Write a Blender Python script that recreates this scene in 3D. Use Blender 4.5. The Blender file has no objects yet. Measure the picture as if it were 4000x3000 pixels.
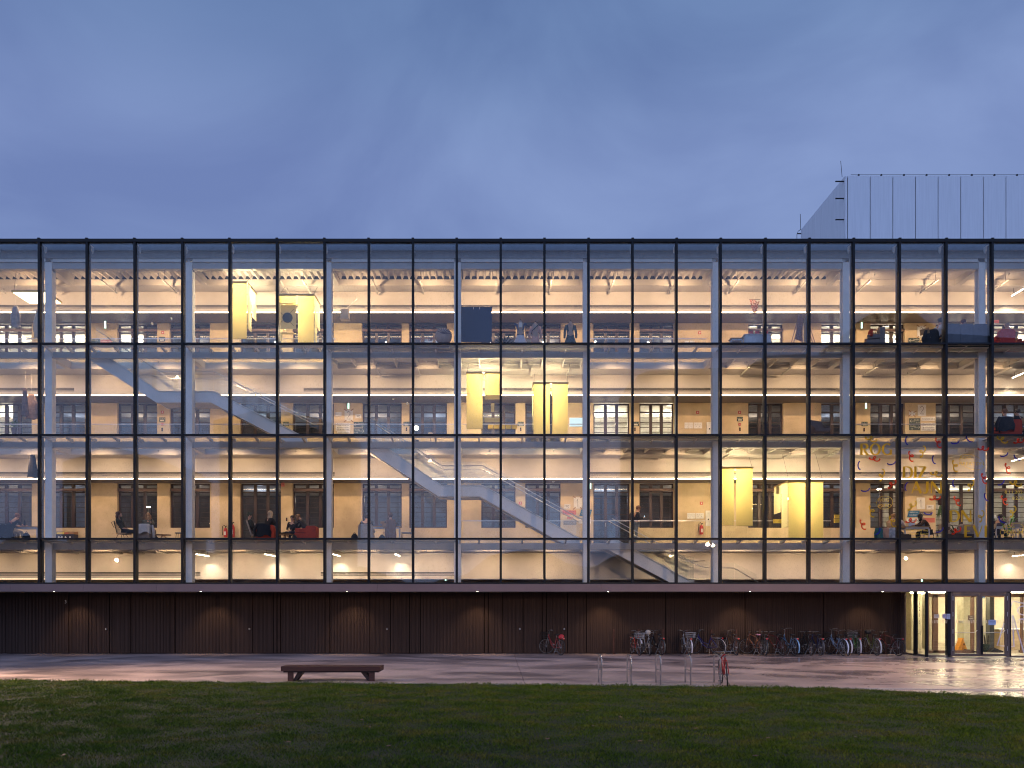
import bpy, bmesh, math, random
import numpy as np
from mathutils import Vector, Matrix
random.seed(7)
R = math.radians
sc = bpy.context.scene
# ------------------------------------------------ camera, sky, exposure
CX, HY, F = 1935.0, 2355.0, 3000.0      # measured on the photograph (4000 px wide)
EYE = 2.2
cam_d = bpy.data.cameras.new('camera'); cam = bpy.data.objects.new('camera', cam_d)
sc.collection.objects.link(cam); sc.camera = cam
cam.location = (0, 0, EYE); cam.rotation_euler = (R(90), 0, 0)
cam_d.sensor_width = 36; cam_d.lens = 27.0
cam_d.shift_x = (2000 - CX) / 4000; cam_d.shift_y = (HY - 1500) / 4000
cam_d.clip_start = 0.1; cam_d.clip_end = 3000
def X(px, Y=31.25): return (px - CX) * Y / F
def Z(py, Y=31.25): return EYE - (py - HY) * Y / F

w = bpy.data.worlds.new('World'); sc.world = w; w.use_nodes = True
nt = w.node_tree; nt.nodes.clear()
def N(t, **k):
    n = nt.nodes.new(t)
    for a, b in k.items(): setattr(n, a, b)
    return n
out = N('ShaderNodeOutputWorld'); bg = N('ShaderNodeBackground')
sky = N('ShaderNodeTexSky', sky_type='NISHITA', sun_disc=False, sun_elevation=R(2.0), sun_rotation=R(250), altitude=300, air_density=1.0, dust_density=0.6, ozone_density=3.0)
skm = N('ShaderNodeMixRGB', blend_type='MULTIPLY'); skm.inputs[0].default_value = 1; skm.inputs[2].default_value = (0.05, 0.05, 0.05, 1)
tc = N('ShaderNodeTexCoord'); sep = N('ShaderNodeSeparateXYZ')
ramp = N('ShaderNodeValToRGB')
cr = ramp.color_ramp; cr.interpolation = 'EASE'
cr.elements[0].position = 0.0; cr.elements[0].color = (0.245, 0.330, 0.60, 1)
cr.elements[1].position = 1.0; cr.elements[1].color = (0.12, 0.19, 0.40, 1)
e = cr.elements.new(0.46); e.color = (0.210, 0.290, 0.565, 1)
e = cr.elements.new(0.62); e.color = (0.140, 0.222, 0.45, 1)
mp = N('ShaderNodeMapping'); mp.inputs['Scale'].default_value = (1.2, 1.2, 1.9); mp.inputs['Rotation'].default_value = (0.2, -0.6, 0.3); mp.inputs['Location'].default_value = (0.35, 0.1, 0.2)
nz = N('ShaderNodeTexNoise'); nz.inputs['Scale'].default_value = 2.3; nz.inputs['Detail'].default_value = 6; nz.inputs['Roughness'].default_value = .5; nz.inputs['Distortion'].default_value = .6
cl = N('ShaderNodeValToRGB'); cl.color_ramp.elements[0].position = .34; cl.color_ramp.elements[0].color = (0.76, 0.78, 0.83, 1)
cl.color_ramp.elements[1].position = .68; cl.color_ramp.elements[1].color = (1.22, 1.20, 1.10, 1)
mul = N('ShaderNodeMixRGB', blend_type='MULTIPLY'); mul.inputs[0].default_value = 1
add = N('ShaderNodeMixRGB', blend_type='ADD'); add.inputs[0].default_value = .12
L = nt.links.new
L(tc.outputs['Generated'], sep.inputs[0]); L(sep.outputs['Z'], ramp.inputs[0])
L(tc.outputs['Generated'], mp.inputs[0]); L(mp.outputs[0], nz.inputs[0]); L(nz.outputs[0], cl.inputs[0])
L(ramp.outputs[0], mul.inputs[1]); L(cl.outputs[0], mul.inputs[2])
L(sky.outputs[0], skm.inputs[1]); L(mul.outputs[0], add.inputs[1]); L(skm.outputs[0], add.inputs[2])
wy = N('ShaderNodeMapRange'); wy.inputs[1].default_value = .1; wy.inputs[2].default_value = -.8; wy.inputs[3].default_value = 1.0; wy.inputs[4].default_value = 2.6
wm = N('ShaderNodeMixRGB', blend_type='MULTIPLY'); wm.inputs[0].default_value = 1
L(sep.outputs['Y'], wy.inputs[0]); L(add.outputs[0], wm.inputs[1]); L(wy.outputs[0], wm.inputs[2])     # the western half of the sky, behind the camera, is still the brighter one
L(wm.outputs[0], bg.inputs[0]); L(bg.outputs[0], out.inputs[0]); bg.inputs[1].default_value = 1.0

vs = sc.view_settings; vs.view_transform = 'Standard'; vs.look = 'None'; vs.gamma = 1; vs.exposure = 0.0; vs.use_curve_mapping = False
sc.render.engine = 'CYCLES'; cy = sc.cycles
cy.use_denoising = True; cy.denoising_prefilter = 'ACCURATE'; cy.filter_width = 1.1; cy.max_bounces = 8; cy.diffuse_bounces = 3; cy.glossy_bounces = 3; cy.transmission_bounces = 4
cy.transparent_max_bounces = 20; cy.sample_clamp_indirect = 4; cy.caustics_reflective = False; cy.caustics_refractive = False
try: cy.denoising_input_passes = 'RGB_ALBEDO_NORMAL'
except Exception: pass

# ------------------------------------------------ materials
MATS = {}
def mat(name, col, rough=.6, metal=0, var=.12, scale=6, bump=0, bscale=40, spec=.5, stretch=(1,1,1), emit=None, estr=0, hue=None):
    if name in MATS: return MATS[name]
    m = bpy.data.materials.new(name); m.use_nodes = True
    t = m.node_tree; b = t.nodes['Principled BSDF']
    b.inputs['Roughness'].default_value = rough; b.inputs['Metallic'].default_value = metal
    b.inputs['Specular IOR Level'].default_value = spec
    tcn = t.nodes.new('ShaderNodeTexCoord'); mpn = t.nodes.new('ShaderNodeMapping'); mpn.inputs['Scale'].default_value = stretch
    t.links.new(tcn.outputs['Object'], mpn.inputs[0])
    n = t.nodes.new('ShaderNodeTexNoise'); n.inputs['Scale'].default_value = scale; n.inputs['Detail'].default_value = 5
    t.links.new(mpn.outputs[0], n.inputs[0])
    r = t.nodes.new('ShaderNodeValToRGB'); r.color_ramp.elements[0].position = .3; r.color_ramp.elements[1].position = .7
    c2 = hue or col
    r.color_ramp.elements[0].color = (*[max(0, c*(1-var)) for c in col], 1); r.color_ramp.elements[1].color = (*[min(1, c*(1+var)) for c in c2], 1)
    t.links.new(n.outputs[0], r.inputs[0]); t.links.new(r.outputs[0], b.inputs['Base Color'])
    if bump:
        n2 = t.nodes.new('ShaderNodeTexNoise'); n2.inputs['Scale'].default_value = bscale; n2.inputs['Detail'].default_value = 3
        t.links.new(mpn.outputs[0], n2.inputs[0])
        bp = t.nodes.new('ShaderNodeBump'); bp.inputs['Strength'].default_value = bump; bp.inputs['Distance'].default_value = .01
        t.links.new(n2.outputs[0], bp.inputs['Height']); t.links.new(bp.outputs[0], b.inputs['Normal'])
    if emit:
        b.inputs['Emission Color'].default_value = (*emit, 1); b.inputs['Emission Strength'].default_value = estr
    MATS[name] = m; return m
def emis(name, col, s):
    if name in MATS: return MATS[name]
    m = bpy.data.materials.new(name); m.use_nodes = True; t = m.node_tree; t.nodes.clear()
    o = t.nodes.new('ShaderNodeOutputMaterial'); e = t.nodes.new('ShaderNodeEmission')
    e.inputs[0].default_value = (*col, 1); e.inputs[1].default_value = s; t.links.new(e.outputs[0], o.inputs[0])
    MATS[name] = m; return m
def glass(name, f0=.08, tint=(.9, .92, .9), rough=0.0, dirt=0, haze=0):
    if name in MATS: return MATS[name]
    m = bpy.data.materials.new(name); m.use_nodes = True; t = m.node_tree; t.nodes.clear()
    o = t.nodes.new('ShaderNodeOutputMaterial'); tr = t.nodes.new('ShaderNodeBsdfTransparent'); g = t.nodes.new('ShaderNodeBsdfGlossy')
    tr.inputs[0].default_value = (*tint, 1); g.inputs['Roughness'].default_value = rough; g.inputs[0].default_value = (1, 1, 1, 1)
    lw = t.nodes.new('ShaderNodeLayerWeight'); lw.inputs[0].default_value = .5
    p = t.nodes.new('ShaderNodeMath'); p.operation = 'POWER'; p.inputs[1].default_value = 5
    q = t.nodes.new('ShaderNodeMath'); q.operation = 'MULTIPLY_ADD'; q.inputs[1].default_value = 1 - f0; q.inputs[2].default_value = f0
    mx = t.nodes.new('ShaderNodeMixShader')
    t.links.new(lw.outputs['Facing'], p.inputs[0]); t.links.new(p.outputs[0], q.inputs[0]); t.links.new(q.outputs[0], mx.inputs[0])
    t.links.new(tr.outputs[0], mx.inputs[1]); t.links.new(g.outputs[0], mx.inputs[2])
    last = mx
    if dirt or haze:
        df = t.nodes.new('ShaderNodeBsdfDiffuse'); df.inputs[0].default_value = (.7, .7, .72, 1)
        tcn = t.nodes.new('ShaderNodeTexCoord'); mpn = t.nodes.new('ShaderNodeMapping'); mpn.inputs['Scale'].default_value = (1, 1, .3)
        n = t.nodes.new('ShaderNodeTexNoise'); n.inputs['Scale'].default_value = 45; n.inputs['Detail'].default_value = 4
        n2 = t.nodes.new('ShaderNodeTexNoise'); n2.inputs['Scale'].default_value = .5
        r = t.nodes.new('ShaderNodeMapRange'); r.inputs[1].default_value = .56; r.inputs[2].default_value = .75; r.inputs[3].default_value = haze; r.inputs[4].default_value = haze + dirt
        r2 = t.nodes.new('ShaderNodeMapRange'); r2.inputs[1].default_value = .35; r2.inputs[2].default_value = .65
        mm = t.nodes.new('ShaderNodeMath'); mm.operation = 'MULTIPLY'
        t.links.new(tcn.outputs['Object'], mpn.inputs[0]); t.links.new(mpn.outputs[0], n.inputs[0]); t.links.new(tcn.outputs['Object'], n2.inputs[0])
        t.links.new(n.outputs[0], r.inputs[0]); t.links.new(n2.outputs[0], r2.inputs[0]); t.links.new(r.outputs[0], mm.inputs[0]); t.links.new(r2.outputs[0], mm.inputs[1])
        m2 = t.nodes.new('ShaderNodeMixShader'); t.links.new(mm.outputs[0], m2.inputs[0]); t.links.new(mx.outputs[0], m2.inputs[1]); t.links.new(df.outputs[0], m2.inputs[2]); last = m2
    t.links.new(last.outputs[0], o.inputs[0]); MATS[name] = m; return m
def cloth_translucent(name, col, k=.5, clear=0.0):
    if name in MATS: return MATS[name]
    m = bpy.data.materials.new(name); m.use_nodes = True; t = m.node_tree; t.nodes.clear()
    o = t.nodes.new('ShaderNodeOutputMaterial'); d = t.nodes.new('ShaderNodeBsdfDiffuse'); tl = t.nodes.new('ShaderNodeBsdfTranslucent'); mx = t.nodes.new('ShaderNodeMixShader')
    n = t.nodes.new('ShaderNodeTexNoise'); n.inputs['Scale'].default_value = 3; r = t.nodes.new('ShaderNodeValToRGB')
    r.color_ramp.elements[0].color = (*[c*.93 for c in col], 1); r.color_ramp.elements[1].color = (*col, 1)
    t.links.new(n.outputs[0], r.inputs[0])
    for s in (d, tl): t.links.new(r.outputs[0], s.inputs[0])
    mx.inputs[0].default_value = k; t.links.new(d.outputs[0], mx.inputs[1]); t.links.new(tl.outputs[0], mx.inputs[2]); last = mx
    if clear:
        tr = t.nodes.new('ShaderNodeBsdfTransparent'); m2 = t.nodes.new('ShaderNodeMixShader'); m2.inputs[0].default_value = clear
        t.links.new(mx.outputs[0], m2.inputs[1]); t.links.new(tr.outputs[0], m2.inputs[2]); last = m2
    t.links.new(last.outputs[0], o.inputs[0]); MATS[name] = m; return m

M_black = mat('black anodised metal', (.009, .009, .011), .5, 0, spec=.25)
M_mul = mat('dark blue grey metal', (.035, .042, .055), .55, 0)
M_steel = mat('light grey painted steel', (.80, .76, .71), .5, 0, var=.05, scale=3)
M_beam = mat('grey painted beam', (.46, .43, .41), .55, 0, var=.06, scale=3)
M_white = mat('off white paint', (.62, .58, .54), .7, var=.05, scale=2, bump=.15)
M_plaster = mat('beige clay plaster', (.60, .46, .27), .9, var=.15, scale=1.1, bump=.4, bscale=14, hue=(.64, .50, .31))
M_perf = mat('grey perforated soffit', (.17, .145, .125), .8, var=.15, scale=60)
M_slot = mat('black slot', (.012, .011, .011), .8)
M_brown = mat('dark mahogany frame', (.040, .019, .014), .4, var=.25, scale=5, stretch=(1, 1, .2))
M_floor = mat('polished screed floor', (.42, .38, .33), .35, var=.1, scale=1)
M_fascia = mat('mauve brown metal', (.19, .125, .118), .55, 0, var=.09, scale=.8)
M_clad = mat('brown slatted cladding', (.056, .036, .029), .7, 0, var=.18, scale=3, stretch=(6, 6, .15), spec=.12)
M_cladbk = mat('dark cladding gap', (.016, .011, .009), .9, spec=.1)
M_doorbr = mat('bronze door metal', (.16, .115, .10), .45, .3, var=.1)
M_glass = glass('facade glass', .052, (.93, .93, .90), dirt=.20, haze=.018)
M_pane = glass('dark window glass', .045, (.75, .78, .8))
M_clear = glass('clear balustrade glass', .045, (.93, .96, .95))
M_deck = cloth_translucent('frosted floor panel', (.62, .6, .55), .5, .22)
M_chrome = mat('brushed steel', (.62, .6, .58), .28, .9, var=.06)
M_concrete = mat('roof concrete', (.3, .3, .3), .9)
E_line = emis('warm led line', (1, .70, .42), 24)
E_track = emis('white led track', (1, .86, .66), 40)
E_spot = emis('canopy downlight lens', (1, .8, .6), 60)

# ------------------------------------------------ mesh helpers
class MB:
    def __init__(s): s.v = []; s.f = []
    def add(s, vs, fs):
        o = len(s.v); s.v += [tuple(v) for v in vs]; s.f += [tuple(i + o for i in f) for f in fs]; return s
    def box(s, x0, x1, y0, y1, z0, z1):
        return s.add([(x0,y0,z0),(x1,y0,z0),(x1,y1,z0),(x0,y1,z0),(x0,y0,z1),(x1,y0,z1),(x1,y1,z1),(x0,y1,z1)],
                     [(0,3,2,1),(4,5,6,7),(0,1,5,4),(1,2,6,5),(2,3,7,6),(3,0,4,7)])
    def obox(s, c, size, m=None):
        a, b, d = [k/2 for k in size]; m = m or Matrix()
        vs = [m @ Vector(p) + Vector(c) for p in ((-a,-b,-d),(a,-b,-d),(a,b,-d),(-a,b,-d),(-a,-b,d),(a,-b,d),(a,b,d),(-a,b,d))]
        return s.add(vs, [(0,3,2,1),(4,5,6,7),(0,1,5,4),(1,2,6,5),(2,3,7,6),(3,0,4,7)])
    def prism(s, pts, y0, y1):           # polygon in XZ extruded along Y
        n = len(pts)
        return s.add([(x, y0, z) for x, z in pts] + [(x, y1, z) for x, z in pts],
                     [tuple(range(n)), tuple(range(2*n-1, n-1, -1))] + [(i, i+n, (i+1) % n + n, (i+1) % n) for i in range(n)])
    def prismx(s, pts, x0, x1):          # polygon in YZ extruded along X
        n = len(pts)
        return s.add([(x0, y, z) for y, z in pts] + [(x1, y, z) for y, z in pts],
                     [tuple(range(n)), tuple(range(2*n-1, n-1, -1))] + [(i, i+n, (i+1) % n + n, (i+1) % n) for i in range(n)])
    def tube(s, pts, r, n=6, closed=False):
        pts = [Vector(p) for p in pts]; rs = r if isinstance(r, (list, tuple)) else [r]*len(pts)
        k = len(pts); rings = []; up = Vector((.13, .31, .94))
        for i, p in enumerate(pts):
            if closed: d = pts[(i+1) % k] - pts[i-1]
            else: d = pts[min(i+1, k-1)] - pts[max(i-1, 0)]
            if d.length < 1e-9: d = Vector((0, 0, 1))
            d.normalize(); a = d.cross(up)
            if a.length < .05: a = d.cross(Vector((1, 0, 0)))
            a.normalize(); b = d.cross(a)
            rings.append([p + (a*math.cos(2*math.pi*j/n) + b*math.sin(2*math.pi*j/n))*rs[i] for j in range(n)])
        vs = [v for rg in rings for v in rg]; fs = []
        for i in range(k if closed else k-1):
            o, q = i*n, ((i+1) % k)*n
            fs += [(o+j, o+(j+1) % n, q+(j+1) % n, q+j) for j in range(n)]
        if not closed: fs += [tuple(range(n-1, -1, -1)), tuple(range((k-1)*n, k*n))]
        return s.add(vs, fs)
    def lathe(s, prof, c, n=12):
        c = Vector(c); vs = []; fs = []; k = len(prof)
        for r, z in prof: vs += [c + Vector((r*math.cos(2*math.pi*j/n), r*math.sin(2*math.pi*j/n), z)) for j in range(n)]
        for i in range(k-1): fs += [(i*n+j, i*n+(j+1) % n, (i+1)*n+(j+1) % n, (i+1)*n+j) for j in range(n)]
        fs += [tuple(range(n-1, -1, -1)), tuple(range((k-1)*n, k*n))]
        return s.add(vs, fs)
    def ball(s, c, r, n=10, m=6, sq=(1, 1, 1), rot=None):
        c = Vector(c); vs = []; fs = []
        rot = rot or Matrix()
        for i in range(1, m):
            t = math.pi*i/m
            for j in range(n):
                a = 2*math.pi*j/n
                vs.append(c + rot @ Vector((r*sq[0]*math.sin(t)*math.cos(a), r*sq[1]*math.sin(t)*math.sin(a), r*sq[2]*math.cos(t))))
        vs += [c + rot @ Vector((0, 0, r*sq[2])), c - rot @ Vector((0, 0, r*sq[2]))]; a, b = len(vs)-2, len(vs)-1
        for i in range(m-2): fs += [(i*n+j, (i+1)*n+j, (i+1)*n+(j+1) % n, i*n+(j+1) % n) for j in range(n)]
        fs += [(a, j, (j+1) % n) for j in range(n)] + [(b, (m-2)*n+(j+1) % n, (m-2)*n+j) for j in range(n)]
        return s.add(vs, fs)
    def ribbon(s, pts, wd, y, th=.004, closed=False):   # flat stroke in XZ at depth y
        k = len(pts); ws = wd if isinstance(wd, (list, tuple)) else [wd]*k; Lf = []; Rt = []
        for i, (x, z) in enumerate(pts):
            if closed: a, b = pts[i-1], pts[(i+1) % k]
            else: a, b = pts[max(i-1, 0)], pts[min(i+1, k-1)]
            dx, dz = b[0]-a[0], b[1]-a[1]; l = math.hypot(dx, dz) or 1; nx, nz_ = -dz/l*ws[i]/2, dx/l*ws[i]/2
            Lf.append((x+nx, z+nz_)); Rt.append((x-nx, z-nz_))
        vs = []; fs = []
        for a, b in zip(Lf, Rt): vs += [(a[0], y, a[1]), (b[0], y, b[1]), (a[0], y+th, a[1]), (b[0], y+th, b[1])]
        for i in range(k if closed else k-1):
            o, q = 4*i, 4*((i+1) % k)
            fs += [(o, o+1, q+1, q), (o+2, q+2, q+3, o+3), (o, q, q+2, o+2), (o+1, o+3, q+3, q+1)]
        return s.add(vs, fs)
    def build(s, name, m, parent=None, loc=None, smooth=False):
        me = bpy.data.meshes.new(name); me.from_pydata(s.v, [], s.f)
        if smooth: me.polygons.foreach_set('use_smooth', [True]*len(me.polygons))
        me.update(); return obj(name, me, m, parent, loc)
def obj(name, me, m=None, parent=None, loc=None):
    o = bpy.data.objects.new(name, me); sc.collection.objects.link(o)
    if m and not me.materials: me.materials.append(m)
    if parent: o.parent = parent
    if loc is not None: o.location = loc
    return o
def tag(o, label=None, cat=None, group=None, kind=None):
    if label: o['label'] = label
    if cat: o['category'] = cat
    if group: o['group'] = group
    if kind: o['kind'] = kind
    return o
def thing(name, label, cat, loc=(0, 0, 0), rz=0, group=None):
    o = bpy.data.objects.new(name, None); sc.collection.objects.link(o); o.empty_display_size = .2
    o.location = loc; o.rotation_euler = (0, 0, rz); tag(o, label, cat, group); return o
def copy_tree(o, parent=None, loc=None):
    c = o.copy(); sc.collection.objects.link(c); c.parent = parent
    if loc is not None: c.location = loc
    for ch in o.children: copy_tree(ch, c)
    return c
def shared(mesh_obj, parent, loc, scale=None):      # another object on the same mesh data
    c = mesh_obj.copy(); sc.collection.objects.link(c); c.parent = parent; c.location = loc
    if scale: c.scale = scale
    return c
_T = {}
def text_mb(s, mb, x, z, h, y, wd=None, th=.003, align='CENTER', shear=0, flip=False):
    key = s
    if key not in _T:
        cu = bpy.data.curves.new('t', 'FONT'); cu.body = s; cu.size = 1; cu.resolution_u = 2; cu.extrude = 0
        o = bpy.data.objects.new('t', cu); sc.collection.objects.link(o)
        dg = bpy.context.evaluated_depsgraph_get(); me = bpy.data.meshes.new_from_object(o.evaluated_get(dg))
        _T[key] = ([tuple(v.co) for v in me.vertices], [tuple(p.vertices) for p in me.polygons])
        bpy.data.objects.remove(o); bpy.data.meshes.remove(me); bpy.data.curves.remove(cu)
    v, f = _T[key]
    if not v: return mb
    x0, x1 = min(p[0] for p in v), max(p[0] for p in v); z0 = min(p[1] for p in v); z1 = max(p[1] for p in v)
    sz = h/(z1-z0 or 1); sx = (wd/(x1-x0)) if wd else sz
    ox = {'CENTER': x - sx*(x0+x1)/2, 'LEFT': x - sx*x0, 'RIGHT': x - sx*x1}[align]
    vs = []
    for px_, pz_, _ in v:
        zz = (pz_-z0)*sz; xx = px_*sx + shear*zz
        if flip: xx = sx*(x0+x1) - px_*sx
        vs.append((ox+xx, y, z+zz))
    fs = [tuple(reversed(q)) for q in f] if flip else f
    return mb.add(vs, [tuple(q) for q in fs])

def vinyl(name, col, clear=.55):
    m = cloth_translucent(name, col, .9, clear)
    for n in m.node_tree.nodes:
        if n.type == 'BSDF_TRANSPARENT': n.inputs[0].default_value = (*[min(1, c*1.08) for c in col], 1)
    return m
# ------------------------------------------------ ground, pavement, grass
YG, YC, YE, YB, YW = 31.25, 31.9, 33.4, 34.3, 35.7      # glass, columns, gallery edge, bulkhead, back wall
FL = {1: 4.75, 2: 8.95, 3: 12.66}                        # floor levels
SB = {0: 4.42, 1: 8.65, 2: 12.38, 3: 16.09}              # beam undersides
SO = {0: 3.28, 1: 7.76, 2: 11.5, 3: 15.2}                # bulkhead undersides
MULX = [X(p) for p in (-593, -406.6, -220, -33.5, 152.9, 339.5, 526.2, 712.4, 897, 1082, 1267.7, 1440.3, 1613, 1784, 1956, 2126.8, 2299, 2471, 2642.8, 2815, 2989.5, 3161.3, 3334.2, 3514.3, 3696.1, 3876, 4057, 4239, 4421, 4603)]
COLX = [MULX[i] for i in range(1, 30, 3)]
XL, XR = MULX[0] - .02, MULX[-1] + .02
def ground_at(px, py):
    Y = EYE*F/(py-HY); return (X(px, Y), Y)
kerb = [ground_at(*p) for p in ((-900, 2652), (0, 2659), (1000, 2668), (2000, 2676), (2800, 2684), (3300, 2691), (4000, 2697), (5200, 2705))]
gedge = [ground_at(*p) for p in ((-900, 2652), (0, 2659), (1000, 2668), (2000, 2676), (2800, 2684), (3150, 2689), (3350, 2694), (3550, 2704), (3800, 2718), (4000, 2729), (4600, 2768), (5200, 2810))]
def interp(pl, x):
    for (a, b), (c, d) in zip(pl, pl[1:]):
        if a <= x <= c: return b + (d-b)*(x-a)/(c-a)
    return pl[0][1] if x < pl[0][0] else pl[-1][1]
M_ground = mat('dark asphalt', (.06, .058, .055), .8)
tag(MB().add([(-400, -400, -.05), (400, -400, -.05), (400, 400, -.05), (-400, 400, -.05)], [(0, 1, 2, 3)]).build('ground', M_ground), kind='structure')

def pavement_material():
    m = bpy.data.materials.new('wet pavement'); m.use_nodes = True; t = m.node_tree; b = t.nodes['Principled BSDF']
    tcn = t.nodes.new('ShaderNodeTexCoord'); geo = t.nodes.new('ShaderNodeNewGeometry')
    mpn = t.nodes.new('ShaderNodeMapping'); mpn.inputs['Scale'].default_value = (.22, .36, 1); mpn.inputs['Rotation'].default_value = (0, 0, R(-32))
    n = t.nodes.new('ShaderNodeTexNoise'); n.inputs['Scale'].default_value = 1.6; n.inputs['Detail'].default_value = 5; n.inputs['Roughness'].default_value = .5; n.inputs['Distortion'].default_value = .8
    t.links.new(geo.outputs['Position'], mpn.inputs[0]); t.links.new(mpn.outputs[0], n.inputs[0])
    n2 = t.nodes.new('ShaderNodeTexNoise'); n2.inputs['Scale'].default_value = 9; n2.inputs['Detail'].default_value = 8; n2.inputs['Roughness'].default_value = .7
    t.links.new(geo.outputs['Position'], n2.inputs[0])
    r = t.nodes.new('ShaderNodeValToRGB'); r.color_ramp.elements[0].position = .36; r.color_ramp.elements[0].color = (.20, .150, .145, 1)  # tree shadows put into the colour as darker streaks, with wet stains
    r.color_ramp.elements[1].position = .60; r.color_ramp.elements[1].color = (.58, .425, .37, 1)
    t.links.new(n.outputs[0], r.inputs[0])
    mx = t.nodes.new('ShaderNodeMixRGB'); mx.blend_type = 'MULTIPLY'; mx.inputs[0].default_value = 1
    r3 = t.nodes.new('ShaderNodeValToRGB'); r3.color_ramp.elements[0].position = .3; r3.color_ramp.elements[0].color = (.75, .75, .75, 1); r3.color_ramp.elements[1].position = .7; r3.color_ramp.elements[1].color = (1.1, 1.1, 1.1, 1)
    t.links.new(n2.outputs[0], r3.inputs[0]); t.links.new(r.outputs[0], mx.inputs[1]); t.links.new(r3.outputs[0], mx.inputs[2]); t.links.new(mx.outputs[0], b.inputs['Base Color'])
    # wetter towards the entrance on the right
    sp = t.nodes.new('ShaderNodeSeparateXYZ'); t.links.new(geo.outputs['Position'], sp.inputs[0])
    wx = t.nodes.new('ShaderNodeMapRange'); wx.inputs[1].default_value = 3; wx.inputs[2].default_value = 13; wx.inputs[3].default_value = 0; wx.inputs[4].default_value = .17; t.links.new(sp.outputs['X'], wx.inputs[0])
    rr = t.nodes.new('ShaderNodeMapRange'); rr.inputs[1].default_value = .35; rr.inputs[2].default_value = .62; rr.inputs[3].default_value = .33; rr.inputs[4].default_value = .48; t.links.new(n.outputs[0], rr.inputs[0])
    sb = t.nodes.new('ShaderNodeMath'); sb.operation = 'SUBTRACT'; t.links.new(rr.outputs[0], sb.inputs[0]); t.links.new(wx.outputs[0], sb.inputs[1]); t.links.new(sb.outputs[0], b.inputs['Roughness'])
    bp = t.nodes.new('ShaderNodeBump'); bp.inputs['Strength'].default_value = .25; bp.inputs['Distance'].default_value = .01
    n3 = t.nodes.new('ShaderNodeTexNoise'); n3.inputs['Scale'].default_value = 14; n3.inputs['Detail'].default_value = 6; t.links.new(geo.outputs['Position'], n3.inputs[0])
    t.links.new(n3.outputs[0], bp.inputs['Height']); t.links.new(bp.outputs[0], b.inputs['Normal'])
    b.inputs['Specular IOR Level'].default_value = .9
    return m
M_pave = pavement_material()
pave = thing('pavement', None, None); tag(pave, kind='structure')
xs = [-34, -24.2, -15.9, -7.5, .8, 9.1, 17.4, 34]
for i in range(len(xs)-1):
    for y0, y1 in ((15.5, 24.79), (24.80, 36.0)):
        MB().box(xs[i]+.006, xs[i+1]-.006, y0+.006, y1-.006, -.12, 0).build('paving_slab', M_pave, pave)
MB().box(-34, 34, 15.4, 36.1, -.14, -.03).build('joint_bed', M_cladbk, pave)
# diagonal slot drain in front of the entrance
a, b = ground_at(3625, 2568), ground_at(4100, 2652)
dx, dy = b[0]-a[0], b[1]-a[1]; l = math.hypot(dx, dy); nx, ny = -dy/l*.02, dx/l*.02
MB().add([(a[0]+nx, a[1]+ny, .004), (b[0]+nx, b[1]+ny, .004), (b[0]-nx, b[1]-ny, .004), (a[0]-nx, a[1]-ny, .004)], [(0, 1, 2, 3)]).build('slot_drain', M_cladbk, pave)
# entrance grating
mb = MB()
for i in range(60): mb.box(18.0+i*.12 - .3, 18.09+i*.12 - .3, 30.78, 31.12, .001, .012)
mb.build('entrance_grating', mat('galvanised grating', (.33, .31, .3), .4, .7), pave)
M_kerb = mat('pale concrete kerb', (.42, .38, .36), .8, bump=.3)
k = MB(); n = len(kerb)
for i in range(n-1):
    (x0, y0), (x1, y1) = kerb[i], kerb[i+1]
    k.add([(x0, y0-.05, -.05), (x1, y1-.05, -.05), (x1, y1+.05, -.05), (x0, y0+.05, -.05), (x0, y0-.05, .02), (x1, y1-.05, .02), (x1, y1+.05, .02), (x0, y0+.05, .02)], [(4, 5, 6, 7), (0, 1, 5, 4), (3, 7, 6, 2)])
k.build('edge_strip', M_kerb, pave)

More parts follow.
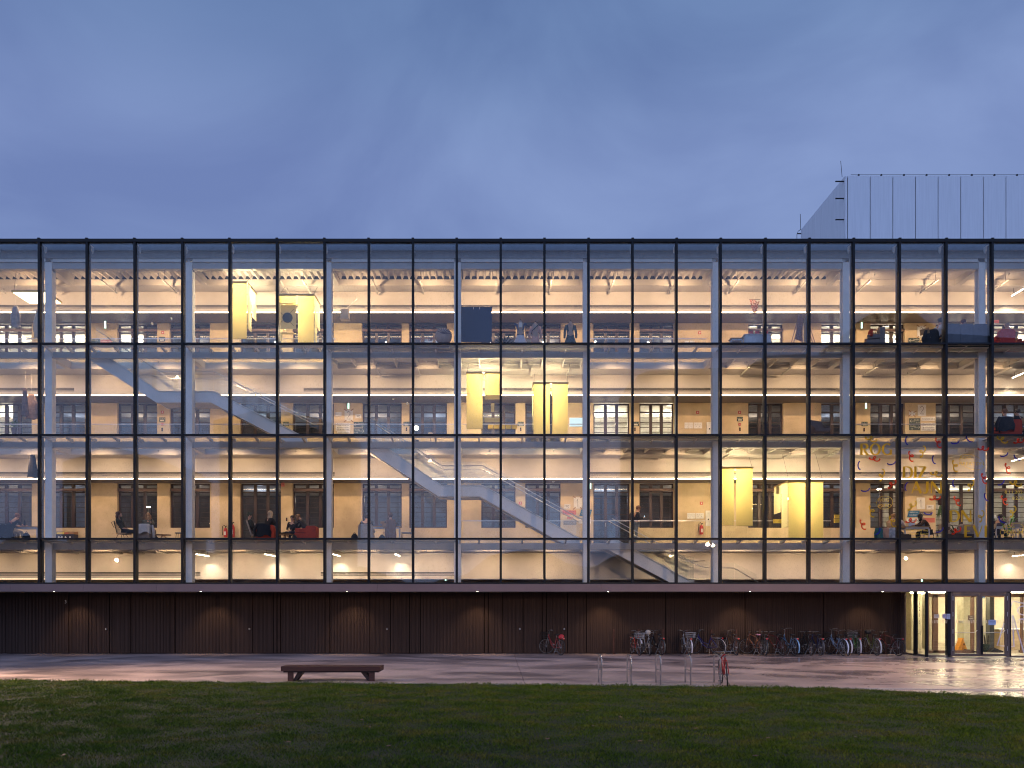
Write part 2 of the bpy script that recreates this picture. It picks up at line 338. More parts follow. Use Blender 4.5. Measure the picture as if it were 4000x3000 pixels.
# lawn: soil sheet under real blades
M_soil = mat('lawn soil and thatch', (.010, .014, .006), .95, var=.4, scale=2.5, bump=.8, bscale=60)
vs = []; fs = []
gx = np.linspace(-30, 30, 61)
for x in gx:
    e = interp(gedge, x)
    vs += [(x, e - .03, .015), (x, -40, .015)]
for i in range(60): fs.append((2*i, 2*i+1, 2*i+3, 2*i+2))
tag(MB().add(vs, fs).build('lawn', M_soil), kind='structure')
def blade_material():
    m = bpy.data.materials.new('grass blades'); m.use_nodes = True; t = m.node_tree; b = t.nodes['Principled BSDF']
    geo = t.nodes.new('ShaderNodeNewGeometry')
    n = t.nodes.new('ShaderNodeTexNoise'); n.inputs['Scale'].default_value = .9; n.inputs['Detail'].default_value = 6; n.inputs['Roughness'].default_value = .65
    mpn = t.nodes.new('ShaderNodeMapping'); mpn.inputs['Scale'].default_value = (1, 1.6, 1); t.links.new(geo.outputs['Position'], mpn.inputs[0]); t.links.new(mpn.outputs[0], n.inputs[0])
    r = t.nodes.new('ShaderNodeValToRGB'); r.color_ramp.elements[0].position = .33; r.color_ramp.elements[0].color = (.030, .068, .006, 1)
    r.color_ramp.elements[1].position = .68; r.color_ramp.elements[1].color = (.115, .105, .020, 1); e = r.color_ramp.elements.new(.5); e.color = (.060, .100, .008, 1)
    at = t.nodes.new('ShaderNodeAttribute'); at.attribute_name = 'shade'
    mx = t.nodes.new('ShaderNodeMixRGB'); mx.blend_type = 'MULTIPLY'; mx.inputs[0].default_value = 1
    cr_ = t.nodes.new('ShaderNodeValToRGB'); cr_.color_ramp.elements[0].color = (.45, .5, .45, 1); cr_.color_ramp.elements[1].color = (2.6, 2.2, 1.9, 1)
    t.links.new(at.outputs['Fac'], cr_.inputs[0]); t.links.new(n.outputs[0], r.inputs[0]); t.links.new(r.outputs[0], mx.inputs[1]); t.links.new(cr_.outputs[0], mx.inputs[2])
    t.links.new(mx.outputs[0], b.inputs['Base Color']); b.inputs['Roughness'].default_value = .55; b.inputs['Specular IOR Level'].default_value = .1
    return m
def grass(nb=420000):
    rng = np.random.default_rng(3)
    # more blades per square metre towards the camera, where each one shows
    Y = 9.6 + (22.0-9.6)*rng.random(nb)**.95
    half = Y*2100/3000 + .8
    Xs = (rng.random(nb)*2-1)*half + Y*32/3000
    ge = np.interp(Xs, [p[0] for p in gedge], [p[1] for p in gedge])
    ok = Y < ge + rng.normal(0, .035, nb); Xs, Y = Xs[ok], Y[ok]; nb = len(Xs)
    ge = ge[ok]; near_edge = np.clip(1-(ge-Y)/.25, 0, 1)
    clump = np.sin(Xs*3.1+np.sin(Y*2.3)*1.4)*np.sin(Y*2.7+np.sin(Xs*1.9)*1.7)
    h = (.028 + .016*rng.random(nb) + .018*clump) * (1 + .9*near_edge*rng.random(nb)); h = np.maximum(h, .016)
    wdt = .0030 + .0022*rng.random(nb); wdt *= (Y/12)**.6
    a = rng.random(nb)*2*np.pi; ba = rng.random(nb)*2*np.pi; bend = h*(.3 + .8*rng.random(nb))
    ax, ay = np.cos(a)*wdt, np.sin(a)*wdt; bx, by = np.cos(ba)*bend, np.sin(ba)*bend
    z0 = np.full(nb, .012)
    V = np.empty((nb, 4, 3), np.float32)
    V[:, 0] = np.stack([Xs-ax, Y-ay, z0], 1); V[:, 1] = np.stack([Xs+ax, Y+ay, z0], 1)
    V[:, 2] = np.stack([Xs+ax*.7+bx*.35, Y+ay*.7+by*.35, z0+h*.6], 1); V[:, 3] = np.stack([Xs+bx, Y+by, z0+h], 1)
    idx = (np.arange(nb)*4)[:, None]
    tri = np.concatenate([idx+[0, 1, 2], idx+[0, 2, 3]], 1).reshape(-1, 3).astype(np.int32)
    me = bpy.data.meshes.new('lawn_grass'); me.vertices.add(nb*4); me.vertices.foreach_set('co', V.reshape(-1))
    me.loops.add(tri.size); me.loops.foreach_set('vertex_index', tri.reshape(-1))
    me.polygons.add(len(tri)); me.polygons.foreach_set('loop_start', np.arange(0, tri.size, 3, dtype=np.int32)); me.polygons.foreach_set('loop_total', np.full(len(tri), 3, np.int32))
    me.update(calc_edges=True)
    at = me.attributes.new('shade', 'FLOAT', 'POINT'); at.data.foreach_set('value', np.repeat(rng.random(nb)**1.6, 4).astype(np.float32))
    me.materials.append(blade_material()); tag(obj('lawn_grass', me), 'short green lawn grass in front of the pavement', 'grass', kind='stuff')
    # fallen leaves
    ml = mat('fallen brown leaves', (.10, .04, .02), .6, var=.4, scale=20)
    mb = MB()
    for _ in range(45):
        y = 10.5 + 9.5*rng.random(); x = (rng.random()*2-1)*y*.68; r_ = .03+.025*rng.random(); an = rng.random()*6.28
        pts = [(x + r_*k_*math.cos(an+t_), y + r_*k_*math.sin(an+t_), .052 + .012*rng.random()) for t_, k_ in ((0, 1.3), (.9, .7), (1.9, .9), (3.1, 1.0), (4.2, .8), (5.3, .75))]
        mb.add(pts, [tuple(range(6))])
    tag(mb.build('fallen_leaves', ml), 'scattered fallen brown leaves lying on the lawn', 'leaves', kind='stuff')
grass()

# ------------------------------------------------ the glass fronted building
BLD = thing('glass_fronted_building', 'long glass fronted building with black mullions and lit galleries inside', 'building', (0, YG, 0))
def bp(mb, name, m, smooth=False, parent=None):       # part in world coordinates, parented to the building's base
    o = mb.build(name, m, parent or BLD, smooth=smooth)
    if parent is None: o.location = (0, -YG, 0)
    return o
def cont(name):                                       # container part of the building
    o = bpy.data.objects.new(name, None); sc.collection.objects.link(o); o.parent = BLD; o.location = (0, -YG, 0); o.empty_display_size = .1; return o
ZT = 17.02; ZROWS = [Z(2277), Z(2104), Z(1698.5), Z(1341.5), Z(941)]
for x in MULX:
    bp(MB().box(x-.047, x+.047, YG-.03, YG+.14, Z(2281), Z(934)), 'mullion', M_black)
    bp(MB().box(x-.018, x+.018, YG+.142, YG+.30, Z(2277), Z(950)), 'mullion_rib', M_mul)
for a, b in zip(MULX, MULX[1:]):
    for z in ZROWS[1:4]:
        bp(MB().box(a+.048, b-.048, YG-.01, YG+.12, z-.036, z+.036), 'transom', M_black)
    bp(MB().box(a+.048, b-.048, YG-.01, YG+.12, Z(2281)+.001, Z(2275)), 'bottom_rail', M_black)
    for i in range(4):
        z0, z1 = ZROWS[i]+.037, ZROWS[i+1]-.037
        if i == 0: z0 = Z(2275)+.001
        if i == 3: z1 = Z(946)-.001
        t1, t2, t3 = [random.uniform(-.004, .004) for _ in range(3)]      # panes never sit perfectly parallel
        bp(MB().add([(a+.048, YG+.034+t1, z0), (b-.048, YG+.034+t2, z0), (b-.048, YG+.034+t2+t3-t1, z1), (a+.048, YG+.034+t3, z1)], [(0, 1, 2, 3)]), 'glass_pane', M_glass)
bp(MB().box(XL, XR, YG-.05, YG+.2, Z(946), ZT-.02), 'roof_edge_beam', M_black)
mb = MB()
for x in MULX: mb.box(x-.05, x+.05, YG-.055, YG+.06, ZT-.018, ZT+.02)
bp(mb, 'coping_clip', M_black).__setitem__('kind', 'stuff')
# sloped roof glazing strip with fins
for a, b in zip(MULX, MULX[1:]):
    bp(MB().add([(a+.02, YG+.2, 16.93), (b-.02, YG+.2, 16.93), (b-.02, YC-.12, 17.0), (a+.02, YC-.12, 17.0)], [(0, 1, 2, 3)]), 'roof_light_pane', glass('roof glass', .06, (.55, .72, .85)))
M_upst = mat('blue grey upstand', (.16, .20, .24), .4)
bp(MB().box(XL, XR, YC-.12, YC-.05, 16.79, 17.06), 'upstand', M_upst)
for x in MULX:
    bp(MB().prismx([(YG+.2, 16.9), (YC-.121, 16.9), (YC-.121, 16.72), (YC-.2, 16.62), (YG+.31, 16.80)], x-.02, x+.02), 'roof_fin', M_steel)
# fascia under the glass
fj = [X(p) for p in (-815, -530, -240, 42, 328, 613, 900, 1188, 1475, 1766, 2058, 2350, 2644, 2940, 3240, 3542, 3846, 4150, 4450, 4750)]
for a, b in zip(fj, fj[1:]):
    bp(MB().box(max(a, XL)+.003, min(b, XR+.5)-.003, YG-.03, YG+.02, Z(2311), Z(2281)-.002), 'fascia_panel', M_fascia)
bp(MB().box(XL, XR, YG+.022, 33.6, 2.67, 2.96), 'canopy_soffit', mat('dark soffit', (.05, .04, .038), .7))
# columns
for cx in COLX:
    mb = MB().box(cx-.14, cx+.14, YC, YC+.03, 2.97, 16.35).box(cx-.14, cx+.14, YC+.27, YC+.30, 2.97, 16.08).box(cx-.02, cx+.02, YC+.03, YC+.27, 2.97, 16.08)
    mb.box(cx+.022, cx+.14, YC+.031, YC+.269, 2.97, 16.0)
    bp(mb, 'column', M_steel)
# longitudinal beams between columns
cxs = [XL - .5] + COLX + [XR + .5]
for a, b in zip(cxs, cxs[1:]):
    for lv, zb in SB.items():
        if lv == 3:
            bp(MB().box(a+.145, b-.145, YC+.05, YC+.07, 16.36, 16.79).box(a+.145, b-.145, YC-.02, YC+.05, 16.36, 16.40), 'roof_beam', M_steel)
            bp(MB().box(a+.145, b-.145, YC+.03, YC+.28, zb, 16.34), 'beam', M_beam)
        else:
            bp(MB().box(a+.145, b-.145, YC+.08, YC+.10, zb+.02, zb+.27).box(a+.145, b-.145, YC, YC+.2, zb, zb+.019), 'beam', M_beam)
# brackets from beams to the curtain wall, and the ledge they carry
nb = 0
for i in range(len(MULX)-1):
    a, b = MULX[i], MULX[i+1]
    for x in ([a+.12] if (i % 3 == 1) else [a]) + [(a+b)/2]:
        for lv in (0, 1, 2):
            z = ZROWS[lv+1]
            bp(MB().prismx([(YG+.13, z-.04), (YC+.079, z-.04), (YC+.079, z-.17), (YG+.32, z-.12)], x-.03, x+.03), 'bracket', M_steel)
for lv in (0, 1, 2):
    z = ZROWS[lv+1]; bp(MB().box(XL, XR, YG+.122, YG+.40, z-.038, z-.006), 'ledge', M_steel)
# rafters at every column line and galleries
for cx in COLX:
    for lv, zb in SB.items():
        bp(MB().box(cx-.12, cx+.12, YC+.301, YB+.3, zb+.002, zb+.30), 'rafter', M_white)
BX0, BX1 = -29.0, 31.0
for lv, z in FL.items():
    bp(MB().box(BX0, BX1, YE, YW+.3, SB[lv-1]+.004 if lv > 1 else 4.44, z), 'gallery_floor', M_white)
bp(MB().box(BX0, BX1, YE+.2, YW+.3, 16.09, 16.355), 'ring_beam', M_white)
# decks between columns: joists + frosted panels
cxe = [BX0] + COLX + [BX1]
decks = {3: [4, 5, 7, 8, 9, 10], 2: [6, 7, 9, 10], 1: [0, 1, 2, 3, 4, 8, 9, 10]}
for lv, bays in decks.items():
    for bi in bays:
        a, b = cxe[bi], cxe[bi+1]; n = max(2, round((b-a)/.9)); zt = FL[lv]
        for k in range(n):
            x0, x1 = a + (b-a)*k/n, a + (b-a)*(k+1)/n
            if k: bp(MB().box(x0-.03, x0+.03, YC+.201, YE-.001, zt-.24, zt-.03), 'joist', M_white)
            bp(MB().box(x0+.004, x1-.004, YC+.13, YE-.001, zt-.028, zt), 'floor_panel', M_deck)
            bp(MB().box(x0+.004, x1-.004, YG+.14, YC-.004, zt-.028, zt), 'edge_floor_panel', M_deck)
        bp(MB().box(a, b, YE-.10, YE-.002, zt-.12, zt-.029), 'trimmer', M_white)
# bulkheads with slots, led line, perforated soffit, back wall
slots = {3: [(-500, 4500)], 2: [(-500, 290), (1186, 4500)], 1: [(-500, 1307), (2300, 4500)], 0: [(-500, 783), (1253, 1775)]}
leds = {3: [(-400, 4400)], 2: [(-400, 4400)], 1: [(-400, 4400)], 0: [(-400, 712)]}
for lv in range(4):
    z1, z0 = SB[lv], SO[lv]
    bp(MB().box(BX0, BX1, YB, YB+.08, z0, z1+.002), 'bulkhead', M_white)
    bp(MB().box(BX0, BX1, YB+.081, YW-.001, z0+.0, z0+.04), 'soffit', M_perf)
    for p0, p1 in slots[lv]:
        for j in range(3):
            zz = Z((1198, 1522, 1850.5, 2241.5)[3-lv], YB) + (1-j)*.058
            bp(MB().box(X(p0, YB), X(p1, YB), YB-.006, YB-.002, zz-.017, zz+.017), 'air_slot', M_slot)
    for p0, p1 in leds[lv]:
        for q in range(8):
            xa = X(p0, YB)+(X(p1, YB)-X(p0, YB))*q/8; xb = X(p0, YB)+(X(p1, YB)-X(p0, YB))*(q+1)/8
            bp(MB().box(xa, xb-.004, YB+.004, YB+.044, z0-.026, z0-.002), 'led_line', E_line if lv else emis('faint led line', (1, .7, .42), 4))
bp(MB().box(X(712, YB), BX1-.5, YB-.02, YB+.02, SO[0]-.03, SO[0]-.004), 'trim_rail', M_chrome)
# roof deck: corrugated on the left, plain on the right
x0, x1 = BX0, X(3300, YC)
mb = MB(); x = x0
while x < x1:
    mb.prism([(x, 16.36), (x+.05, 16.36), (x+.10, 16.50), (x+.25, 16.50), (x+.30, 16.36), (x+.30, 16.52), (x, 16.52)], YC+.1, 33.62); x += .30
bp(mb, 'corrugated_ceiling', M_white).__setitem__('kind', 'stuff')
bp(MB().box(x0, x1, 33.63, 33.695, 16.361, 16.52), 'dark_filler', mat('dark blue insulation', (.02, .025, .045), .9))
bp(MB().box(x1+.01, BX1, YC+.29, YB+.3, 16.34, 16.52), 'ceiling', M_white)
bp(MB().box(BX0-.5, BX1+.5, YC+.0, 46, 16.53, 16.95), 'roof', M_concrete)
bp(MB().box(BX0-.31, BX0, YC, 46, 0, 16.5), 'end_wall', M_white); bp(MB().box(BX1, BX1+.31, YC, 46, 2.6, 16.5), 'end_wall', M_white)
# back wall with its openings
OPN = [(-560, -405), (-320, -160), (-40, 124), (178, 332), (458, 614), (663, 820), (938, 1098), (1143, 1304), (1415, 1569), (1598, 1746), (1880, 2014), (2052, 2190), (2318, 2460), (2498, 2633), (2923, 3060), (3208, 3345), (3400, 3535), (3655, 3820), (3882, 4030), (4120, 4270), (4350, 4500)]
DOORS = {1: (6, 12, 17), 2: (11, 12), 3: ()}
LIT = {3: (2, 3, 4, 14, 15, 16, 17, 18, 19), 2: (2, 12, 13), 1: (16, 17, 18, 19)}
ZWTOP = {1: 7.74, 2: 11.49, 3: 15.19}
for lv in (1, 2, 3):
    z0, z1 = FL[lv], SO[lv]+.01; xp = BX0
    for i, (p0, p1) in enumerate(OPN):
        a, b = X(p0, YW), X(p1, YW); bp(MB().box(xp, a, YW, YW+.35, z0, z1), 'plaster_pier', M_plaster); xp = b
        if i not in DOORS[lv]: bp(MB().box(a, b, YW+.001, YW+.35, z0, Z(2062, YW)-FL[1]+z0), 'plaster_parapet', M_plaster)
    bp(MB().box(xp, BX1, YW, YW+.35, z0, z1), 'plaster_pier', M_plaster)
bp(MB().box(BX0, X(3523, YW), YW, YW+.3, 0, 4.44), 'ground_floor_wall', M_plaster)
bp(MB().box(X(3523, YW), BX1, YW+.001, YW+.3, 2.75, 4.44), 'lobby_lintel', M_plaster)
# rooms behind the windows
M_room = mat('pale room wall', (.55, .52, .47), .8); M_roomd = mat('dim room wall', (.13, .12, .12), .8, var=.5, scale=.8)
for lv in (1, 2, 3):
    zf, zt = FL[lv], FL[lv]+3.2
    bp(MB().box(BX0, BX1, YW+.31, 41, zf-.2, zf-.01), 'room_floor', M_floor)
    bp(MB().box(BX0, BX1, YW+.36, 41, SO[lv]+.1, SO[lv]+.3), 'room_ceiling', M_room)
    ss = sorted(LIT[lv]); prev = None
    for i, (p0, p1) in enumerate(OPN):
        lit = i in LIT[lv]
        a = X(OPN[i-1][1]/2 + p0/2, 38) if i else BX0; b = X((p1 + OPN[i+1][0])/2, 38) if i < len(OPN)-1 else BX1
        bp(MB().box(a, b-.01, 40.6, 40.7, zf, zt), 'room_back_wall', M_room if lit else M_roomd)  # shade of unlit rooms put into a darker wall colour
        if not lit and lv < 3 or (not lit and i % 2):
            ld = bpy.data.lights.new('dim_room_fill', 'POINT'); ld.energy = 26 if lv == 1 else 18; ld.color = (1, .80, .66) if i % 3 else (.62, .72, 1); ld.shadow_soft_size = .15  # unseen fill added to lift the dim rooms behind their window bars
            lo = bpy.data.objects.new('dim_room_fill', ld); sc.collection.objects.link(lo); lo.location = ((a+b)/2, 38.6, SO[lv]-.35)
        if i and ((i-1) in LIT[lv]) != lit: bp(MB().box(a-.05, a+.05, YW+.36, 40.59, zf, zt), 'room_partition', M_room)
        if lit:
            for yy in (37.6,):
                bp(MB().box(a+.5, b-.5, yy, yy+.10, SO[lv]-.02, SO[lv]+.04), 'room_lamp', emis('room lamp', (1, .86, .66), 12) if lv > 1 else emis('dim room lamp', (1, .8, .55), 3))
                ld = bpy.data.lights.new('room_light', 'POINT'); ld.energy = 300 if lv > 1 else 70; ld.color = (1, .88, .68); ld.shadow_soft_size = .1
                lo = bpy.data.objects.new('room_light', ld); sc.collection.objects.link(lo); lo.location = ((a+b)/2, yy+.6, SO[lv]-.5)
# windows
def window(lv, i, pane_rows):
    p0, p1 = OPN[i]; a, b = X(p0, YW), X(p1, YW); door = i in DOORS[lv]
    z0 = FL[lv] if door else Z(2062, YW)-FL[1]+FL[lv]; z1 = SO[lv]; wd = b-a; ht = z1-z0; y = YW+.16
    fr = cont('door' if door and lv == 1 else 'window')
    mb = MB().box(a, a+.07, y, y+.09, z0, z1).box(b-.07, b, y, y+.09, z0, z1).box(a+.07, b-.07, y, y+.09, z0, z0+.07).box(a+.07, b-.07, y, y+.09, z1-.07, z1)
    m1, m2 = a+wd*.345, a+wd*.655
    for m_ in (m1, m2): mb.box(m_-.07, m_+.07, y-.01, y+.08, z0+.07, z1-.07)
    zt = z1 - .40
    mb.box(a+.07, m1-.07, y, y+.08, zt-.03, zt+.03).box(m1+.07, m2-.07, y, y+.08, zt-.03, zt+.03).box(m2+.07, b-.07, y, y+.08, zt-.03, zt+.03)
    mb.build('frame', M_brown, fr)
    if lv in (1, 3) and not door:
        MB().tube([(a+.02, YW+.06, zt+.1), (b-.02, YW+.06, zt+.1)], .075, 10).build('roller_tube', mat('brown metal tube', (.32, .22, .18), .35, .5), fr, smooth=True)
    rows = max(3, round((zt-z0)/.25)); bars = MB()
    spans = [(a+.07, m1-.07), (m1+.07, m2-.07), (m2+.07, b-.07)]
    for s0, s1 in spans:
        for r_ in range(1, rows): zz = z0+.07+(zt-.03-z0-.07)*r_/rows; bars.box(s0, s1, y+.02, y+.06, zz-.013, zz+.013)
    bars.build('glazing_bars', M_brown, fr).__setitem__('kind', 'stuff')
    for s0, s1 in spans:
        zs = [z0+.07, zt-.03] if pane_rows == 1 else [z0+.07+(zt-.03-z0-.07)*r_/rows for r_ in range(rows+1)]
        for q0, q1 in list(zip(zs, zs[1:])) + [(zt+.03, z1-.07)]:
            MB().add([(s0, y+.045, q0), (s1, y+.045, q0), (s1, y+.045, q1), (s0, y+.045, q1)], [(0, 1, 2, 3)]).build('pane', M_pane, fr)
    if door and lv == 1:
        MB().tube([(m1, y-.06, z0+1.0), (m1+.0, y-.06, z0+1.18)], .012).build('handle', M_chrome, fr)
for lv in (1, 2, 3):
    for i in range(len(OPN)): window(lv, i, 2 if (lv == 1 and 3 <= i <= 16) else 1)
# balustrades at the gallery edge where there is no deck
for lv in (1, 2, 3):
    for bi in range(11):
        if bi in decks[lv]: continue
        a, b = cxe[bi], cxe[bi+1]; z = FL[lv]
        g = cont('balustrade'); n = 3
        for q in range(n):
            xa, xb = a+(b-a)*q/n, a+(b-a)*(q+1)/n
            MB().add([(xa+.01, YE-.03, z-.1), (xb-.01, YE-.03, z-.1), (xb-.01, YE-.03, z+1.0), (xa+.01, YE-.03, z+1.0)], [(0, 1, 2, 3)]).build('glass_panel', M_clear, g)
        MB().box(a, b, YE-.045, YE-.015, z+1.0, z+1.03).build('top_rail', M_chrome, g)
# ------------------------------------------------ stairs
def stair(pxs, zt, zbm, y0=32.22, y1=33.32, frac=.47):
    """pxs: px of top start, landing start, landing end, foot, measured on the near stringer"""
    st = cont('staircase'); xs_ = [X(p, y0) for p in pxs]; zm = zt - (zt-zbm)*frac
    zz = [zt, zm, zm, zbm]; d = .31
    for yy in (y0, y1-.04):
        top = list(zip(xs_, zz)); bot = [(xs_[3]+.0, zz[3]-.12), (xs_[3]-.55, zz[3]-.16), (xs_[2]-.12, zz[2]-d), (xs_[1]-.12, zz[1]-d), (xs_[0]-.12-.45, zz[0]-d+.16), (xs_[0]-.3, zz[0])]
        pts = [(x_, z_+.14) for x_, z_ in top] + bot
        MB().prism(pts, yy, yy+.04).build('stringer', M_steel, st)
        if yy == y0:
            fl = MB()
            for (ax, az), (bx, bz) in zip(top, top[1:]): fl.add([(ax, yy-.05, az+.14), (bx, yy-.05, bz+.14), (bx, yy-.002, bz+.14), (ax, yy-.002, az+.14), (ax, yy-.05, az+.165), (bx, yy-.05, bz+.165), (bx, yy-.002, bz+.165), (ax, yy-.002, az+.165)], [(0, 3, 2, 1), (4, 5, 6, 7), (0, 1, 5, 4), (2, 3, 7, 6)])
            fl.build('top_flange', M_steel, st)
    # soffit plate
    pl = [(xs_[0]-.4, zz[0]-.22), (xs_[1]-.12, zz[1]-.27), (xs_[2]-.12, zz[2]-.27), (xs_[3]-.5, zz[3]-.14)]
    mb = MB()
    for (ax, az), (bx, bz) in zip(pl, pl[1:]): mb.add([(ax, y0+.04, az), (bx, y0+.04, bz), (bx, y1-.04, bz), (ax, y1-.04, az), (ax, y0+.04, az+.02), (bx, y0+.04, bz+.02), (bx, y1-.04, bz+.02), (ax, y1-.04, az+.02)], [(0, 1, 2, 3), (4, 7, 6, 5)])
    mb.build('soffit_plate', M_white, st)
    for (xa, za), (xb, zb_) in ((( xs_[0], zz[0]), (xs_[1], zz[1])), ((xs_[2], zz[2]), (xs_[3], zz[3]))):
        n = max(2, round((za-zb_)/.17))
        base = MB().box(0, (xb-xa)/n, y0+.041, y1-.041, -.05, 0).build('tread', M_floor, st); base.location = (xa, 0, za-(za-zb_)/n)
        for q in range(1, n): shared(base, st, (xa+(xb-xa)*q/n, 0, za-(za-zb_)*(q+1)/n))
    MB().box(xs_[1], xs_[2], y0+.041, y1-.041, zz[1]-.06, zz[1]).build('landing', M_floor, st)
    # handrails and glass
    line = [(xs_[0]-.1, zz[0]), (xs_[1], zz[1]), (xs_[2], zz[2]), (xs_[3], zz[3]), (xs_[3]+.45, zz[3])]
    for yy, gl in ((y0-.02, True), (y1+.0, True)):
        for hh, dy_ in ((1.0, .05 if yy < 33 else -.05), ):
            MB().tube([(x_, yy+dy_, z_+hh) for x_, z_ in line], .021, 8).build('handrail', M_chrome, st, smooth=True)
        ks = 0
        for (ax, az), (bx, bz) in zip(line[:3], line[1:4]):
            n = 3 if abs(az-bz) > .1 else 1
            for q in range(n):
                xa, xb = ax+(bx-ax)*q/n, ax+(bx-ax)*(q+1)/n; za, zb_ = az+(bz-az)*q/n, az+(bz-az)*(q+1)/n
                MB().add([(xa+.01, yy, za+.1), (xb-.01, yy, zb_+.1), (xb-.01, yy, zb_+1.15), (xa+.01, yy, za+1.15)], [(0, 1, 2, 3)]).build('glass_panel', M_clear, st)
                MB().tube([(xa+.1, yy, za+.9), (xa+.1, yy+dy_, za+.96)], .012, 5).build('rail_bracket', M_chrome, st)
    return st
stair((385, 622, 835, 1200), FL[3], FL[2])
stair((1460, 1725, 1885, 2265), FL[2], FL[1])
stair((2400, 2693, 2700, 2712), FL[1]+.0, 2.975, frac=.99)
g_ = cont('lower_handrail')
for yy in (32.25, 33.27):
    MB().tube([(X(a, yy), yy, Z(b, yy)) for a, b in ((2586, 2148), (2749, 2217.5), (2865, 2217.5), (2962, 2274))], .021, 8).build('handrail', M_chrome, g_, smooth=True)
for a, b, h0, h1 in ((2620, 2712, 2155, 2192), (2714, 2806, 2192, 2200), (2808, 2868, 2200, 2200), (2870, 2955, 2201, 2245)):
    yy = 32.22; MB().add([(X(a, yy), yy, 3.0), (X(b, yy), yy, 3.0), (X(b, yy), yy, Z(h1, yy)+.02), (X(a, yy), yy, Z(h0, yy)+.02)], [(0, 1, 2, 3)]).build('glass_panel', M_clear, g_)
# ------------------------------------------------ ground floor cladding
YK = 33.3
clad = cont('cladding')
MB().box(XL-.5, X(3523, YK), YK+.02, YK+.12, 0, 2.66).build('backing', M_cladbk, clad)
gaps = [-600, -300, -140, 346, 429, 512, 669, 685, 903, 988, 1068, 1084, 1097, 1271, 1289, 1445, 1525, 1600, 1642, 1892, 1907, 1964, 2043, 2118, 2135, 2216, 2290, 2600, 2910, 3215, 3523]
leaf = {(346, 429), (429, 512), (903, 988), (988, 1068), (1445, 1525), (1525, 1600), (1964, 2043), (2043, 2118), (2135, 2216), (2216, 2290)}
posts = [(260, 271), (669, 685), (1084, 1097), (1271, 1289), (1892, 1907)]
def slats(x0, x1, y, pitch, parent, name, m, pat=None):
    mb = MB().box(x0, x1, y-.004, y+.015, .03, 2.66); x = x0+.01; rnd = random.Random(int(x0*100))
    while x < x1-.02:
        w_ = pitch*rnd.choice((.72, .8, .8, .86)); mb.box(x, min(x+w_, x1), y-.026 - .008*rnd.random(), y-.0041, .031, 2.65); x += pitch*rnd.choice((1, 1, 1.1))
    o = mb.build(name, m, parent)
    if name == 'slatted_panel': o['kind'] = 'stuff'
    return o
for a, b in zip(gaps, gaps[1:]):
    xa, xb = X(a, YK)+.018, X(b, YK)-.018
    if (a, b) in posts: MB().box(xa, xb, YK-.06, YK+.015, .02, 2.66).build('cladding_post', mat('brown flat cladding', (.05, .031, .024), .7, 0, spec=.12), clad); continue
    door = (a, b) in leaf
    if door:
        d = cont('cladding_door'); slats(xa, xb, YK+.0, .055, d, 'door_leaf', M_clad)
        if a in (346, 903, 1445, 1964, 2135):
            h = MB().lathe([(.0, 0), (.045, 0), (.045, .02), (.03, .05), (0, .05)], (0, 0, 0), 10).build('round_handle', M_chrome, d); h.rotation_euler = (R(90), 0, 0); h.location = (xb-.12, YK-.03, 1.07)
    else: slats(xa, xb, YK+.0, .085 if a > 2200 else .06, clad, 'slatted_panel', M_clad)
MB().box(X(260, YK), X(271, YK), YK-.1, YK-.045, .02, 2.66).build('cladding_post', MATS['brown flat cladding'], clad)
for p in (780, 1352, 1865, 2377, 2933, 3454, 205):
    bp(MB().lathe([(.035, 0), (.035, .01)], (X(p), YG+.12, 2.658), 10), 'canopy_downlight', E_spot)
    ld = bpy.data.lights.new('canopy_light', 'SPOT'); ld.energy = 75; ld.color = (1, .68, .42); ld.spot_size = R(86); ld.spot_blend = .7; ld.shadow_soft_size = .03
    lo = bpy.data.objects.new('canopy_light', ld); sc.collection.objects.link(lo); lo.location = (X(p), YG+.9, 2.60); lo.rotation_euler = (R(24), 0, 0)
# ------------------------------------------------ entrance
ent = cont('entrance_glazing')
def post(p0, p1, y, m=M_doorbr, z0=0, z1=2.66, d=.10): MB().box(X(p0, y), X(p1, y), y, y+d, z0, z1).build('post', m, ent)
def pane(p0, p1, y, z0=.06, z1=2.62): MB().add([(X(p0, y), y+.05, z0), (X(p1, y), y+.05, z0), (X(p1, y), y+.05, z1), (X(p0, y), y+.05, z1)], [(0, 1, 2, 3)]).build('pane', M_glass, ent)
ya, yb_ = YK-.05, YG+.05                      # slanted screen from the wall to the doors
A = Vector((X(3523, ya), ya, 0)); Bv = Vector((X(3621, yb_), yb_, 0))
def sl(t): return A + (Bv-A)*t
def slpost(t0, t1, m, th=.06):
    p, q = sl(t0), sl(t1); d = (Bv-A).normalized(); n_ = Vector((d.y, -d.x, 0))*th/2
    MB().add([p-n_, q-n_, q+n_, p+n_] + [v+Vector((0, 0, 2.66)) for v in (p-n_, q-n_, q+n_, p+n_)], [(0, 3, 2, 1), (4, 5, 6, 7), (0, 1, 5, 4), (1, 2, 6, 5), (2, 3, 7, 6), (3, 0, 4, 7)]).build('post', m, ent)
slpost(0, .15, M_doorbr); slpost(.50, .62, M_black)
for t0, t1 in ((.15, .50), (.62, 1.0)):
    p, q = sl(t0), sl(t1); MB().add([p+Vector((0, 0, .08)), q+Vector((0, 0, .08)), q+Vector((0, 0, 2.64)), p+Vector((0, 0, 2.64))], [(0, 1, 2, 3)]).build('pane', M_glass, ent)
p, q = sl(0), sl(1); MB().tube([p+Vector((0, 0, .04)), q+Vector((0, 0, .04))], .04, 4).build('sill', M_doorbr, ent)
post(3618, 3626, YG, M_black); post(3703, 3714, YG, M_black, d=.2); post(3945, 3950, YG, M_black)
pane(3626, 3703, YG); MB().box(X(3626), X(3714), YG, YG+.1, 0, .07).build('sill', M_doorbr, ent)
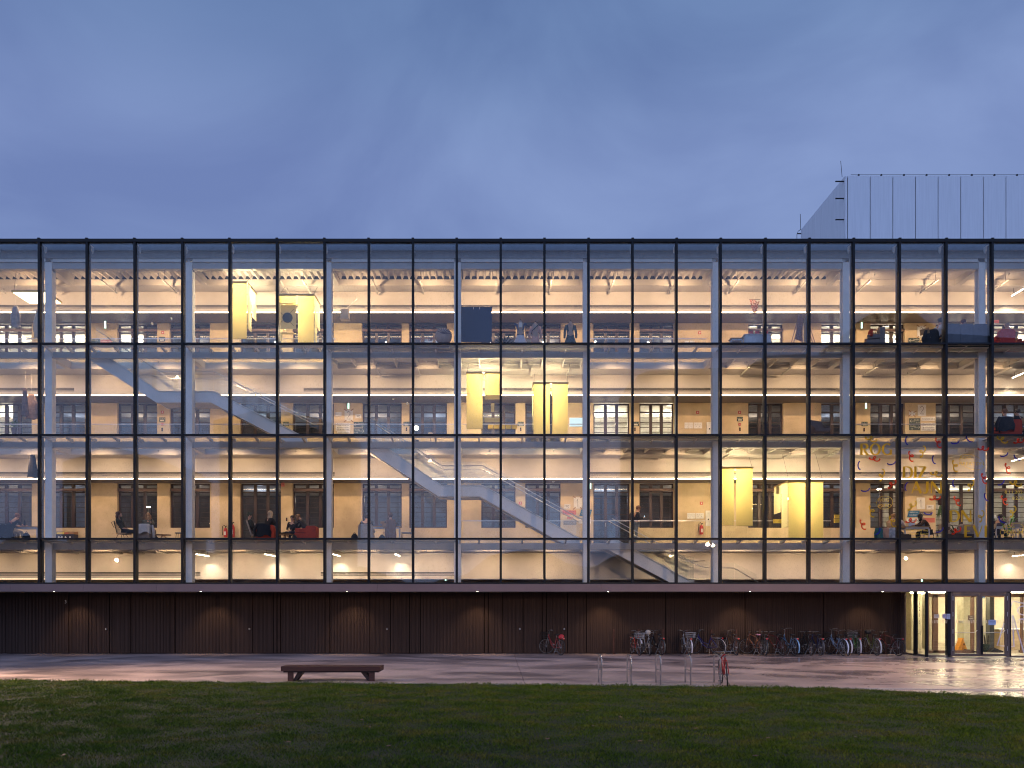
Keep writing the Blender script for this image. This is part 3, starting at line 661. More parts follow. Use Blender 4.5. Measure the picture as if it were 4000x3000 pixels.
pane(3950, 4240, YG); MB().box(X(3950), X(4240), YG, YG+.1, 0, .05).build('sill', M_doorbr, ent)
MB().box(X(3714), X(3945), YG, YG+.1, 2.60, 2.668).build('door_head', M_doorbr, ent)
def doorleaf(p0, p1, y, name='entrance_door', gl=M_glass, zt=2.59, brd=.30):
    d = cont(name); a, b = X(p0, y), X(p1, y)
    MB().box(a, a+brd*.33, y+.01, y+.07, .03, zt).box(b-brd*.33, b, y+.01, y+.07, .03, zt).box(a+brd*.33, b-brd*.33, y+.01, y+.07, .03, .13).box(a+brd*.33, b-brd*.33, y+.01, y+.07, zt-.1, zt).build('leaf_frame', M_doorbr, d)
    MB().add([(a+brd*.33, y+.04, .13), (b-brd*.33, y+.04, .13), (b-brd*.33, y+.04, zt-.1), (a+brd*.33, y+.04, zt-.1)], [(0, 1, 2, 3)]).build('pane', gl, d)
    MB().tube([(a+.1, y-.05, 1.0), (b-.22, y-.05, 1.0), (b-.13, y-.03, 1.08), (b-.1, y+.01, 1.08)], .014, 8).build('push_bar', M_chrome, d, smooth=True)
    mb = MB()
    for zz in (.25, .95, 1.65, 2.3): mb.tube([(a+.01 if p0 < 3800 else b-.01, y-.01, zz), (a+.01 if p0 < 3800 else b-.01, y-.01, zz+.18)], .012, 6)
    mb.build('hinges', M_chrome, d).__setitem__('kind', 'stuff'); return d
post(3714, 3721, YG); post(3936, 3944, YG)
doorleaf(3721, 3827, YG); d2 = doorleaf(3829, 3936, YG)
MB().box(X(3832), X(3838), YG-.05, YG-.02, .1, 1.28).build('pull_handle', M_black, d2)
# manifestation marks on the glass
mb = MB(); rnd = random.Random(4)
for p in list(range(3632, 3700, 6)) + list(range(3735, 3815, 6)) + list(range(3842, 3922, 6)) + list(range(3955, 4040, 6)):
    x = X(p); mb.prism([(x, 1.37), (x+.02, 1.37), (x+.02+.02*rnd.random(), 1.50), (x+.02*rnd.random(), 1.50)], YG+.02, YG+.023)
mb.build('glass_marks', mat('frosted film', (.55, .5, .42), .7), ent).__setitem__('kind', 'stuff')
# second line of brown door frames and the lobby beyond
Y2 = 33.6
for p0, p1 in ((3645, 3665), (3795, 3806), (3990, 3998), (3626, 3630)):
    MB().box(X(p0, Y2), X(p1, Y2), Y2, Y2+.1, 0, 2.55).build('inner_post', mat('warm brown door frame', (.20, .105, .06), .5), ent)
MB().box(X(3625, Y2), BX1, Y2, Y2+.1, 2.45, 2.66).build('inner_head', MATS['warm brown door frame'], ent)
MB().box(X(3625, Y2), X(3806, Y2), Y2, Y2+.08, 0, .12).build('inner_sill', MATS['warm brown door frame'], ent)
M_lob = mat('cream lobby wall', (.72, .66, .52), .7, var=.05)
bp(MB().box(X(3523, YK)-.1, BX1, YG+.12, 44, -.02, .006), 'lobby_floor', mat('pale lobby floor', (.55, .5, .42), .25, var=.08))
bp(MB().box(X(3523, YK)-.1, BX1, 33.61, 44, 2.7, 2.75), 'lobby_ceiling', M_lob)
bp(MB().box(X(3523, YK)-.1, BX1, 42.0, 42.1, 0, 2.7), 'lobby_back_wall', M_lob)
bp(MB().box(X(3523, YK)-.1, X(3523, YK)+.0, YK+.0, 42, 0, 2.7), 'lobby_side_wall', M_lob)
for p0, p1, y in ((3560, 3600, 35.5), (3625, 3652, 36.5), (3765, 3812, 36.4), (3835, 3862, 35.4)):
    bp(MB().box(X(p0, y), X(p1, y), y, y+.5, 0, 2.7), 'lobby_pillar', mat('sage cream pillar', (.55, .52, .38), .7))
bp(MB().box(X(3867, 34.6), X(3884, 34.6), 34.6, 34.9, 0, 2.7), 'lobby_pillar', mat('dark grey pillar', (.07, .075, .07), .5))
for y in (34.6, 37.2, 40.0):
    bp(MB().box(X(3560, y), BX1-.3, y, y+.10, 2.64, 2.69), 'lobby_lamp', emis('lobby lamp', (1, .84, .55), 60))
bp(MB().box(X(3640, 32.2), X(3700, 32.2), 32.2, 32.28, 2.62, 2.664), 'lobby_lamp', MATS['lobby lamp']); bp(MB().box(X(3740, 32.2), X(4050, 32.2), 32.2, 32.28, 2.62, 2.664), 'lobby_lamp', MATS['lobby lamp'])

# ------------------------------------------------ pale box building behind the roof
YR = 38.0
RB = thing('pale_metal_building', 'tall pale metal clad building volume behind the roof at the right', 'building', (0, YR, 0))
def rp(mb, name, m): o = mb.build(name, m, RB); o.location = (0, -YR, 0); return o
M_rb = mat('pale zinc cladding', (.80, .79, .80), .5, .0, var=.05, scale=2, stretch=(6, 6, .3)); M_rbs = mat('shadow joint', (.03, .03, .035), .7)
zt = Z(687, YR); xl = X(3301, YR)
rp(MB().box(xl+.05, 40, YR+.06, 43.4, 16.96, zt-.05), 'core', M_rbs)
js = [3301] + [3311+88.4*i for i in range(0, 12)]
for a, b in zip(js, js[1:]): rp(MB().box(X(a, YR)+.02, X(b, YR)-.02, YR, YR+.05, 16.96, zt), 'cladding_panel', M_rb)
ys = np.linspace(YR+.06, 43.5, 7)
for a, b in zip(ys, ys[1:]): rp(MB().box(xl-.002, xl+.048, a+.004, b-.004, 16.96, zt), 'side_panel', M_rb)
rp(MB().box(xl, 40, YR+.06, 43.5, zt-.045, zt), 'roof', M_rb)
rp(MB().tube([(xl+.3, YR+.03, zt+.07), (40, YR+.03, zt+.07)], .012, 5), 'lightning_cable', M_black)
for i in range(10): rp(MB().box(xl+.65+i*1.12, xl+.72+i*1.12, YR, YR+.06, zt, zt+.09), 'cable_clip', M_black)
rp(MB().tube([(xl-.1, YR+.1, zt), (xl-.17, YR+.1, zt+.8)], .012, 5), 'lightning_rod', M_black)
rp(MB().tube([(X(3128, 43.5), 43.5, zt), (X(3126, 43.5), 43.5, zt+.9)], .015, 5), 'lightning_rod', M_black)
for p in (703, 770, 853): rp(MB().box(xl-.42, xl, YR+.1, YR+.16, Z(p, YR)-.02, Z(p, YR)+.02), 'side_bracket', M_black)
rp(MB().tube([(X(3113, 43.5), 43.5, 17), (X(3113, 43.5), 43.5, Z(915, 43.5)), (X(3118, 43.5), 43.5, Z(903, 43.5)), (X(3128, 43.5), 43.5, Z(896, 43.5))], .015, 5), 'cable', M_black)
rp(MB().box(X(3113, 43.5), X(3130, 43.5), 43.45, 43.5, Z(915, 43.5), Z(912, 43.5)), 'side_bracket', M_black)

# ------------------------------------------------ what stands opposite (seen only as reflections in the glass)
def mir(px, py, Yr):      # point at real depth Yr whose mirror image in the facade shows at (px, py)
    D = 2*YG - Yr; return (px-CX)*D/F, EYE-(py-HY)*D/F
M_far = mat('dark stucco opposite', (.07, .065, .06), .9); M_farr = mat('dark roof opposite', (.035, .03, .03), .9)
def opp(name, pts, Yr, depth, label):
    t = thing(name, label, 'house', (0, Yr, 0)); q = [mir(*p, Yr) for p in pts]; x0, x1 = q[0][0], q[-1][0]
    pp = [(x0, 0)] + q + [(x1, 0)]
    o = MB().prism(pp, Yr-depth, Yr).build('walls', M_far, t); o.location = (0, -Yr, 0)
opp('gabled_house', [(250, 1800), (400, 1750), (450, 1748), (620, 1790), (665, 1830)], -48, 14, 'dark gabled house across the lawn mirrored behind left panes')
opp('tall_house', [(840, 1640), (1000, 1600), (1150, 1610), (1330, 1660)], -52, 14, 'tall dark block across the lawn mirrored in the middle panes')
opp('long_house', [(2480, 1470), (2520, 1455), (2900, 1440), (3000, 1390), (3340, 1375)], -55, 14, 'long dark row across the lawn mirrored in the right panes')
opp('stepped_house', [(3338, 1270), (3400, 1230), (3560, 1210), (3620, 1260), (3700, 1300), (4100, 1320)], -55, 12, 'dark stepped roof house mirrored in the far right panes')
t = MB(); rnd = random.Random(9); pts = [(-260, -95)]; hh = []
xs_ = np.linspace(-170, 170, 90); prof = [9 + 3*math.sin(x*.06) + 2.5*math.sin(x*.21+1) + 1.2*rnd.random() for x in xs_]
tag(MB().prism([(-170, 0)] + list(zip(xs_, prof)) + [(170, 0)], -110, -80).build('hillside', mat('dark wooded hill', (.02, .028, .018), .95)), kind='structure')
# street lamps beside and behind the camera, one of them added (their bulbs show as reflections)
def street_lamp(x, y, h, energy, aim, label, size=70):
    t = thing('street_lamp', label, 'street lamp', (x, y, 0), 0, 'street lamps round the lawn')
    MB().tube([(0, 0, 0), (0, 0, .3), (0, 0, h)], [.09, .06, .045], 10).build('pole', M_black, t, smooth=True)
    MB().lathe([(.02, 0), (.22, .02), (.24, .06), (.08, .16), (.02, .18)], (0, 0, h), 14).build('lamp_head', M_black, t, smooth=True)
    MB().ball((0, 0, h-.03), .13, 10, 6, (1, 1, .4)).build('bulb', emis('street bulb', (1, .74, .48), 180), t, smooth=True)
    ld = bpy.data.lights.new('street_light', 'SPOT'); ld.energy = energy; ld.color = (1, .70, .47); ld.spot_size = R(size); ld.spot_blend = .9; ld.shadow_soft_size = .12
    lo = bpy.data.objects.new('street_light', ld); sc.collection.objects.link(lo); lo.location = (x, y, h-.2)
    d = Vector(aim) - lo.location; lo.rotation_euler = d.to_track_quat('-Z', 'Y').to_euler()
street_lamp(-19.0, 20.5, 7.5, 15000, (-11.5, 19.0, 0), 'black street lamp beside the left end of the lawn', 105)
street_lamp(19.5, 23.5, 8, 6500, (12, 23.5, 0), 'added black street lamp out of view beside the right end of the pavement', 110)  # made-up lamp out of view, added to brighten the paving
street_lamp(-41, -20, 6.9, 20000, (-14, 24.0, 0), 'black street lamp far off behind the left of the lawn', 26)
street_lamp(19, -6, 7.9, 17000, (4, 24.0, 0), 'black street lamp behind the lawn, right of the camera', 46)
street_lamp(22, -15, 8.5, 5000, (18, 24.5, 0), 'black street lamp behind the right of the lawn', 30)
street_lamp(43, -18, 7, 4000, (20, 27, 0), 'black street lamp at the far right behind the lawn', 30)
# ------------------------------------------------ linear lamps under the decks (some lit, most off)
def ordinal(i): return ('first', 'second', 'third', 'fourth', 'fifth', 'sixth', 'seventh', 'eighth', 'ninth', 'tenth', 'eleventh', 'twelfth', 'thirteenth', 'fourteenth', 'fifteenth', 'sixteenth', 'seventeenth', 'eighteenth')[i]
M_lampw = mat('white lamp housing', (.62, .6, .55), .5)
def hz(py, Y): return Z(py, Y)
LAMPS = {3: dict(y=1148, off=[(24, 1), (221, 1), (458, 1), (690, 1), (1127, 1), (1214, 1), (1475, 1), (1654, 1), (1938, 1), (2146, 1), (2379, 1), (2616, 1), (2847, 1), (3105, 1), (3341, 1), (3592, 1), (3855, 1)], lit=[3951]),
         2: dict(y=1468, off=[(1483, .8), (1640, .8), (2074, .8), (2216, .8), (2894, .8), (3051, .8), (3375, .8), (3539, .8), (3884, .8)], lit=[3954]),
         1: dict(y=1793, off=[(2422, .7), (2580, .7), (2823, .7), (3053, .8), (3213, .9), (3703, 1)], lit=[3952]),
         0: dict(y=2164, off=[(141, .8), (306, 1), (479, .7), (563, 1), (650, .7), (989, .7), (1158, .7), (1483, .7), (1640, .7), (3376, 1), (3539, 1), (3703, 1)], lit=[816, 1073, 1327, 1561, 3954])}
FLN = {3: 'top', 2: 'second', 1: 'first', 0: 'lowest'}
def lamp_or_fill_spot(x, y, z, aim, e, size, col=(1, .66, .37)):
    ld = bpy.data.lights.new('hall_or_fill_light', 'SPOT'); ld.energy = e; ld.color = col; ld.spot_size = R(size); ld.spot_blend = 1; ld.shadow_soft_size = .05
    lo = bpy.data.objects.new('hall_or_fill_light', ld); sc.collection.objects.link(lo); lo.location = (x, y, z)
    lo.rotation_euler = (Vector(aim)-lo.location).to_track_quat('-Z', 'Y').to_euler()
for lv, d in LAMPS.items():
    allp = sorted([(p, l, 0) for p, l in d['off']] + [(p, 1, 1) for p in d['lit']]); cnt = [0, 0]
    for p, ln, lit in allp:
        y1 = 34.02; z = Z(d['y'] + (8 if lit else 0), y1); x = X(p, y1)
        t = thing('linear_lamp', f"{'glowing' if lit else 'unlit white'} linear lamp on the {FLN[lv]} level, {ordinal(cnt[lit])} such from the left", 'lamp', (x, y1, z), 0, 'linear lamps hung under the ceilings'); cnt[lit] += 1
        L_ = 1.45*ln
        MB().box(-.026, .026, -L_, 0, 0, .05).build('housing', M_lampw, t)
        for yy in (-.15*ln, -1.25*ln): MB().tube([(0, yy, .05), (.0, yy, .05+(.42 if lv == 3 else .16))], .007, 5).build('suspension_wire', M_black, t)
        if lit:
            MB().box(-.022, .022, -L_+.02, -.02, -.014, -.001).build('diffuser', E_track, t)
            lamp_or_fill_spot(x, y1-.1, z-.08, (x, y1+.05, z-2), 85, 120, (1, .80, .55))
# added fill heads along the first beam for the warm wash on bulkheads and walls
FILL_HEADS = []
for lv in range(4):
    zt = SB[lv] - .06
    for a, b in zip(cxe, cxe[1:]):
        if b < -20 or a > 21: continue
        for f in (.25, .75):
            x = a+(b-a)*f; FILL_HEADS.append((x, YC+.42, zt, lv))
for k, (x, y, z, lv) in enumerate(FILL_HEADS):
    h = cont('added_fill_head'); MB().tube([(x, y, z+.055), (x, y+.05, z-.02)], [.02, .024], 8).build('head', M_lampw, h)
    if lv == 3: lamp_or_fill_spot(x, y+.06, z-.45, (x, YW, z-.9), 205, 150)
    else: lamp_or_fill_spot(x, y+.06, z-.05, (x, YW, z-2.4), 195 if lv else 175, 125)

# ------------------------------------------------ exit signs, lit green
M_exit = emis('lit exit sign', (.55, 1, .80), 3.5); M_exitb = mat('white sign plate', (.75, .76, .74), .5)
for px, py, w_, h_, Y, where in ((412, 1264, 8, 38, YW-.25, 'at the left on the top gallery'), (1362, 1586, 7, 22, YW-.2, 'above the paper numeral 2 at the left'), (2307, 1899, 7, 22, YW-.2, 'beside the double door on the first gallery'),
                              (3367, 1271, 8, 24, YW-.2, 'at the right on the top gallery'), (3384, 1585, 8, 22, YW-.2, 'at the right on the second gallery'), (1744, 2264, 12, 9, YW-.2, 'low behind the bottom panes in the middle'), (3603, 2267, 10, 10, YW-.2, 'low behind the bottom panes at the right')):
    t = thing('exit_sign', 'small glowing green exit sign ' + where, 'sign', (X(px, Y), Y, Z(py, Y)), 0, 'green exit signs'); s_ = Y/F
    MB().box(-w_*s_/2, w_*s_/2, .0, .03, -h_*s_/2, h_*s_/2).build('housing', M_exitb, t)
    MB().box(-w_*s_/2-.0, -w_*s_/2+.06, -.012, -.002, -h_*s_/2+.01, h_*s_/2-.01).build('lit_face', M_exit, t)
    MB().tube([(0, .015, h_*s_/2), (0, .015, h_*s_/2+.12)], .008, 5).build('rod', M_lampw, t)

# ------------------------------------------------ signs on the back wall
M_sgreen = mat('dark green sign', (.035, .055, .048), .5); M_paper = mat('white paper', (.74, .71, .66), .8); M_ink = mat('black ink', (.02, .02, .02), .8); M_cream = mat('cream lettering', (.72, .68, .52), .6)
M_red = mat('red sign', (.55, .06, .05), .5); M_tape = mat('brown parcel tape', (.36, .20, .09), .5); M_salmon = mat('salmon card', (.60, .17, .13), .7); M_bluec = mat('blue card', (.03, .16, .30), .6)
def sign(px, py, w_, h_, m, label, Y=YW-.012, cat='sign', name='sign', group=None, lines=(), ink=M_ink, tape=False, th=.01, shear=0, tilt=0):
    if len(label.split()) > 16: print('LONG', label)
    s_ = Y/F; t = thing(name, label, cat, (X(px, Y), Y, Z(py, Y)), 0, group); a, b = w_*s_/2, h_*s_/2
    q = [(-a-shear*b, -b), (a-shear*b, -b), (a+shear*b, b), (-a+shear*b, b)]
    MB().prism([(x_, z_) for x_, z_ in q], -th, 0).build('board', m, t)
    for (s, x_, z_, hh, ww) in lines:
        mb = MB(); text_mb(s, mb, x_*a, z_*b - hh*b/2, hh*b, -th-.003, wd=ww*a if ww else None); mb.build('lettering', ink, t)
    if tape:
        for sx, sz, an in ((-1, 1, .6), (1, 1, -.6), (-1, -1, -.7), (1, -1, .7)):
            MB().obox((sx*a*.85, -th-.004, sz*b*.98), (.16, .002, .045), Matrix.Rotation(an, 4, 'Y')).build('tape_strip', M_tape, t)
    if tilt: t.rotation_euler = (0, tilt, 0)
    return t
G = 'studio door signs'
for n_, px, py, wh in ((19, 633, 1325, 'the only one on the top gallery, at the left'), (5, 634, 1639, 'leftmost on the second gallery, above a red call point'), (6, 1117, 1656, 'at the foot of the upper stair'), (7, 1588, 1656, 'on the pier left of the round lamp'), (8, 2034, 1656, 'between the two yellow lanterns of the second gallery'), (9, 2484, 1656, 'between the two bright windows'), (10, 2890, 1637, 'above a red call point right of centre'), (11, 3377, 1656, 'right of the wooden lounge chair')):
    t = sign(px, py, 24, 17, M_sgreen, f'dark green Studio {n_} sign, {wh}', group=G, lines=((f'Studio {n_}', 0, .35, .5, 1.7),), ink=M_cream)
    MB().box(-.09, .09, -.014, -.011, -.07, -.015).build('name_card', M_cream, t)
def arrow(mb, x0, x1, z, h, y):     # arrow pointing from x0 to x1
    d = 1 if x1 > x0 else -1; mb.ribbon([(x0, z), (x1, z)], .014, y, .002); mb.ribbon([(x1-d*h, z+h), (x1, z), (x1-d*h, z-h)], .014, y-.0025, .002); return mb
for px, py, s1, s2, d, lab in ((1403, 1659, 'Studio', '1-6', -1, 'dark green arrow sign reading Studio 1-6 beside the left paper 2'), (1403, 1684, 'Studio', '7-12', 1, 'dark green arrow sign reading Studio 7-12 below Studio 1-6'),
                            (3573, 1645, 'Studio', '1-11', -1, 'dark green arrow sign reading Studio 1-11 at the right'), (3573, 1669, 'Studio', '12', 1, 'dark green arrow sign reading Studio 12 at the right'),
                            (3570, 1331, 'Studio', '12-19', -1, 'dark green arrow sign reading Studio 12-19 on the top gallery'), (370, 1333, 'Studio', '', 0, 'dark green Studio sign low on the top gallery at the left')):
    t = sign(px, py, 43, 22, M_sgreen, lab, group='green arrow signs', ink=M_cream, lines=((s1, .35*(-d) if d else 0, .45, .52, .95 if d else 1.2),) + (((s2, .55*(-d), -.5, .5, None),) if s2 else ()))
    if d: arrow(MB(), -d*.02, d*.23, .0, .07, -.016).build('arrow', M_cream, t)
NUM = {'1': [[(-.14, .18), (.0, .42), (0, -.42)]], '2': [[(-.2, .28), (-.12, .40), (.05, .43), (.18, .32), (.16, .12), (-.02, -.12), (-.22, -.40), (.24, -.40)]],
       '3': [[(-.18, .32), (-.05, .43), (.12, .38), (.17, .24), (.1, .07), (-.06, .02), (.12, -.02), (.2, -.2), (.12, -.38), (-.06, -.43), (-.2, -.32)]]}
for n_, px, py, lab, tp in (('2', 1362, 1623, 'white paper with a thin black 2 taped up left of the green arrow signs', True), ('2', 3601, 1603, 'white paper with a thin black 2 above the right arrow signs', False), ('3', 3599, 1295, 'white paper with a thin black 3 taped up on the top gallery', True),
                         ('1', 2257, 1964, 'white paper with a thin black 1 above the red big hall card', True), ('1', 3597, 1966, 'white paper with a thin black 1 behind the yellow window lettering', False)):
    t = sign(px, py, 32, 45, M_paper, lab, group='storey numeral papers', tape=tp); mb = MB()
    for st_ in NUM[n_]: mb.ribbon([(a*.38, b*.42) for a, b in st_], .016, -.013, .002)
    mb.build('numeral', M_ink, t)
for px, py, w_, h_, lab in ((1400, 1626, 24, 16, 'white WC paper right of the left numeral 2'), (2216, 1978, 24, 17, 'white WC paper left of the numeral 1 in the middle'), (3633, 1981, 28, 18, 'white WC paper right of the numeral 1 at the right')):
    sign(px, py, w_, h_, M_paper, lab, group='WC papers', lines=(('WC', 0, 0, 1.1, 1.1),))
for px, lab in ((1340, 'at the left'), (3626, 'at the right')):
    t = sign(px, 1667, 57, 30, M_paper, 'cream Tekstilni lab Textile Printing Lab sign ' + lab, group='textile lab papers', lines=(('Tekstilni lab-tisk', 0, .72, .32, 1.6), ('Textile Printing Lab', 0, .3, .32, 1.7), ('Foto & Video Studio', 0, -.72, .32, 1.7)))
    arrow(MB(), .26, -.26, -.05, .05, -.015).build('arrow', M_ink, t)
sign(1322, 1618, 24, 16, M_paper, 'blank small paper left of the left numeral 2', lines=(('......', 0, 0, .1, 1.2),))
sign(3563, 1616, 23, 17, M_paper, 'tilted taped paper left of the right paper 2', lines=(('.....', 0, 0, .1, 1.2),), tape=True, tilt=.12)
sign(3626, 1636, 54, 16, M_paper, 'hand drawn long paper above the right textile lab sign', lines=(('Večnamenska soba 2', 0, 0, .8, 1.8),))
sign(1342, 1688, 50, 9, M_paper, 'hand drawn paper strip below the left textile lab sign', lines=(('Večnamenska soba', 0, 0, 1.0, 1.7),))
t = sign(2224, 2002, 53, 17, M_salmon, 'red card with arrows reading velika dvorana big hall', lines=(('velika dvorana', 0, .45, .45, 1.3), ('big hall', 0, -.45, .55, 1.2)), ink=mat('dark red ink', (.2, .02, .02), .7))
sign(2227, 2023, 24, 8, M_salmon, 'small red arrow card under the big hall card', lines=(('<->', 0, 0, .8, 1.2),), ink=MATS['dark red ink'])
sign(2226, 2042, 50, 16, mat('grey drawn card', (.20, .17, .14), .8), 'dark hand lettered card under the red cards', lines=(('Večnamenska soba', 0, 0, .6, 1.7),), ink=M_paper)
for px, py, lab in ((2288, 2003, 'beside the double door on the first gallery'), (3568, 2007, 'behind the right window lettering')):
    sign(px, py, 42, 25, M_bluec, 'slanted blue KNJIŽNICA ROG library sign ' + lab, group='blue library signs', shear=.3, lines=(('KNJIŽNICA ROG', 0.05, .45, .5, 1.55), ('ROG LIBRARY', -.05, -.4, .5, 1.45)), ink=M_paper)
sign(2284, 2032, 48, 26, M_paper, 'white Spodnja card below the middle blue library sign', lines=(('Spo', 0, .3, .8, 1.0), ('Spo', 0, -.5, .5, .9)))
sign(3566, 2034, 50, 20, M_paper, 'white card below the right blue library sign', lines=(('Spodnja', 0, 0, .8, 1.6),))
sign(3615, 2006, 50, 16, MATS['grey drawn card'], 'dark drawn card beside the right blue library sign', lines=(('soba', 0, 0, .7, 1.4),), ink=M_paper)
sign(3628, 2032, 46, 18, M_salmon, 'salmon card low beside the seated reader at the right')
sign(415, 1334, 44, 12, M_salmon, 'red lettered card at the foot of the top gallery wall', lines=(('UPRAVA', 0, 0, .9, 1.7),), ink=M_paper)
sign(1105, 1893, 13, 15, M_salmon, 'red card standing out beside the door on the first gallery', Y=YW-.3, lines=(('..', 0, 0, .2, 1),))
for k, (px, py, w_, h_, nm) in enumerate(((2692, 2015, 15, 22, 'portrait'), (2707, 2015, 16, 22, 'red bordered'), (2733, 2015, 32, 22, 'wide'), (2682, 1662, 16, 23, 'upper red bordered'), (2699, 1662, 15, 23, 'upper portrait'), (2726, 1662, 33, 23, 'upper wide'), (2683, 1337, 16, 12, 'top left'), (2704, 1337, 18, 12, 'top right'))):
    sign(px, py, w_, h_, M_paper, f'{nm} white notice sheet pinned to the plaster wall', name='notice', cat='notice', group='notices on the wall', lines=(('. . .', 0, .4, .12, 1.2), ('. .', 0, -.3, .12, 1)))
fs = ((636, 1299, 'top gallery left'), (2733, 1300, 'top gallery middle'), (634, 1610, 'leftmost pier of the second gallery'), (2725, 1611, 'second gallery middle'), (2889, 1611, 'second gallery right of the fire notices'), (2033, 1965, 'behind the stair on the first gallery'), (2740, 1966, 'first gallery above the extinguisher'))
for px, py, lab in fs:
    t = sign(px, py, 11, 11, M_red, 'small red fire safety square, ' + lab, group='red fire safety squares')
    MB().box(-.02, .02, -.014, -.011, -.035, .03).box(.021, .035, -.014, -.011, .0, .03).build('pictogram', M_paper, t)
for px, py, lab in ((634, 1657, 'leftmost'), (2889, 1658, 'right of centre')):
    t = sign(px, py, 9, 9, M_red, f'red fire alarm call point, the {lab} one under a green studio sign', name='call_point', cat='alarm', th=.04, group='fire call points'); MB().box(-.02, .02, -.045, -.041, -.02, .02).build('button', M_paper, t)
for px, py, lab in ((634, 1678, 'under the leftmost call point'), (1117, 1677, 'at the foot of the upper stair'), (1588, 1677, 'left of the round lamp'), (2034, 1677, 'between the yellow lanterns'), (2480, 1677, 'between the two bright windows'), (2890, 1677, 'under the right call point'), (3375, 1679, 'right of the lounge chair'), (1120, 2029, 'beside the first gallery door')):
    t = sign(px, py, 5, 13, M_black, f'black card reader on the pier {lab}', name='card_reader', cat='card reader', th=.03, group='card readers'); MB().box(-.012, .012, -.034, -.031, -.02, .0).build('screen', mat('dim red led', (.5, .05, .05), .4), t)
for px, py, lab in ((2770, 1672, 'upper'), (2766, 2025, 'lower')):
    t = sign(px, py, 20, 60 if lab == 'lower' else 45, M_paper, f'{lab} cream wall cabinet for the fire hose', name='hose_cabinet', cat='cabinet', th=.05); MB().box(-.03, .03, -.055, -.051, -.08, -.02).build('latch', M_black, t)
# fire extinguishers
M_extr = mat('red extinguisher paint', (.50, .03, .03), .3)
for px, py, sc_, lab in ((881, 2099, 1.0, 'left red fire extinguisher by the plaster wall left of the door'), (909, 2099, 1.35, 'taller red fire extinguisher right of its neighbour'), (2740, 2088, 1.0, 'red fire extinguisher hung below the wall notices')):
    t = thing('fire_extinguisher', lab, 'fire extinguisher', (X(px, YW-.15), YW-.15, Z(py, YW-.15)), 0, 'red fire extinguishers'); t.scale = (1, 1, sc_)
    MB().lathe([(.02, 0), (.085, .0), (.09, .03), (.09, .34), (.06, .41), (.025, .44)], (0, 0, 0), 14).build('cylinder', M_extr, t, smooth=True)
    MB().tube([(0, 0, .43), (0, 0, .50), (.07, -.02, .52)], .016, 8).build('valve', M_black, t)
    MB().tube([(0, 0, .49), (-.05, -.02, .56), (-.13, -.03, .5), (-.14, -.03, .25), (-.12, -.03, .1)], .014, 6).build('hose', M_black, t)
    MB().box(-.045, .045, -.096, -.088, .1, .26).build('label_plate', M_paper, t)
# recycling bins
for px0, px1, col, nm, ic in ((205, 221, (.02, .20, .42), 'blue', 0), (221, 251, (.72, .55, .10), 'yellow', 3), (251, 267, (.45, .13, .08), 'red', 2), (267, 289, (.30, .16, .08), 'brown', 1)):
    Y = 35.2; a, b = X(px0, Y)+.004, X(px1, Y)-.004; t = thing('recycling_bin', f'dark recycling bin with {nm} lid below the window', 'bin', ((a+b)/2, Y, FL[1]), 0, 'row of recycling bins'); w_ = (b-a)/2
    MB().box(-w_, w_, 0, .35, 0, .60).build('body', mat('navy bin body', (.02, .02, .04), .6), t)
    m_ = mat(nm+' bin lid', col, .5); MB().prismx([(-.01, .601), (.36, .601), (.36, .75), (-.01, .68)], -w_, w_).build('lid', m_, t)
    MB().prismx([(.10, .706), (.25, .731), (.25, .736), (.10, .711)], -w_*.5, w_*.5).build('slot', M_black, t)
    mb = MB()
    for k in range(ic): mb.ball((-w_*.4+w_*.4*k, -.004, .46-.05*(k == 1)), .035, 8, 5, (1, .1, 1.3))
    if ic: mb.build('icon', M_paper, t)
# ------------------------------------------------ stickers on the glass
GY = YG+.012
def sticker(mb, name, m): o = bp(mb, name, m); return o
S_y = vinyl('yellow vinyl', (1, .80, .15), .12); S_b = vinyl('blue vinyl', (.10, .10, .70), .05); S_r = vinyl('red vinyl', (.95, .16, .08), .08)
def bx(x_, y_): return 3300+.3616*x_, 1700+.3616*y_
def squiggle(x_, y_, ang, m, k=1.0, seed=0):
    px, py = bx(x_, y_); cx_, cz = X(px), Z(py); pts = []; rnd = random.Random(seed); L_ = .36*k; a = R(ang)
    loops = 2 if m is not S_b else 1; n = 30
    for i in range(n+1):
        t_ = i/n; ph = t_*2*math.pi*loops + 1.2
        u = (t_-.5)*L_ + .085*k*math.cos(ph); v = .075*k*math.sin(ph)*(1 if .08 < t_ < .92 else .5) + .05*k*math.sin(t_*5)
        pts.append((cx_+u*math.cos(a)-v*math.sin(a), cz+u*math.sin(a)+v*math.cos(a)))
    bp(MB().ribbon(pts, .048, GY, .003), 'squiggle_sticker', m)
for k, (x_, y_, a) in enumerate(((282, 40, 0), (400, 435, 90), (840, 180, 85), (985, 420, 0), (1360, 545, 80), (1845, 520, 0), (1700, 45, -15), (725, 765, 60), (290, 820, -60), (515, 930, -50), (1475, 880, 90), (1815, 830, 80), (1190, 330, -60))): squiggle(x_, y_, a, S_y, 1.05, k)
for k, (x_, y_, a) in enumerate(((155, 325, -70), (505, 305, 30), (668, 55, -70), (960, 265, -60), (225, 595, 30), (665, 550, -85), (1195, 80, 30), (1340, 45, -25), (1180, 515, -70), (1525, 670, -50), (1695, 515, 60), (1725, 215, 40), (1860, 245, -20), (360, 1045, 70), (1030, 1030, 50), (900, 845, 15), (1690, 915, -30))): squiggle(x_, y_, a, S_b, .8, k)
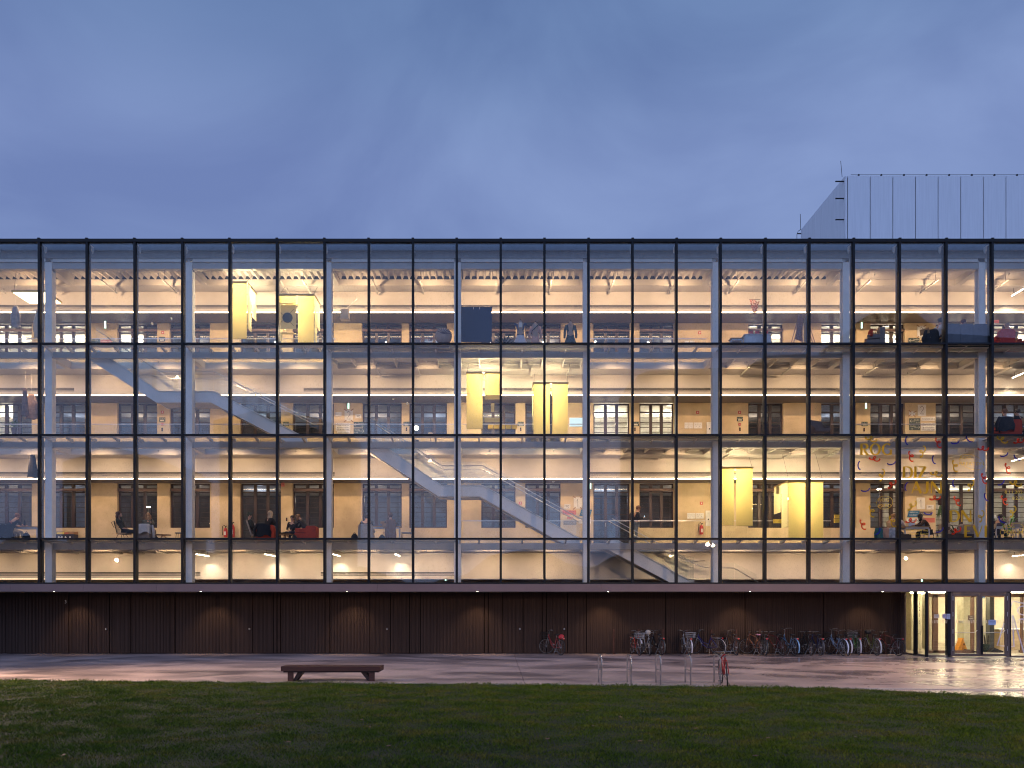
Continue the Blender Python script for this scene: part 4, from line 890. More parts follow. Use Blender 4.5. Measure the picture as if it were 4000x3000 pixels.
for k, (x_, y_, a) in enumerate(((320, 255, 5), (510, 530, 60), (715, 225, -60), (1010, 80, -50), (975, 680, 25), (715, 925, 25), (195, 965, -50), (1495, 145, 15), (1505, 465, -55), (1215, 710, -45), (1725, 700, -45), (1760, 355, -55), (1880, 65, 30), (1205, 1035, 50))): squiggle(x_, y_, a, S_r, .95, k)
TK, TN = .21, .085
def arc(cx_, cy_, rx, ry, a0, a1, n=14): return [(cx_+rx*math.cos(R(a0+(a1-a0)*i/n)), cy_+ry*math.sin(R(a0+(a1-a0)*i/n))) for i in range(n+1)]
def ow(n, k0=TN, k1=TK, ph=0): return [k0+(k1-k0)*abs(math.cos(math.pi*i/n+ph)) for i in range(n+1)]
LET = {'R': (.78, [([(.1, 0), (.1, 1)], TK), ([(.1, .97)]+arc(.36, .74, .3, .23, 90, -90)+[(.1, .5)], [TN]*2+[TN+(TK-TN)*math.sin(math.pi*i/13) for i in range(1, 14)]+[TN]*2), ([(.3, .5), (.45, .3), (.68, .0), (.78, .02)], [TN, TK, TK*.9, TN])]),
       'O': (1.0, [(arc(.5, .5, .42, .48, 0, 360, 28), [TN+(TK-TN)*abs(math.cos(2*math.pi*i/28)) for i in range(29)])]),
       'G': (.98, [(arc(.5, .5, .42, .48, 50, 330, 24), [TN+(TK-TN)*abs(math.cos(R(50+280*i/24))) for i in range(25)]), ([(.86, .02), (.86, .44)], TK*.9), ([(.62, .44), (.98, .44)], TN)]),
       'D': (.92, [([(.1, 0), (.1, 1)], TK), ([(.1, .97)]+arc(.42, .5, .42, .47, 90, -90)+[(.1, .03)], [TN]*2+[TN+(TK-TN)*math.sin(math.pi*i/13) for i in range(1, 14)]+[TN]*2)]),
       'I': (.26, [([(.13, 0), (.13, 1)], TK)]), 'Z': (.8, [([(.06, .97), (.76, .97)], TN), ([(.70, .98), (.08, .02)], TK), ([(.04, .03), (.78, .03)], TN)]),
       'A': (.9, [([(.04, 0), (.42, 1)], TN), ([(.40, 1), (.82, 0)], TK), ([(.16, .3), (.7, .3)], TN)]), 'J': (.5, [([(.34, 1), (.34, .25), (.26, .05), (.1, 0), (.0, .08)], [TK, TK, TK*.7, TN, TN])]),
       'N': (.95, [([(.08, 0), (.08, 1)], TN), ([(.08, 1), (.85, 0)], TK), ([(.87, 0), (.87, 1)], [TK*.9, TN])]), 'E': (.68, [([(.1, 0), (.1, 1)], TK), ([(.1, .97), (.62, .97)], TN), ([(.1, .5), (.5, .52)], TN), ([(.1, .03), (.66, .03)], TN)]),
       'V': (.9, [([(.04, 1), (.44, 0)], TK), ([(.44, 0), (.84, 1)], TN)])}
def word(s, x0, x1, y0, y1):
    p0, t0 = bx(x0, y0); p1, b1 = bx(x1, y1); xa, xb, zt_, zb = X(p0), X(p1), Z(t0), Z(b1); H = zt_-zb
    tot = sum(LET[c][0] for c in s)+.12*(len(s)-1); kx = (xb-xa)/tot; x = xa
    for c in s:
        mb = MB()
        for j, (pts, wd) in enumerate(LET[c][1]):
            ww = [k_*H for k_ in wd] if isinstance(wd, list) else wd*H
            P = [(x+a*kx, zb+b*H) for a, b in pts]
            if isinstance(ww, list) and len(ww) != len(P): ww = [sum(ww)/len(ww)]*len(P)
            mb.ribbon(P, ww, GY-.001*j, .003)
        bp(mb, 'window_letter', S_y); x += (LET[c][0]+.12)*kx
word('ROG', 170, 515, 90, 212); word('DIZ', 630, 885, 338, 465); word('AJN', 720, 1050, 500, 628); word('DN', 1135, 1370, 812, 935); word('EVI', 1295, 1540, 975, 1100)
def gtext(s, x0, x1, y0, y1, m=S_y, shear=0):
    p0, t0 = bx(x0, y0); p1, b1 = bx(x1, y1); mb = MB(); text_mb(s, mb, (X(p0)+X(p1))/2, Z(b1), Z(t0)-Z(b1), GY, wd=X(p1)-X(p0), shear=shear); bp(mb, 'window_lettering', m)
for s, a in (('ROG', (365, 480, 680, 716)), ('EXPO', (365, 505, 742, 780)), ('ROG', (1245, 1360, 225, 258)), ('KREATON', (1240, 1505, 288, 325)), ('ROG', (1720, 1835, 965, 1002)), ('FORUM', (1722, 1925, 1028, 1065)), ('8.11.2024', (1730, 1950, 596, 630)), ('8.2.2025', (1812, 1980, 662, 696))): gtext(s, *a)
for s, a in (('What can we', (648, 900, 1008, 1040)), ('learn from', (700, 905, 1046, 1078)), ('our ancestors?', (735, 1025, 1084, 1112))): gtext(s, *a, shear=.25)
for cx_, cy_, rx, ry, dg in ((432, 728, 88, 72, 10), (1375, 290, 138, 75, -20), (1810, 1025, 130, 68, 15)):
    px, py = bx(cx_, cy_); k = .3616*YG/F; pts = []
    for i in range(40):
        a = 2*math.pi*i/40; u, v = rx*k*math.cos(a), ry*k*math.sin(a); d = R(dg); pts.append((X(px)+u*math.cos(d)-v*math.sin(d), Z(py)+u*math.sin(d)+v*math.cos(d)))
    bp(MB().ribbon(pts, .014, GY, .003, closed=True), 'window_lettering', S_y)
# tape outlines and papers on the entrance glass
def fx(x_, y_): return 3300+.3164*x_, 2280+.3164*y_
M_wt = mat('lilac white tape', (.62, .58, .66), .6)
for pts, yy in (([(1970, 490), (1885, 765), (1975, 770)], YG-.012+.03), ([(2056, 270), (2080, 215), (2260, 252)], GY), ([(2072, 390), (2092, 780), (2058, 776)], GY), ([(2076, 385), (2240, 940)], GY-.004), ([(2150, 440), (2300, 430)], GY)):
    q = [fx(*p) for p in pts]; bp(MB().ribbon([(X(a), Z(b)) for a, b in q], .05, yy, .003), 'tape_outline', M_wt)
px, py = fx(2215, 330); bp(MB().ribbon([(X(px)+.26*math.cos(2*math.pi*i/24), Z(py)+.18*math.sin(2*math.pi*i/24)) for i in range(24)], .045, GY, .003, closed=True), 'tape_outline', M_wt)
for (x_, y_, w_, h_, m_, lab) in ((1135, 402, 66, 48, mat('cream paper', (.55, .47, .40), .8), 'cream landscape notice on the side pane of the entrance'), (1228, 402, 45, 60, mat('lilac paper', (.42, .40, .52), .8), 'lilac no dogs notice beside the entrance door'), (1278, 405, 47, 66, mat('pale blue paper', (.50, .52, .62), .8), 'pale blue text notice on the entrance post'), (1820, 478, 95, 65, mat('light blue paper', (.40, .48, .72), .8), 'light blue handwritten sheet on the entrance door')):
    px, py = fx(x_, y_); sign(px, py, w_*.3164, h_*.3164, m_, lab, Y=YG-.012, th=.003, name='notice', cat='notice', lines=(('.....', 0, .3, .12, 1.2), ('...', 0, -.2, .15, .8)), group='notices on the entrance glass')
px, py = fx(1715, 168); sign(px, py, 10, 8, M_bluec, 'tiny blue alarm sticker high on the entrance door', Y=YG+.035, th=.002, name='sticker', cat='sticker', lines=(('---', 0, 0, .3, 1.2),), ink=M_paper)
px, py = fx(1560, 422); sign(px, py, 26, 20, M_doorbr, 'small outlined body mantra lettering inside the entrance', Y=33.5, th=.002, lines=(('body', 0, .4, .5, .8), ('mantra', 0, -.3, .45, 1.2)), ink=M_paper)
mb = MB()
for s, py in (('3', 2356), ('2', 2377), ('1', 2402), ('0', 2430), ('-1', 2471)):
    q = sl(.72); text_mb(s, mb, 0, Z(py, q.y)-.09, .16, 0, th=.002)
o = mb.build('floor_numbers', M_ink, ent); q = sl(.72); o.location = (q.x-.03, q.y-.04, 0); d_ = (Bv-A); o.rotation_euler = (0, 0, math.atan2(d_.y, d_.x))
mb = MB(); text_mb('3', mb, X(256, YK-.11), Z(2357, YK-.11), .14, YK-.11); mb.build('wall_number', M_paper, clad)
# ------------------------------------------------ yellow fabric lanterns hanging in the hall
M_yel = cloth_translucent('yellow fabric', (.82, .66, .25), .6); M_cre = cloth_translucent('cream fabric', (.80, .72, .42), .5)
E_yel = emis('lantern tube', (1, .80, .38), 42)
def lantern(label, panels, top, yf, yb, wires=(), extras=None):
    """panels: (px0, px1, py_bottom, side) front panels measured at depth yf; back copies at yb"""
    xs_ = [p[0] for p in panels] + [p[1] for p in panels]; x0, x1 = X(min(xs_), yf), X(max(xs_), yf); zt = Z(top, yf)
    t = thing('fabric_lantern', label, 'lantern', ((x0+x1)/2, yf, zt), 0, 'yellow fabric lanterns hanging in the hall'); ox = (x0+x1)/2
    fr = MB()
    for y in (0, yb-yf): fr.box(x0-ox-.02, x1-ox+.02, y-.02, y+.02, -.02, .03)
    for x in (x0-ox, x1-ox): fr.box(x-.02, x+.02, .02, yb-yf-.02, -.02, .03)
    fr.build('frame', mat('brass frame', (.45, .33, .10), .4, .4), t)
    for (a, b, pb, kind) in panels:
        xa, xb = X(a, yf)-ox, X(b, yf)-ox; zb = Z(pb, yf)-zt
        m_ = M_yel if kind else M_cre
        MB().add([(xa+.01, 0, zb), (xb-.01, 0, zb), (xb-.01, 0, -.03), (xa+.01, 0, -.03)], [(0, 1, 2, 3)]).build('fabric_panel', m_, t)
        MB().tube([(xa, -.01, -.035), (xb, -.01, -.035)], .022, 8).build('roller', M_yel, t); MB().box(xa+.01, xb-.01, -.012, .006, zb-.02, zb-.001).build('hem_bar', MATS['brass frame'], t)
        MB().box(xa+.08, xb-.08, .14, .17, -.05, -.03).build('light_tube', E_yel, t)
    d = yb-yf
    for zz, en in ((-.32, 115), (-1.3, 42)):
        ld = bpy.data.lights.new('lantern_light', 'POINT'); ld.energy = en; ld.color = (1, .82, .50); ld.shadow_soft_size = .03
        lo = bpy.data.objects.new('lantern_light', ld); sc.collection.objects.link(lo); lo.location = (ox, yf+.72, zt+zz)
    for s_, x in ((-1, x0-ox), (1, x1-ox)):
        MB().add([(x, .06, -1.9), (x, d*.45, -1.9), (x, d*.45, -.03), (x, .06, -.03)], [(0, 1, 2, 3)]).build('side_panel', M_cre, t)
        MB().add([(x, d*.5, -1.2), (x, d-.05, -1.2), (x, d-.05, -.03), (x, d*.5, -.03)], [(0, 1, 2, 3)]).build('side_panel', M_cre, t)
    for xw in (x0-ox+.03, x1-ox-.03): MB().tube([(xw, .02, .03), (xw+.05, d/2, .55 if wires == () else wires[0])], .006, 4).build('suspension_wire', M_black, t)
    return t, ox, zt
t, ox, zt_ = lantern('tall single yellow lantern with cloudy stain, leftmost on the top gallery', [(906, 965, 1323, 1)], 1102, 32.05, 33.35)
t, ox, zt_ = lantern('wide yellow lantern with a black disc panel on the top gallery', [(1091, 1156, 1186, 1), (1163, 1227, 1342, 1)], 1151, 32.2, 33.3)
def flat(t, a, b, p0, p1, y, m, nm, ox, zt): return MB().box(X(a, y)-ox, X(b, y)-ox, y-32.2, y-32.2+.01, Z(p1, y)-zt, Z(p0, y)-zt).build(nm, m, t)
flat(t, 1091, 1156, 1190, 1285, 32.42, M_cre, 'white_panel', ox, zt_)
c = MB().lathe([(.0, 0), (.215, 0), (.215, .02), (0, .02)], (0, 0, 0), 24).build('black_disc', mat('speckled black disc', (.06, .06, .05), .7, var=.9, scale=60), t)
c.location = (X(1123, 32.4)-ox, .215, Z(1251, 32.7)-zt_); c.rotation_euler = (R(90), 0, 0)
mb = MB()
for s_ in (-1, 1): mb.ribbon([(X(1092, 32.7)-ox, (Z(1251-s_*32, 32.7)-zt_)), (X(1155, 32.7)-ox, (Z(1251+s_*32, 32.7)-zt_))], .012, .185, .004)
mb.build('cross_straps', M_black, t)
MB().obox((X(1125, 32.9)-ox, .6, Z(1306, 32.9)-zt_), (.66, .7, .02), Matrix.Rotation(.25, 4, 'X')).build('slanted_panel', M_cre, t)
t, ox, zt_ = lantern('yellow lantern of one long and one short panel on the second gallery', [(1822, 1886, 1674, 1), (1893, 1958, 1544, 1)], 1455, 32.2, 33.3)
flat(t, 1893, 1958, 1546, 1560, 32.6, M_cre, 'white_panel', ox, zt_); flat(t, 1918, 1931, 1574, 1608, 32.6, M_cre, 'white_panel', ox, zt_); flat(t, 1892, 1952, 1632, 1649, 32.6, M_cre, 'white_panel', ox, zt_)
t, ox, zt_ = lantern('yellow lantern of two equal long panels, right of the two on the second gallery', [(2083, 2149, 1702, 1), (2155, 2219, 1702, 1)], 1496, 32.2, 33.3)
flat(t, 2147, 2154, 1540, 1658, 32.5, M_black, 'dark_strip', ox, zt_)
t, ox, zt_ = lantern('darker yellow lantern beside the column on the first gallery', [(2819, 2868, 2051, 1), (2875, 2941, 2053, 1)], 1826, 32.2, 33.3)
t, ox, zt_ = lantern('bright wide yellow lantern hanging lowest on the first gallery', [(3079, 3145, 2106, 1), (3152, 3217, 2106, 1)], 1880, 32.2, 33.9, wires=(1.3,))
flat(t, 3032, 3078, 1897, 1930, 33.2, M_cre, 'white_panel', ox, zt_)
for px, py in ((3075, 1948), (3064, 1972)):
    mb = MB().ball((X(px, 33)-ox, .8, Z(py, 33)-zt_), .055, 10, 6, (1, 1, 1.3)); mb.build('bulb', emis('warm bulb', (1, .7, .4), 12) if px == 3075 else M_paper, t, smooth=True)
    MB().tube([(X(px, 33)-ox, .8, Z(py, 33)-zt_+.07), (X(px, 33)-ox, .8, -.02)], .005, 4).build('cable', M_paper, t)
# yellow boxes hung on the balustrade rail
M_ybox = mat('yellow box', (.68, .48, .05), .6)
def ybox(px0, px1, py0, py1, Y, label):
    x0, x1, z0, z1 = X(px0, Y), X(px1, Y), Z(py1, Y), Z(py0, Y); t = thing('yellow_box', label, 'box', ((x0+x1)/2, Y, z0), 0, 'yellow boxes hung on the balustrades'); w_ = (x1-x0)/2-.006; h_ = z1-z0
    MB().box(-w_, w_, 0, .12, 0, h_*.74).build('body', M_ybox, t); MB().prismx([(-.01, h_*.745), (.13, h_*.745), (.13, h_), (-.01, h_*.9)], -w_-.004, w_+.004).build('lid', M_ybox, t)
    c = MB().lathe([(0, 0), (.012, 0), (.012, .006)], (0, 0, 0), 6).build('stud', M_black, t); c.rotation_euler = (R(90), 0, 0); c.location = (w_*.7, -.012, .06)
for k in range(5): ybox(1906+k*23.0, 1928+k*23.0, 1657, 1674, YE-.19, f'yellow lidded box on the second gallery rail, {ordinal(k)} of five from the left')
ybox(3023, 3046, 2027, 2043, YE-.19, 'left yellow box of the pair below the bright lantern'); ybox(3047, 3070, 2027, 2043, YE-.19, 'right yellow box of the pair below the bright lantern')
ybox(3860, 3883, 2010, 2026, YE-.19, 'upper yellow box on the rail at the far right') if False else ybox(3261, 3283, 2024, 2041, YE-.19, 'single yellow box right of the bright lantern'); ybox(3262, 3282, 2009, 2023, YE-.3, 'smaller yellow box stuck above the single one')
# square ceiling light, projector, panels, ornaments on the top gallery
t = thing('square_light', 'glowing square ceiling light with brass rim hanging at the left', 'lamp', (X(95, 32.4), 32.4, Z(1142, 32.4)))
MB().box(-.55, .9, 0, 1.25, .02, .10).build('rim', MATS['brass frame'], t)
for a, b in ((-.5, .15), (.2, .85)): MB().box(a, b, .06, 1.19, .0, .019).build('diffuser', emis('square diffuser', (1, .82, .50), 9), t)
for a in (-.5, .85): MB().tube([(a, .1, .1), (a, .3, 1.3)], .006, 4).build('suspension_wire', M_black, t)
t = thing('cloth_banner', 'large dark blue cloth panel hanging on the top gallery', 'panel', (X(1861, 32.4), 32.4, Z(1336, 32.4)))
MB().box(-.65, .65, 0, .03, 0, 1.46).build('cloth', mat('dark blue cloth', (.012, .028, .07), .8), t); MB().tube([(-.67, .015, 1.47), (.67, .015, 1.47)], .018, 6).build('rod', M_black, t)
for x_ in (-.12, .14): MB().box(x_-.008, x_+.008, -.01, .0, 1.38, 1.47).build('clip', M_paper, t)
t = thing('projector', 'pale box projector hanging under the top ceiling', 'projector', (X(1347, 33), 33, Z(1228, 33)))
MB().box(-.17, .17, -.1, .2, -.2, .2).build('body', mat('pale cardboard', (.55, .48, .36), .8), t); MB().box(-.2, .2, -.12, .22, -.22, -.19).build('base', MATS['pale cardboard'], t); MB().tube([(0, 0, .2), (.5, .2, .75)], .008, 4).build('cable', M_paper, t)
t = thing('hanging_ornament', 'ragged patterned ornament hanging on the top gallery at the right', 'ornament', (X(2948, 33), 33, Z(1172, 33)))
rnd = random.Random(2); mb = MB()
for _ in range(90):
    u, v = rnd.random(), rnd.random(); w_ = (1-v*.75)*.2; mb.obox(((u-.5)*2*w_, rnd.uniform(-.03, .03), -v*.58), (.05, .006, .05), Matrix.Rotation(rnd.random()*3, 4, 'Y'))
mb.build('patches', mat('patchwork', (.30, .12, .10), .8, var=.9, scale=14), t).__setitem__('kind', 'stuff'); MB().tube([(-.24, 0, .02), (.24, 0, .02)], .012, 5).build('rod', M_brown, t); MB().tube([(0, 0, .02), (0, .2, .9)], .004, 4).build('cord', M_paper, t)
# security cameras and smoke detectors
for px, py, Y, lab in ((595, 1266, 35.2, 'left on the top gallery'), (1591, 1577, 35.2, 'middle of the second gallery'), (669, 1247, 35, 'top gallery ceiling at the left'), (1536, 1558, 35, 'second gallery ceiling'), (2161, 1881, 35, 'first gallery ceiling')):
    t = thing('security_camera', 'small white dome camera, ' + lab, 'camera', (X(px, Y), Y, Z(py, Y)), 0, 'white dome cameras'); MB().ball((0, 0, 0), .055, 10, 6, (1, 1, .8)).build('dome', M_exitb, t, smooth=True); MB().box(-.03, .03, -.03, .05, .03, .08).build('mount', M_exitb, t); MB().ball((0, -.045, -.01), .018, 6, 4).build('lens', M_black, t)
# ------------------------------------------------ clothes hanging on cords at the left
def garment(px0, px1, py0, py1, Y, m, label, kind='shirt', cord=.6):
    x0, x1, z0, z1 = X(px0, Y), X(px1, Y), Z(py1, Y), Z(py0, Y); cx_ = (x0+x1)/2; w_ = (x1-x0)/2; h_ = z1-z0
    t = thing('hanging_garment', label, 'clothing', (cx_, Y, z0), 0, 'clothes hanging in the hall'); rnd = random.Random(px0); n = 18; vs = []; fs = []; rows = 9
    for r_ in range(rows+1):
        v = r_/rows; ww = w_*(1-.55*v**3 if kind == 'shirt' else .45+.55*(1-v)); dp = .07*(1-.5*v)+.02
        for k in range(n):
            a = 2*math.pi*k/n; f = 1 + .16*math.sin(a*5+r_*.4)*(1-v)
            vs.append((ww*f*math.cos(a), dp*f*math.sin(a)+.015*math.sin(a*7), h_*v + (.03*math.sin(a*3+1)*(1-v) if r_ == 0 else 0)))
    for r_ in range(rows): fs += [(r_*n+k, r_*n+(k+1) % n, (r_+1)*n+(k+1) % n, (r_+1)*n+k) for k in range(n)]
    fs.append(tuple(rows*n+k for k in range(n)))
    MB().add(vs, fs).build('cloth', m, t, smooth=True)
    if kind == 'shirt':
        for s_ in (-1, 1): MB().tube([(s_*w_*.40, 0, h_*.93), (s_*w_*.85, .01, h_*.6), (s_*w_*.95, .0, h_*.22)], [.05, .055, .045], 8).build('sleeve', m, t, smooth=True)
    MB().tube([(-w_*.45, 0, h_+.0), (0, 0, h_+.07), (w_*.45, 0, h_+.0)], .008, 5).build('hanger', M_chrome, t); MB().tube([(0, 0, h_+.07), (0, .05, h_+.07+cord)], .004, 4).build('cord', M_paper, t)
M_jack = mat('washed grey fabric', (.34, .28, .26), .9, var=.3, scale=8); M_mauve = mat('mauve brown fabric', (.26, .16, .13), .9, var=.3, scale=8)
garment(44, 77, 1197, 1280, 32.6, M_jack, 'grey denim jacket hanging below the square light', cord=.9)
garment(133, 171, 1211, 1320, 32.6, mat('pale shirt fabric', (.55, .47, .38), .9), 'long pale shirt hanging beside the leftmost column', cord=.8)
garment(83, 112, 1518, 1625, 32.5, M_mauve, 'folded mauve coat hanging on the second gallery, left of the pair', 'skirt', .7)
garment(98, 146, 1540, 1636, 32.9, mat('rose brown fabric', (.42, .27, .20), .9, var=.3, scale=8), 'rose brown shirt hanging beside the mauve coat', cord=1.0)
garment(105, 149, 1778, 1864, 32.6, mat('black fabric', (.02, .018, .024), .9), 'black skirt on a hanger at the left of the first gallery', 'skirt', .35)
# ------------------------------------------------ bicycles
M_tyre = mat('black tyre rubber', (.014, .014, .014), .7); M_rim = mat('grey rim', (.24, .24, .25), .4, .4); M_saddle = mat('black saddle', (.015, .014, .014), .5); M_bc = mat('dulled bicycle steel', (.22, .21, .20), .35, .7); M_tail = mat('red reflector', (.6, .03, .03), .3)
def torus(c, R_, r, n=28, m=6, ax='x'):
    mb = MB(); pts = [(c[0], c[1]+R_*math.cos(2*math.pi*i/n), c[2]+R_*math.sin(2*math.pi*i/n)) for i in range(n)]; return mb.tube(pts, r, m, closed=True)
_bike_cache = {}
def wheel(parent, y, R_=.335, steer=0, thick=.018):
    key = (R_, thick); w_ = bpy.data.objects.new('wheel', None); sc.collection.objects.link(w_); w_.parent = parent; w_.location = (0, y, R_); w_.rotation_euler = (0, 0, steer); w_.empty_display_size = .1
    if key not in _bike_cache:
        sp = MB()
        for i in range(14):
            a = 2*math.pi*i/14; sp.tube([(.02*(-1)**i, .018*math.cos(a+.5), .018*math.sin(a+.5)), (0, (R_-.035)*math.cos(a), (R_-.035)*math.sin(a))], .0026, 3)
        sp.tube([(-.05, 0, 0), (.05, 0, 0)], .02, 8)
        _bike_cache[key] = (torus((0, 0, 0), R_-thick, thick).build('tyre', M_tyre, w_), torus((0, 0, 0), R_-.035, .010, 28, 4).build('rim', M_rim, w_), sp.build('spokes', M_rim, w_)); _bike_cache[key][2]['kind'] = 'stuff'
    else:
        for o in _bike_cache[key]: shared(o, w_, (0, 0, 0))
    return w_
def bike(rear, front, label, col, style='city', fender=None, basket=None, rack=True, saddle=M_saddle, mid=None, steer=None, bag=None, hb=None, lean=0):
    """rear, front: contact points (px, Y) of the wheels"""
    (pr, yr), (pf, yf) = rear, front; xr, xf = X(pr, yr), X(pf, yf)
    t = thing('bicycle', label, 'bicycle', (xr, yr, .002), math.atan2(-(xf-xr), yf-yr), 'bicycles parked along the cladding')
    t.rotation_euler = (0, lean, math.atan2(-(xf-xr), yf-yr)); WB = 1.05; st = steer if steer is not None else .0
    m_ = mat('bicycle paint ' + label.split(',')[0][:24], [c*.7 for c in col], .35, .1)
    wheel(t, 0); wheel(t, WB, steer=st)
    bb = (0, .45, .29); seat = (0, .26, .80); head_t = (0, .86, .86); head_b = (0, .90, .70); axr = (0, 0, .335); axf = (0, WB, .335)
    fr = MB()
    if style == 'city': fr.tube([(0, .885, .74), (0, .66, .40), bb], .019, 8).tube([(0, .88, .79), (0, .64, .50), (0, .40, .44)], .014, 8)
    else: fr.tube([head_b, bb], .020, 8).tube([head_t, (0, .30, .74)], .017, 8)
    fr.tube([bb, (0, .30, .74)], .016, 8).tube([head_t, head_b], .02, 8)
    for s_ in (-1, 1): fr.tube([(s_*.02, bb[1], bb[2]), (s_*.055, 0, .335)], .010, 6).tube([(s_*.015, .30, .72), (s_*.055, 0, .335)], .009, 6)
    fr.build('frame', m_, t, smooth=True)
    fk = MB()
    for s_ in (-1, 1): fk.tube([(s_*.035, .91, .70), (s_*.05, .96, .55), (s_*.05, WB, .335)], .012, 6)
    fk.tube([(-.045, .91, .70), (.045, .91, .70)], .014, 6); fk.build('fork', m_ if style != 'city' else M_rim, t, smooth=True)
    MB().tube([(0, .30, .74), (0, .265, .86)], .013, 6).build('seat_post', M_bc, t)
    MB().add([(-.085, .14, .88), (.085, .14, .88), (.09, .20, .89), (.03, .33, .885), (.015, .42, .875), (-.015, .42, .875), (-.03, .33, .885), (-.09, .20, .89),
              (-.07, .15, .835), (.07, .15, .835), (.07, .20, .84), (.02, .33, .86), (.01, .41, .86), (-.01, .41, .86), (-.02, .33, .86), (-.07, .20, .84)],
             [tuple(range(8)), tuple(range(15, 7, -1))] + [(i, i+8, (i+1) % 8+8, (i+1) % 8) for i in range(8)]).build('saddle', saddle, t, smooth=True)
    hz_ = hb or (1.02 if style == 'city' else .97)
    c_, s_n = math.cos(st), math.sin(st)
    def hp(x_, y_, z_): return (x_*c_ - y_*s_n, .86 + x_*s_n + y_*c_, z_)
    MB().tube([(0, .86, .86), (0, .83, hz_-.03)], .013, 6).build('stem', M_bc, t)
    if style == 'city': pts = [hp(-.27, -.2, hz_-.02), hp(-.26, -.08, hz_+.02), hp(-.14, .02, hz_+.01), hp(0, .0, hz_-.04), hp(.14, .02, hz_+.01), hp(.26, -.08, hz_+.02), hp(.27, -.2, hz_-.02)]
    else: pts = [hp(-.31, -.03, hz_), hp(-.1, .02, hz_-.01), hp(.1, .02, hz_-.01), hp(.31, -.03, hz_)]
    MB().tube(pts, .011, 6).build('handlebar', M_bc, t, smooth=True)
    g = MB(); g.tube([pts[0], [a+(b-a)*.35 for a, b in zip(pts[0], pts[1])]], .017, 6).tube([pts[-1], [a+(b-a)*.35 for a, b in zip(pts[-1], pts[-2])]], .017, 6); g.build('grips', M_saddle, t)
    cr_ = MB().tube([(-.11, .45, .29), (.11, .45, .29)], .012, 6); cr_.tube([(.07, .45, .29), (.09, .52, .14)], .01, 5).tube([(-.07, .45, .29), (-.09, .38, .44)], .01, 5); cr_.box(.06, .16, .48, .56, .12, .145).box(-.16, -.06, .34, .42, .43, .455)
    cr_.build('crank_and_pedals', M_bc, t)
    n = 18; MB().tube([(.045, .45+.09*math.cos(2*math.pi*i/n), .29+.09*math.sin(2*math.pi*i/n)) for i in range(n)], .006, 4, closed=True).tube([(.045, .45, .38), (.045, .0, .37)], .004, 4).tube([(.045, .45, .20), (.045, .0, .30)], .004, 4).build('chain_set', M_rim, t)
    if fender:
        fm = mat('fender ' + str(fender), fender, .35)
        for yy, a0, a1 in ((0, 60, 215), (WB, 30, 165)):
            pts = [(0, yy+.365*math.cos(R(a)), .335+.365*math.sin(R(a))) for a in np.linspace(a0, a1, 12)]; mb = MB(); vs = []; 
            for (x_, y_, z_) in pts: vs += [(-.03, y_, z_), (0, y_+(y_-yy)*.03, z_+(z_-.335)*.03), (.03, y_, z_)]
            mb.add(vs, [q for i in range(11) for q in ((3*i, 3*i+1, 3*i+4, 3*i+3), (3*i+1, 3*i+2, 3*i+5, 3*i+4))]).build('mudguard', fm, t, smooth=True)
    if rack:
        rk = MB().tube([(-.06, .2, .73), (-.07, -.2, .73), (.07, -.2, .73), (.06, .2, .73)], .006, 5)
        for s_ in (-1, 1): rk.tube([(s_*.065, -.02, .73), (s_*.06, 0, .34)], .005, 5)
        rk.tube([(0, .18, .73), (0, -.2, .73)], .005, 5); rk.build('luggage_rack', M_rim, t)
        MB().box(-.035, .035, -.235, -.215, .68, .73).build('rear_reflector', M_tail, t)
    if basket:
        where, bm_ = basket; y0 = WB+.0 if where == 'front' else -.12; zb = .72 if where == 'front' else .745; bk = MB()
        for k, zz in enumerate((zb, zb+.07, zb+.14, zb+.22)):
            e = .13+.012*k; bk.tube([(-e-.02, y0-e, zz), (e+.02, y0-e, zz), (e+.02, y0+e, zz), (-e-.02, y0+e, zz)], .004 if k < 3 else .007, 4, closed=True)
        for k in range(8):
            u = -1+2*k/7; bk.tube([(u*.15, y0-.13, zb), (u*.186, y0-.166, zb+.22)], .003, 3).tube([(u*.15, y0+.13, zb), (u*.186, y0+.166, zb+.22)], .003, 3).tube([(-.15, y0+u*.13, zb), (-.186, y0+u*.166, zb+.22)], .003, 3).tube([(.15, y0+u*.13, zb), (.186, y0+u*.166, zb+.22)], .003, 3)
        bk.box(-.14, .14, y0-.12, y0+.12, zb-.004, zb+.004); bk.build('basket', bm_, t)
    if bag: MB().ball((0, .80 if bag[1] == 'f' else -.05, .96 if bag[1] == 'f' else .78), .12, 10, 7, (1.1, .9, .9)).build('bag', bag[0], t, smooth=True)
    MB().ball((0, .93, .80), .03, 8, 5).build('front_lamp', M_bc, t); MB().tube([(-.02, .33, .27), (-.16, .30, .01)], .009, 5).build('kickstand', M_bc, t)
    return t
M_wire = mat('black wire', (.02, .02, .02), .5); M_wirew = mat('white wire', (.32, .32, .32), .4)
Wh = (.42, .42, .46)
bike((2190, 32.15), (2138, 33.0), 'white and red bicycle, black basket, parked alone by the cladding doors', (.5, .08, .08), fender=None, basket=('front', M_wire), steer=.9, bag=(mat('red bag', (.45, .03, .04), .6), 'r'))
bike((2470, 33.0), (2493, 32.15), 'red bicycle with white front basket, leftmost of the parked row', (.55, .04, .04), fender=Wh, basket=('front', M_wirew), steer=.1)
bike((2508, 33.0), (2534, 32.1), 'silver bicycle with a grey bag on its handlebar', (.42, .42, .42), 'road', rack=False, bag=(mat('grey bag', (.4, .38, .34), .7), 'f'), steer=-.2)
bike((2584, 32.25), (2556, 33.0), 'dark bicycle with chrome rack next to the silver one', (.03, .03, .035), fender=(.05, .05, .05), steer=-.5)
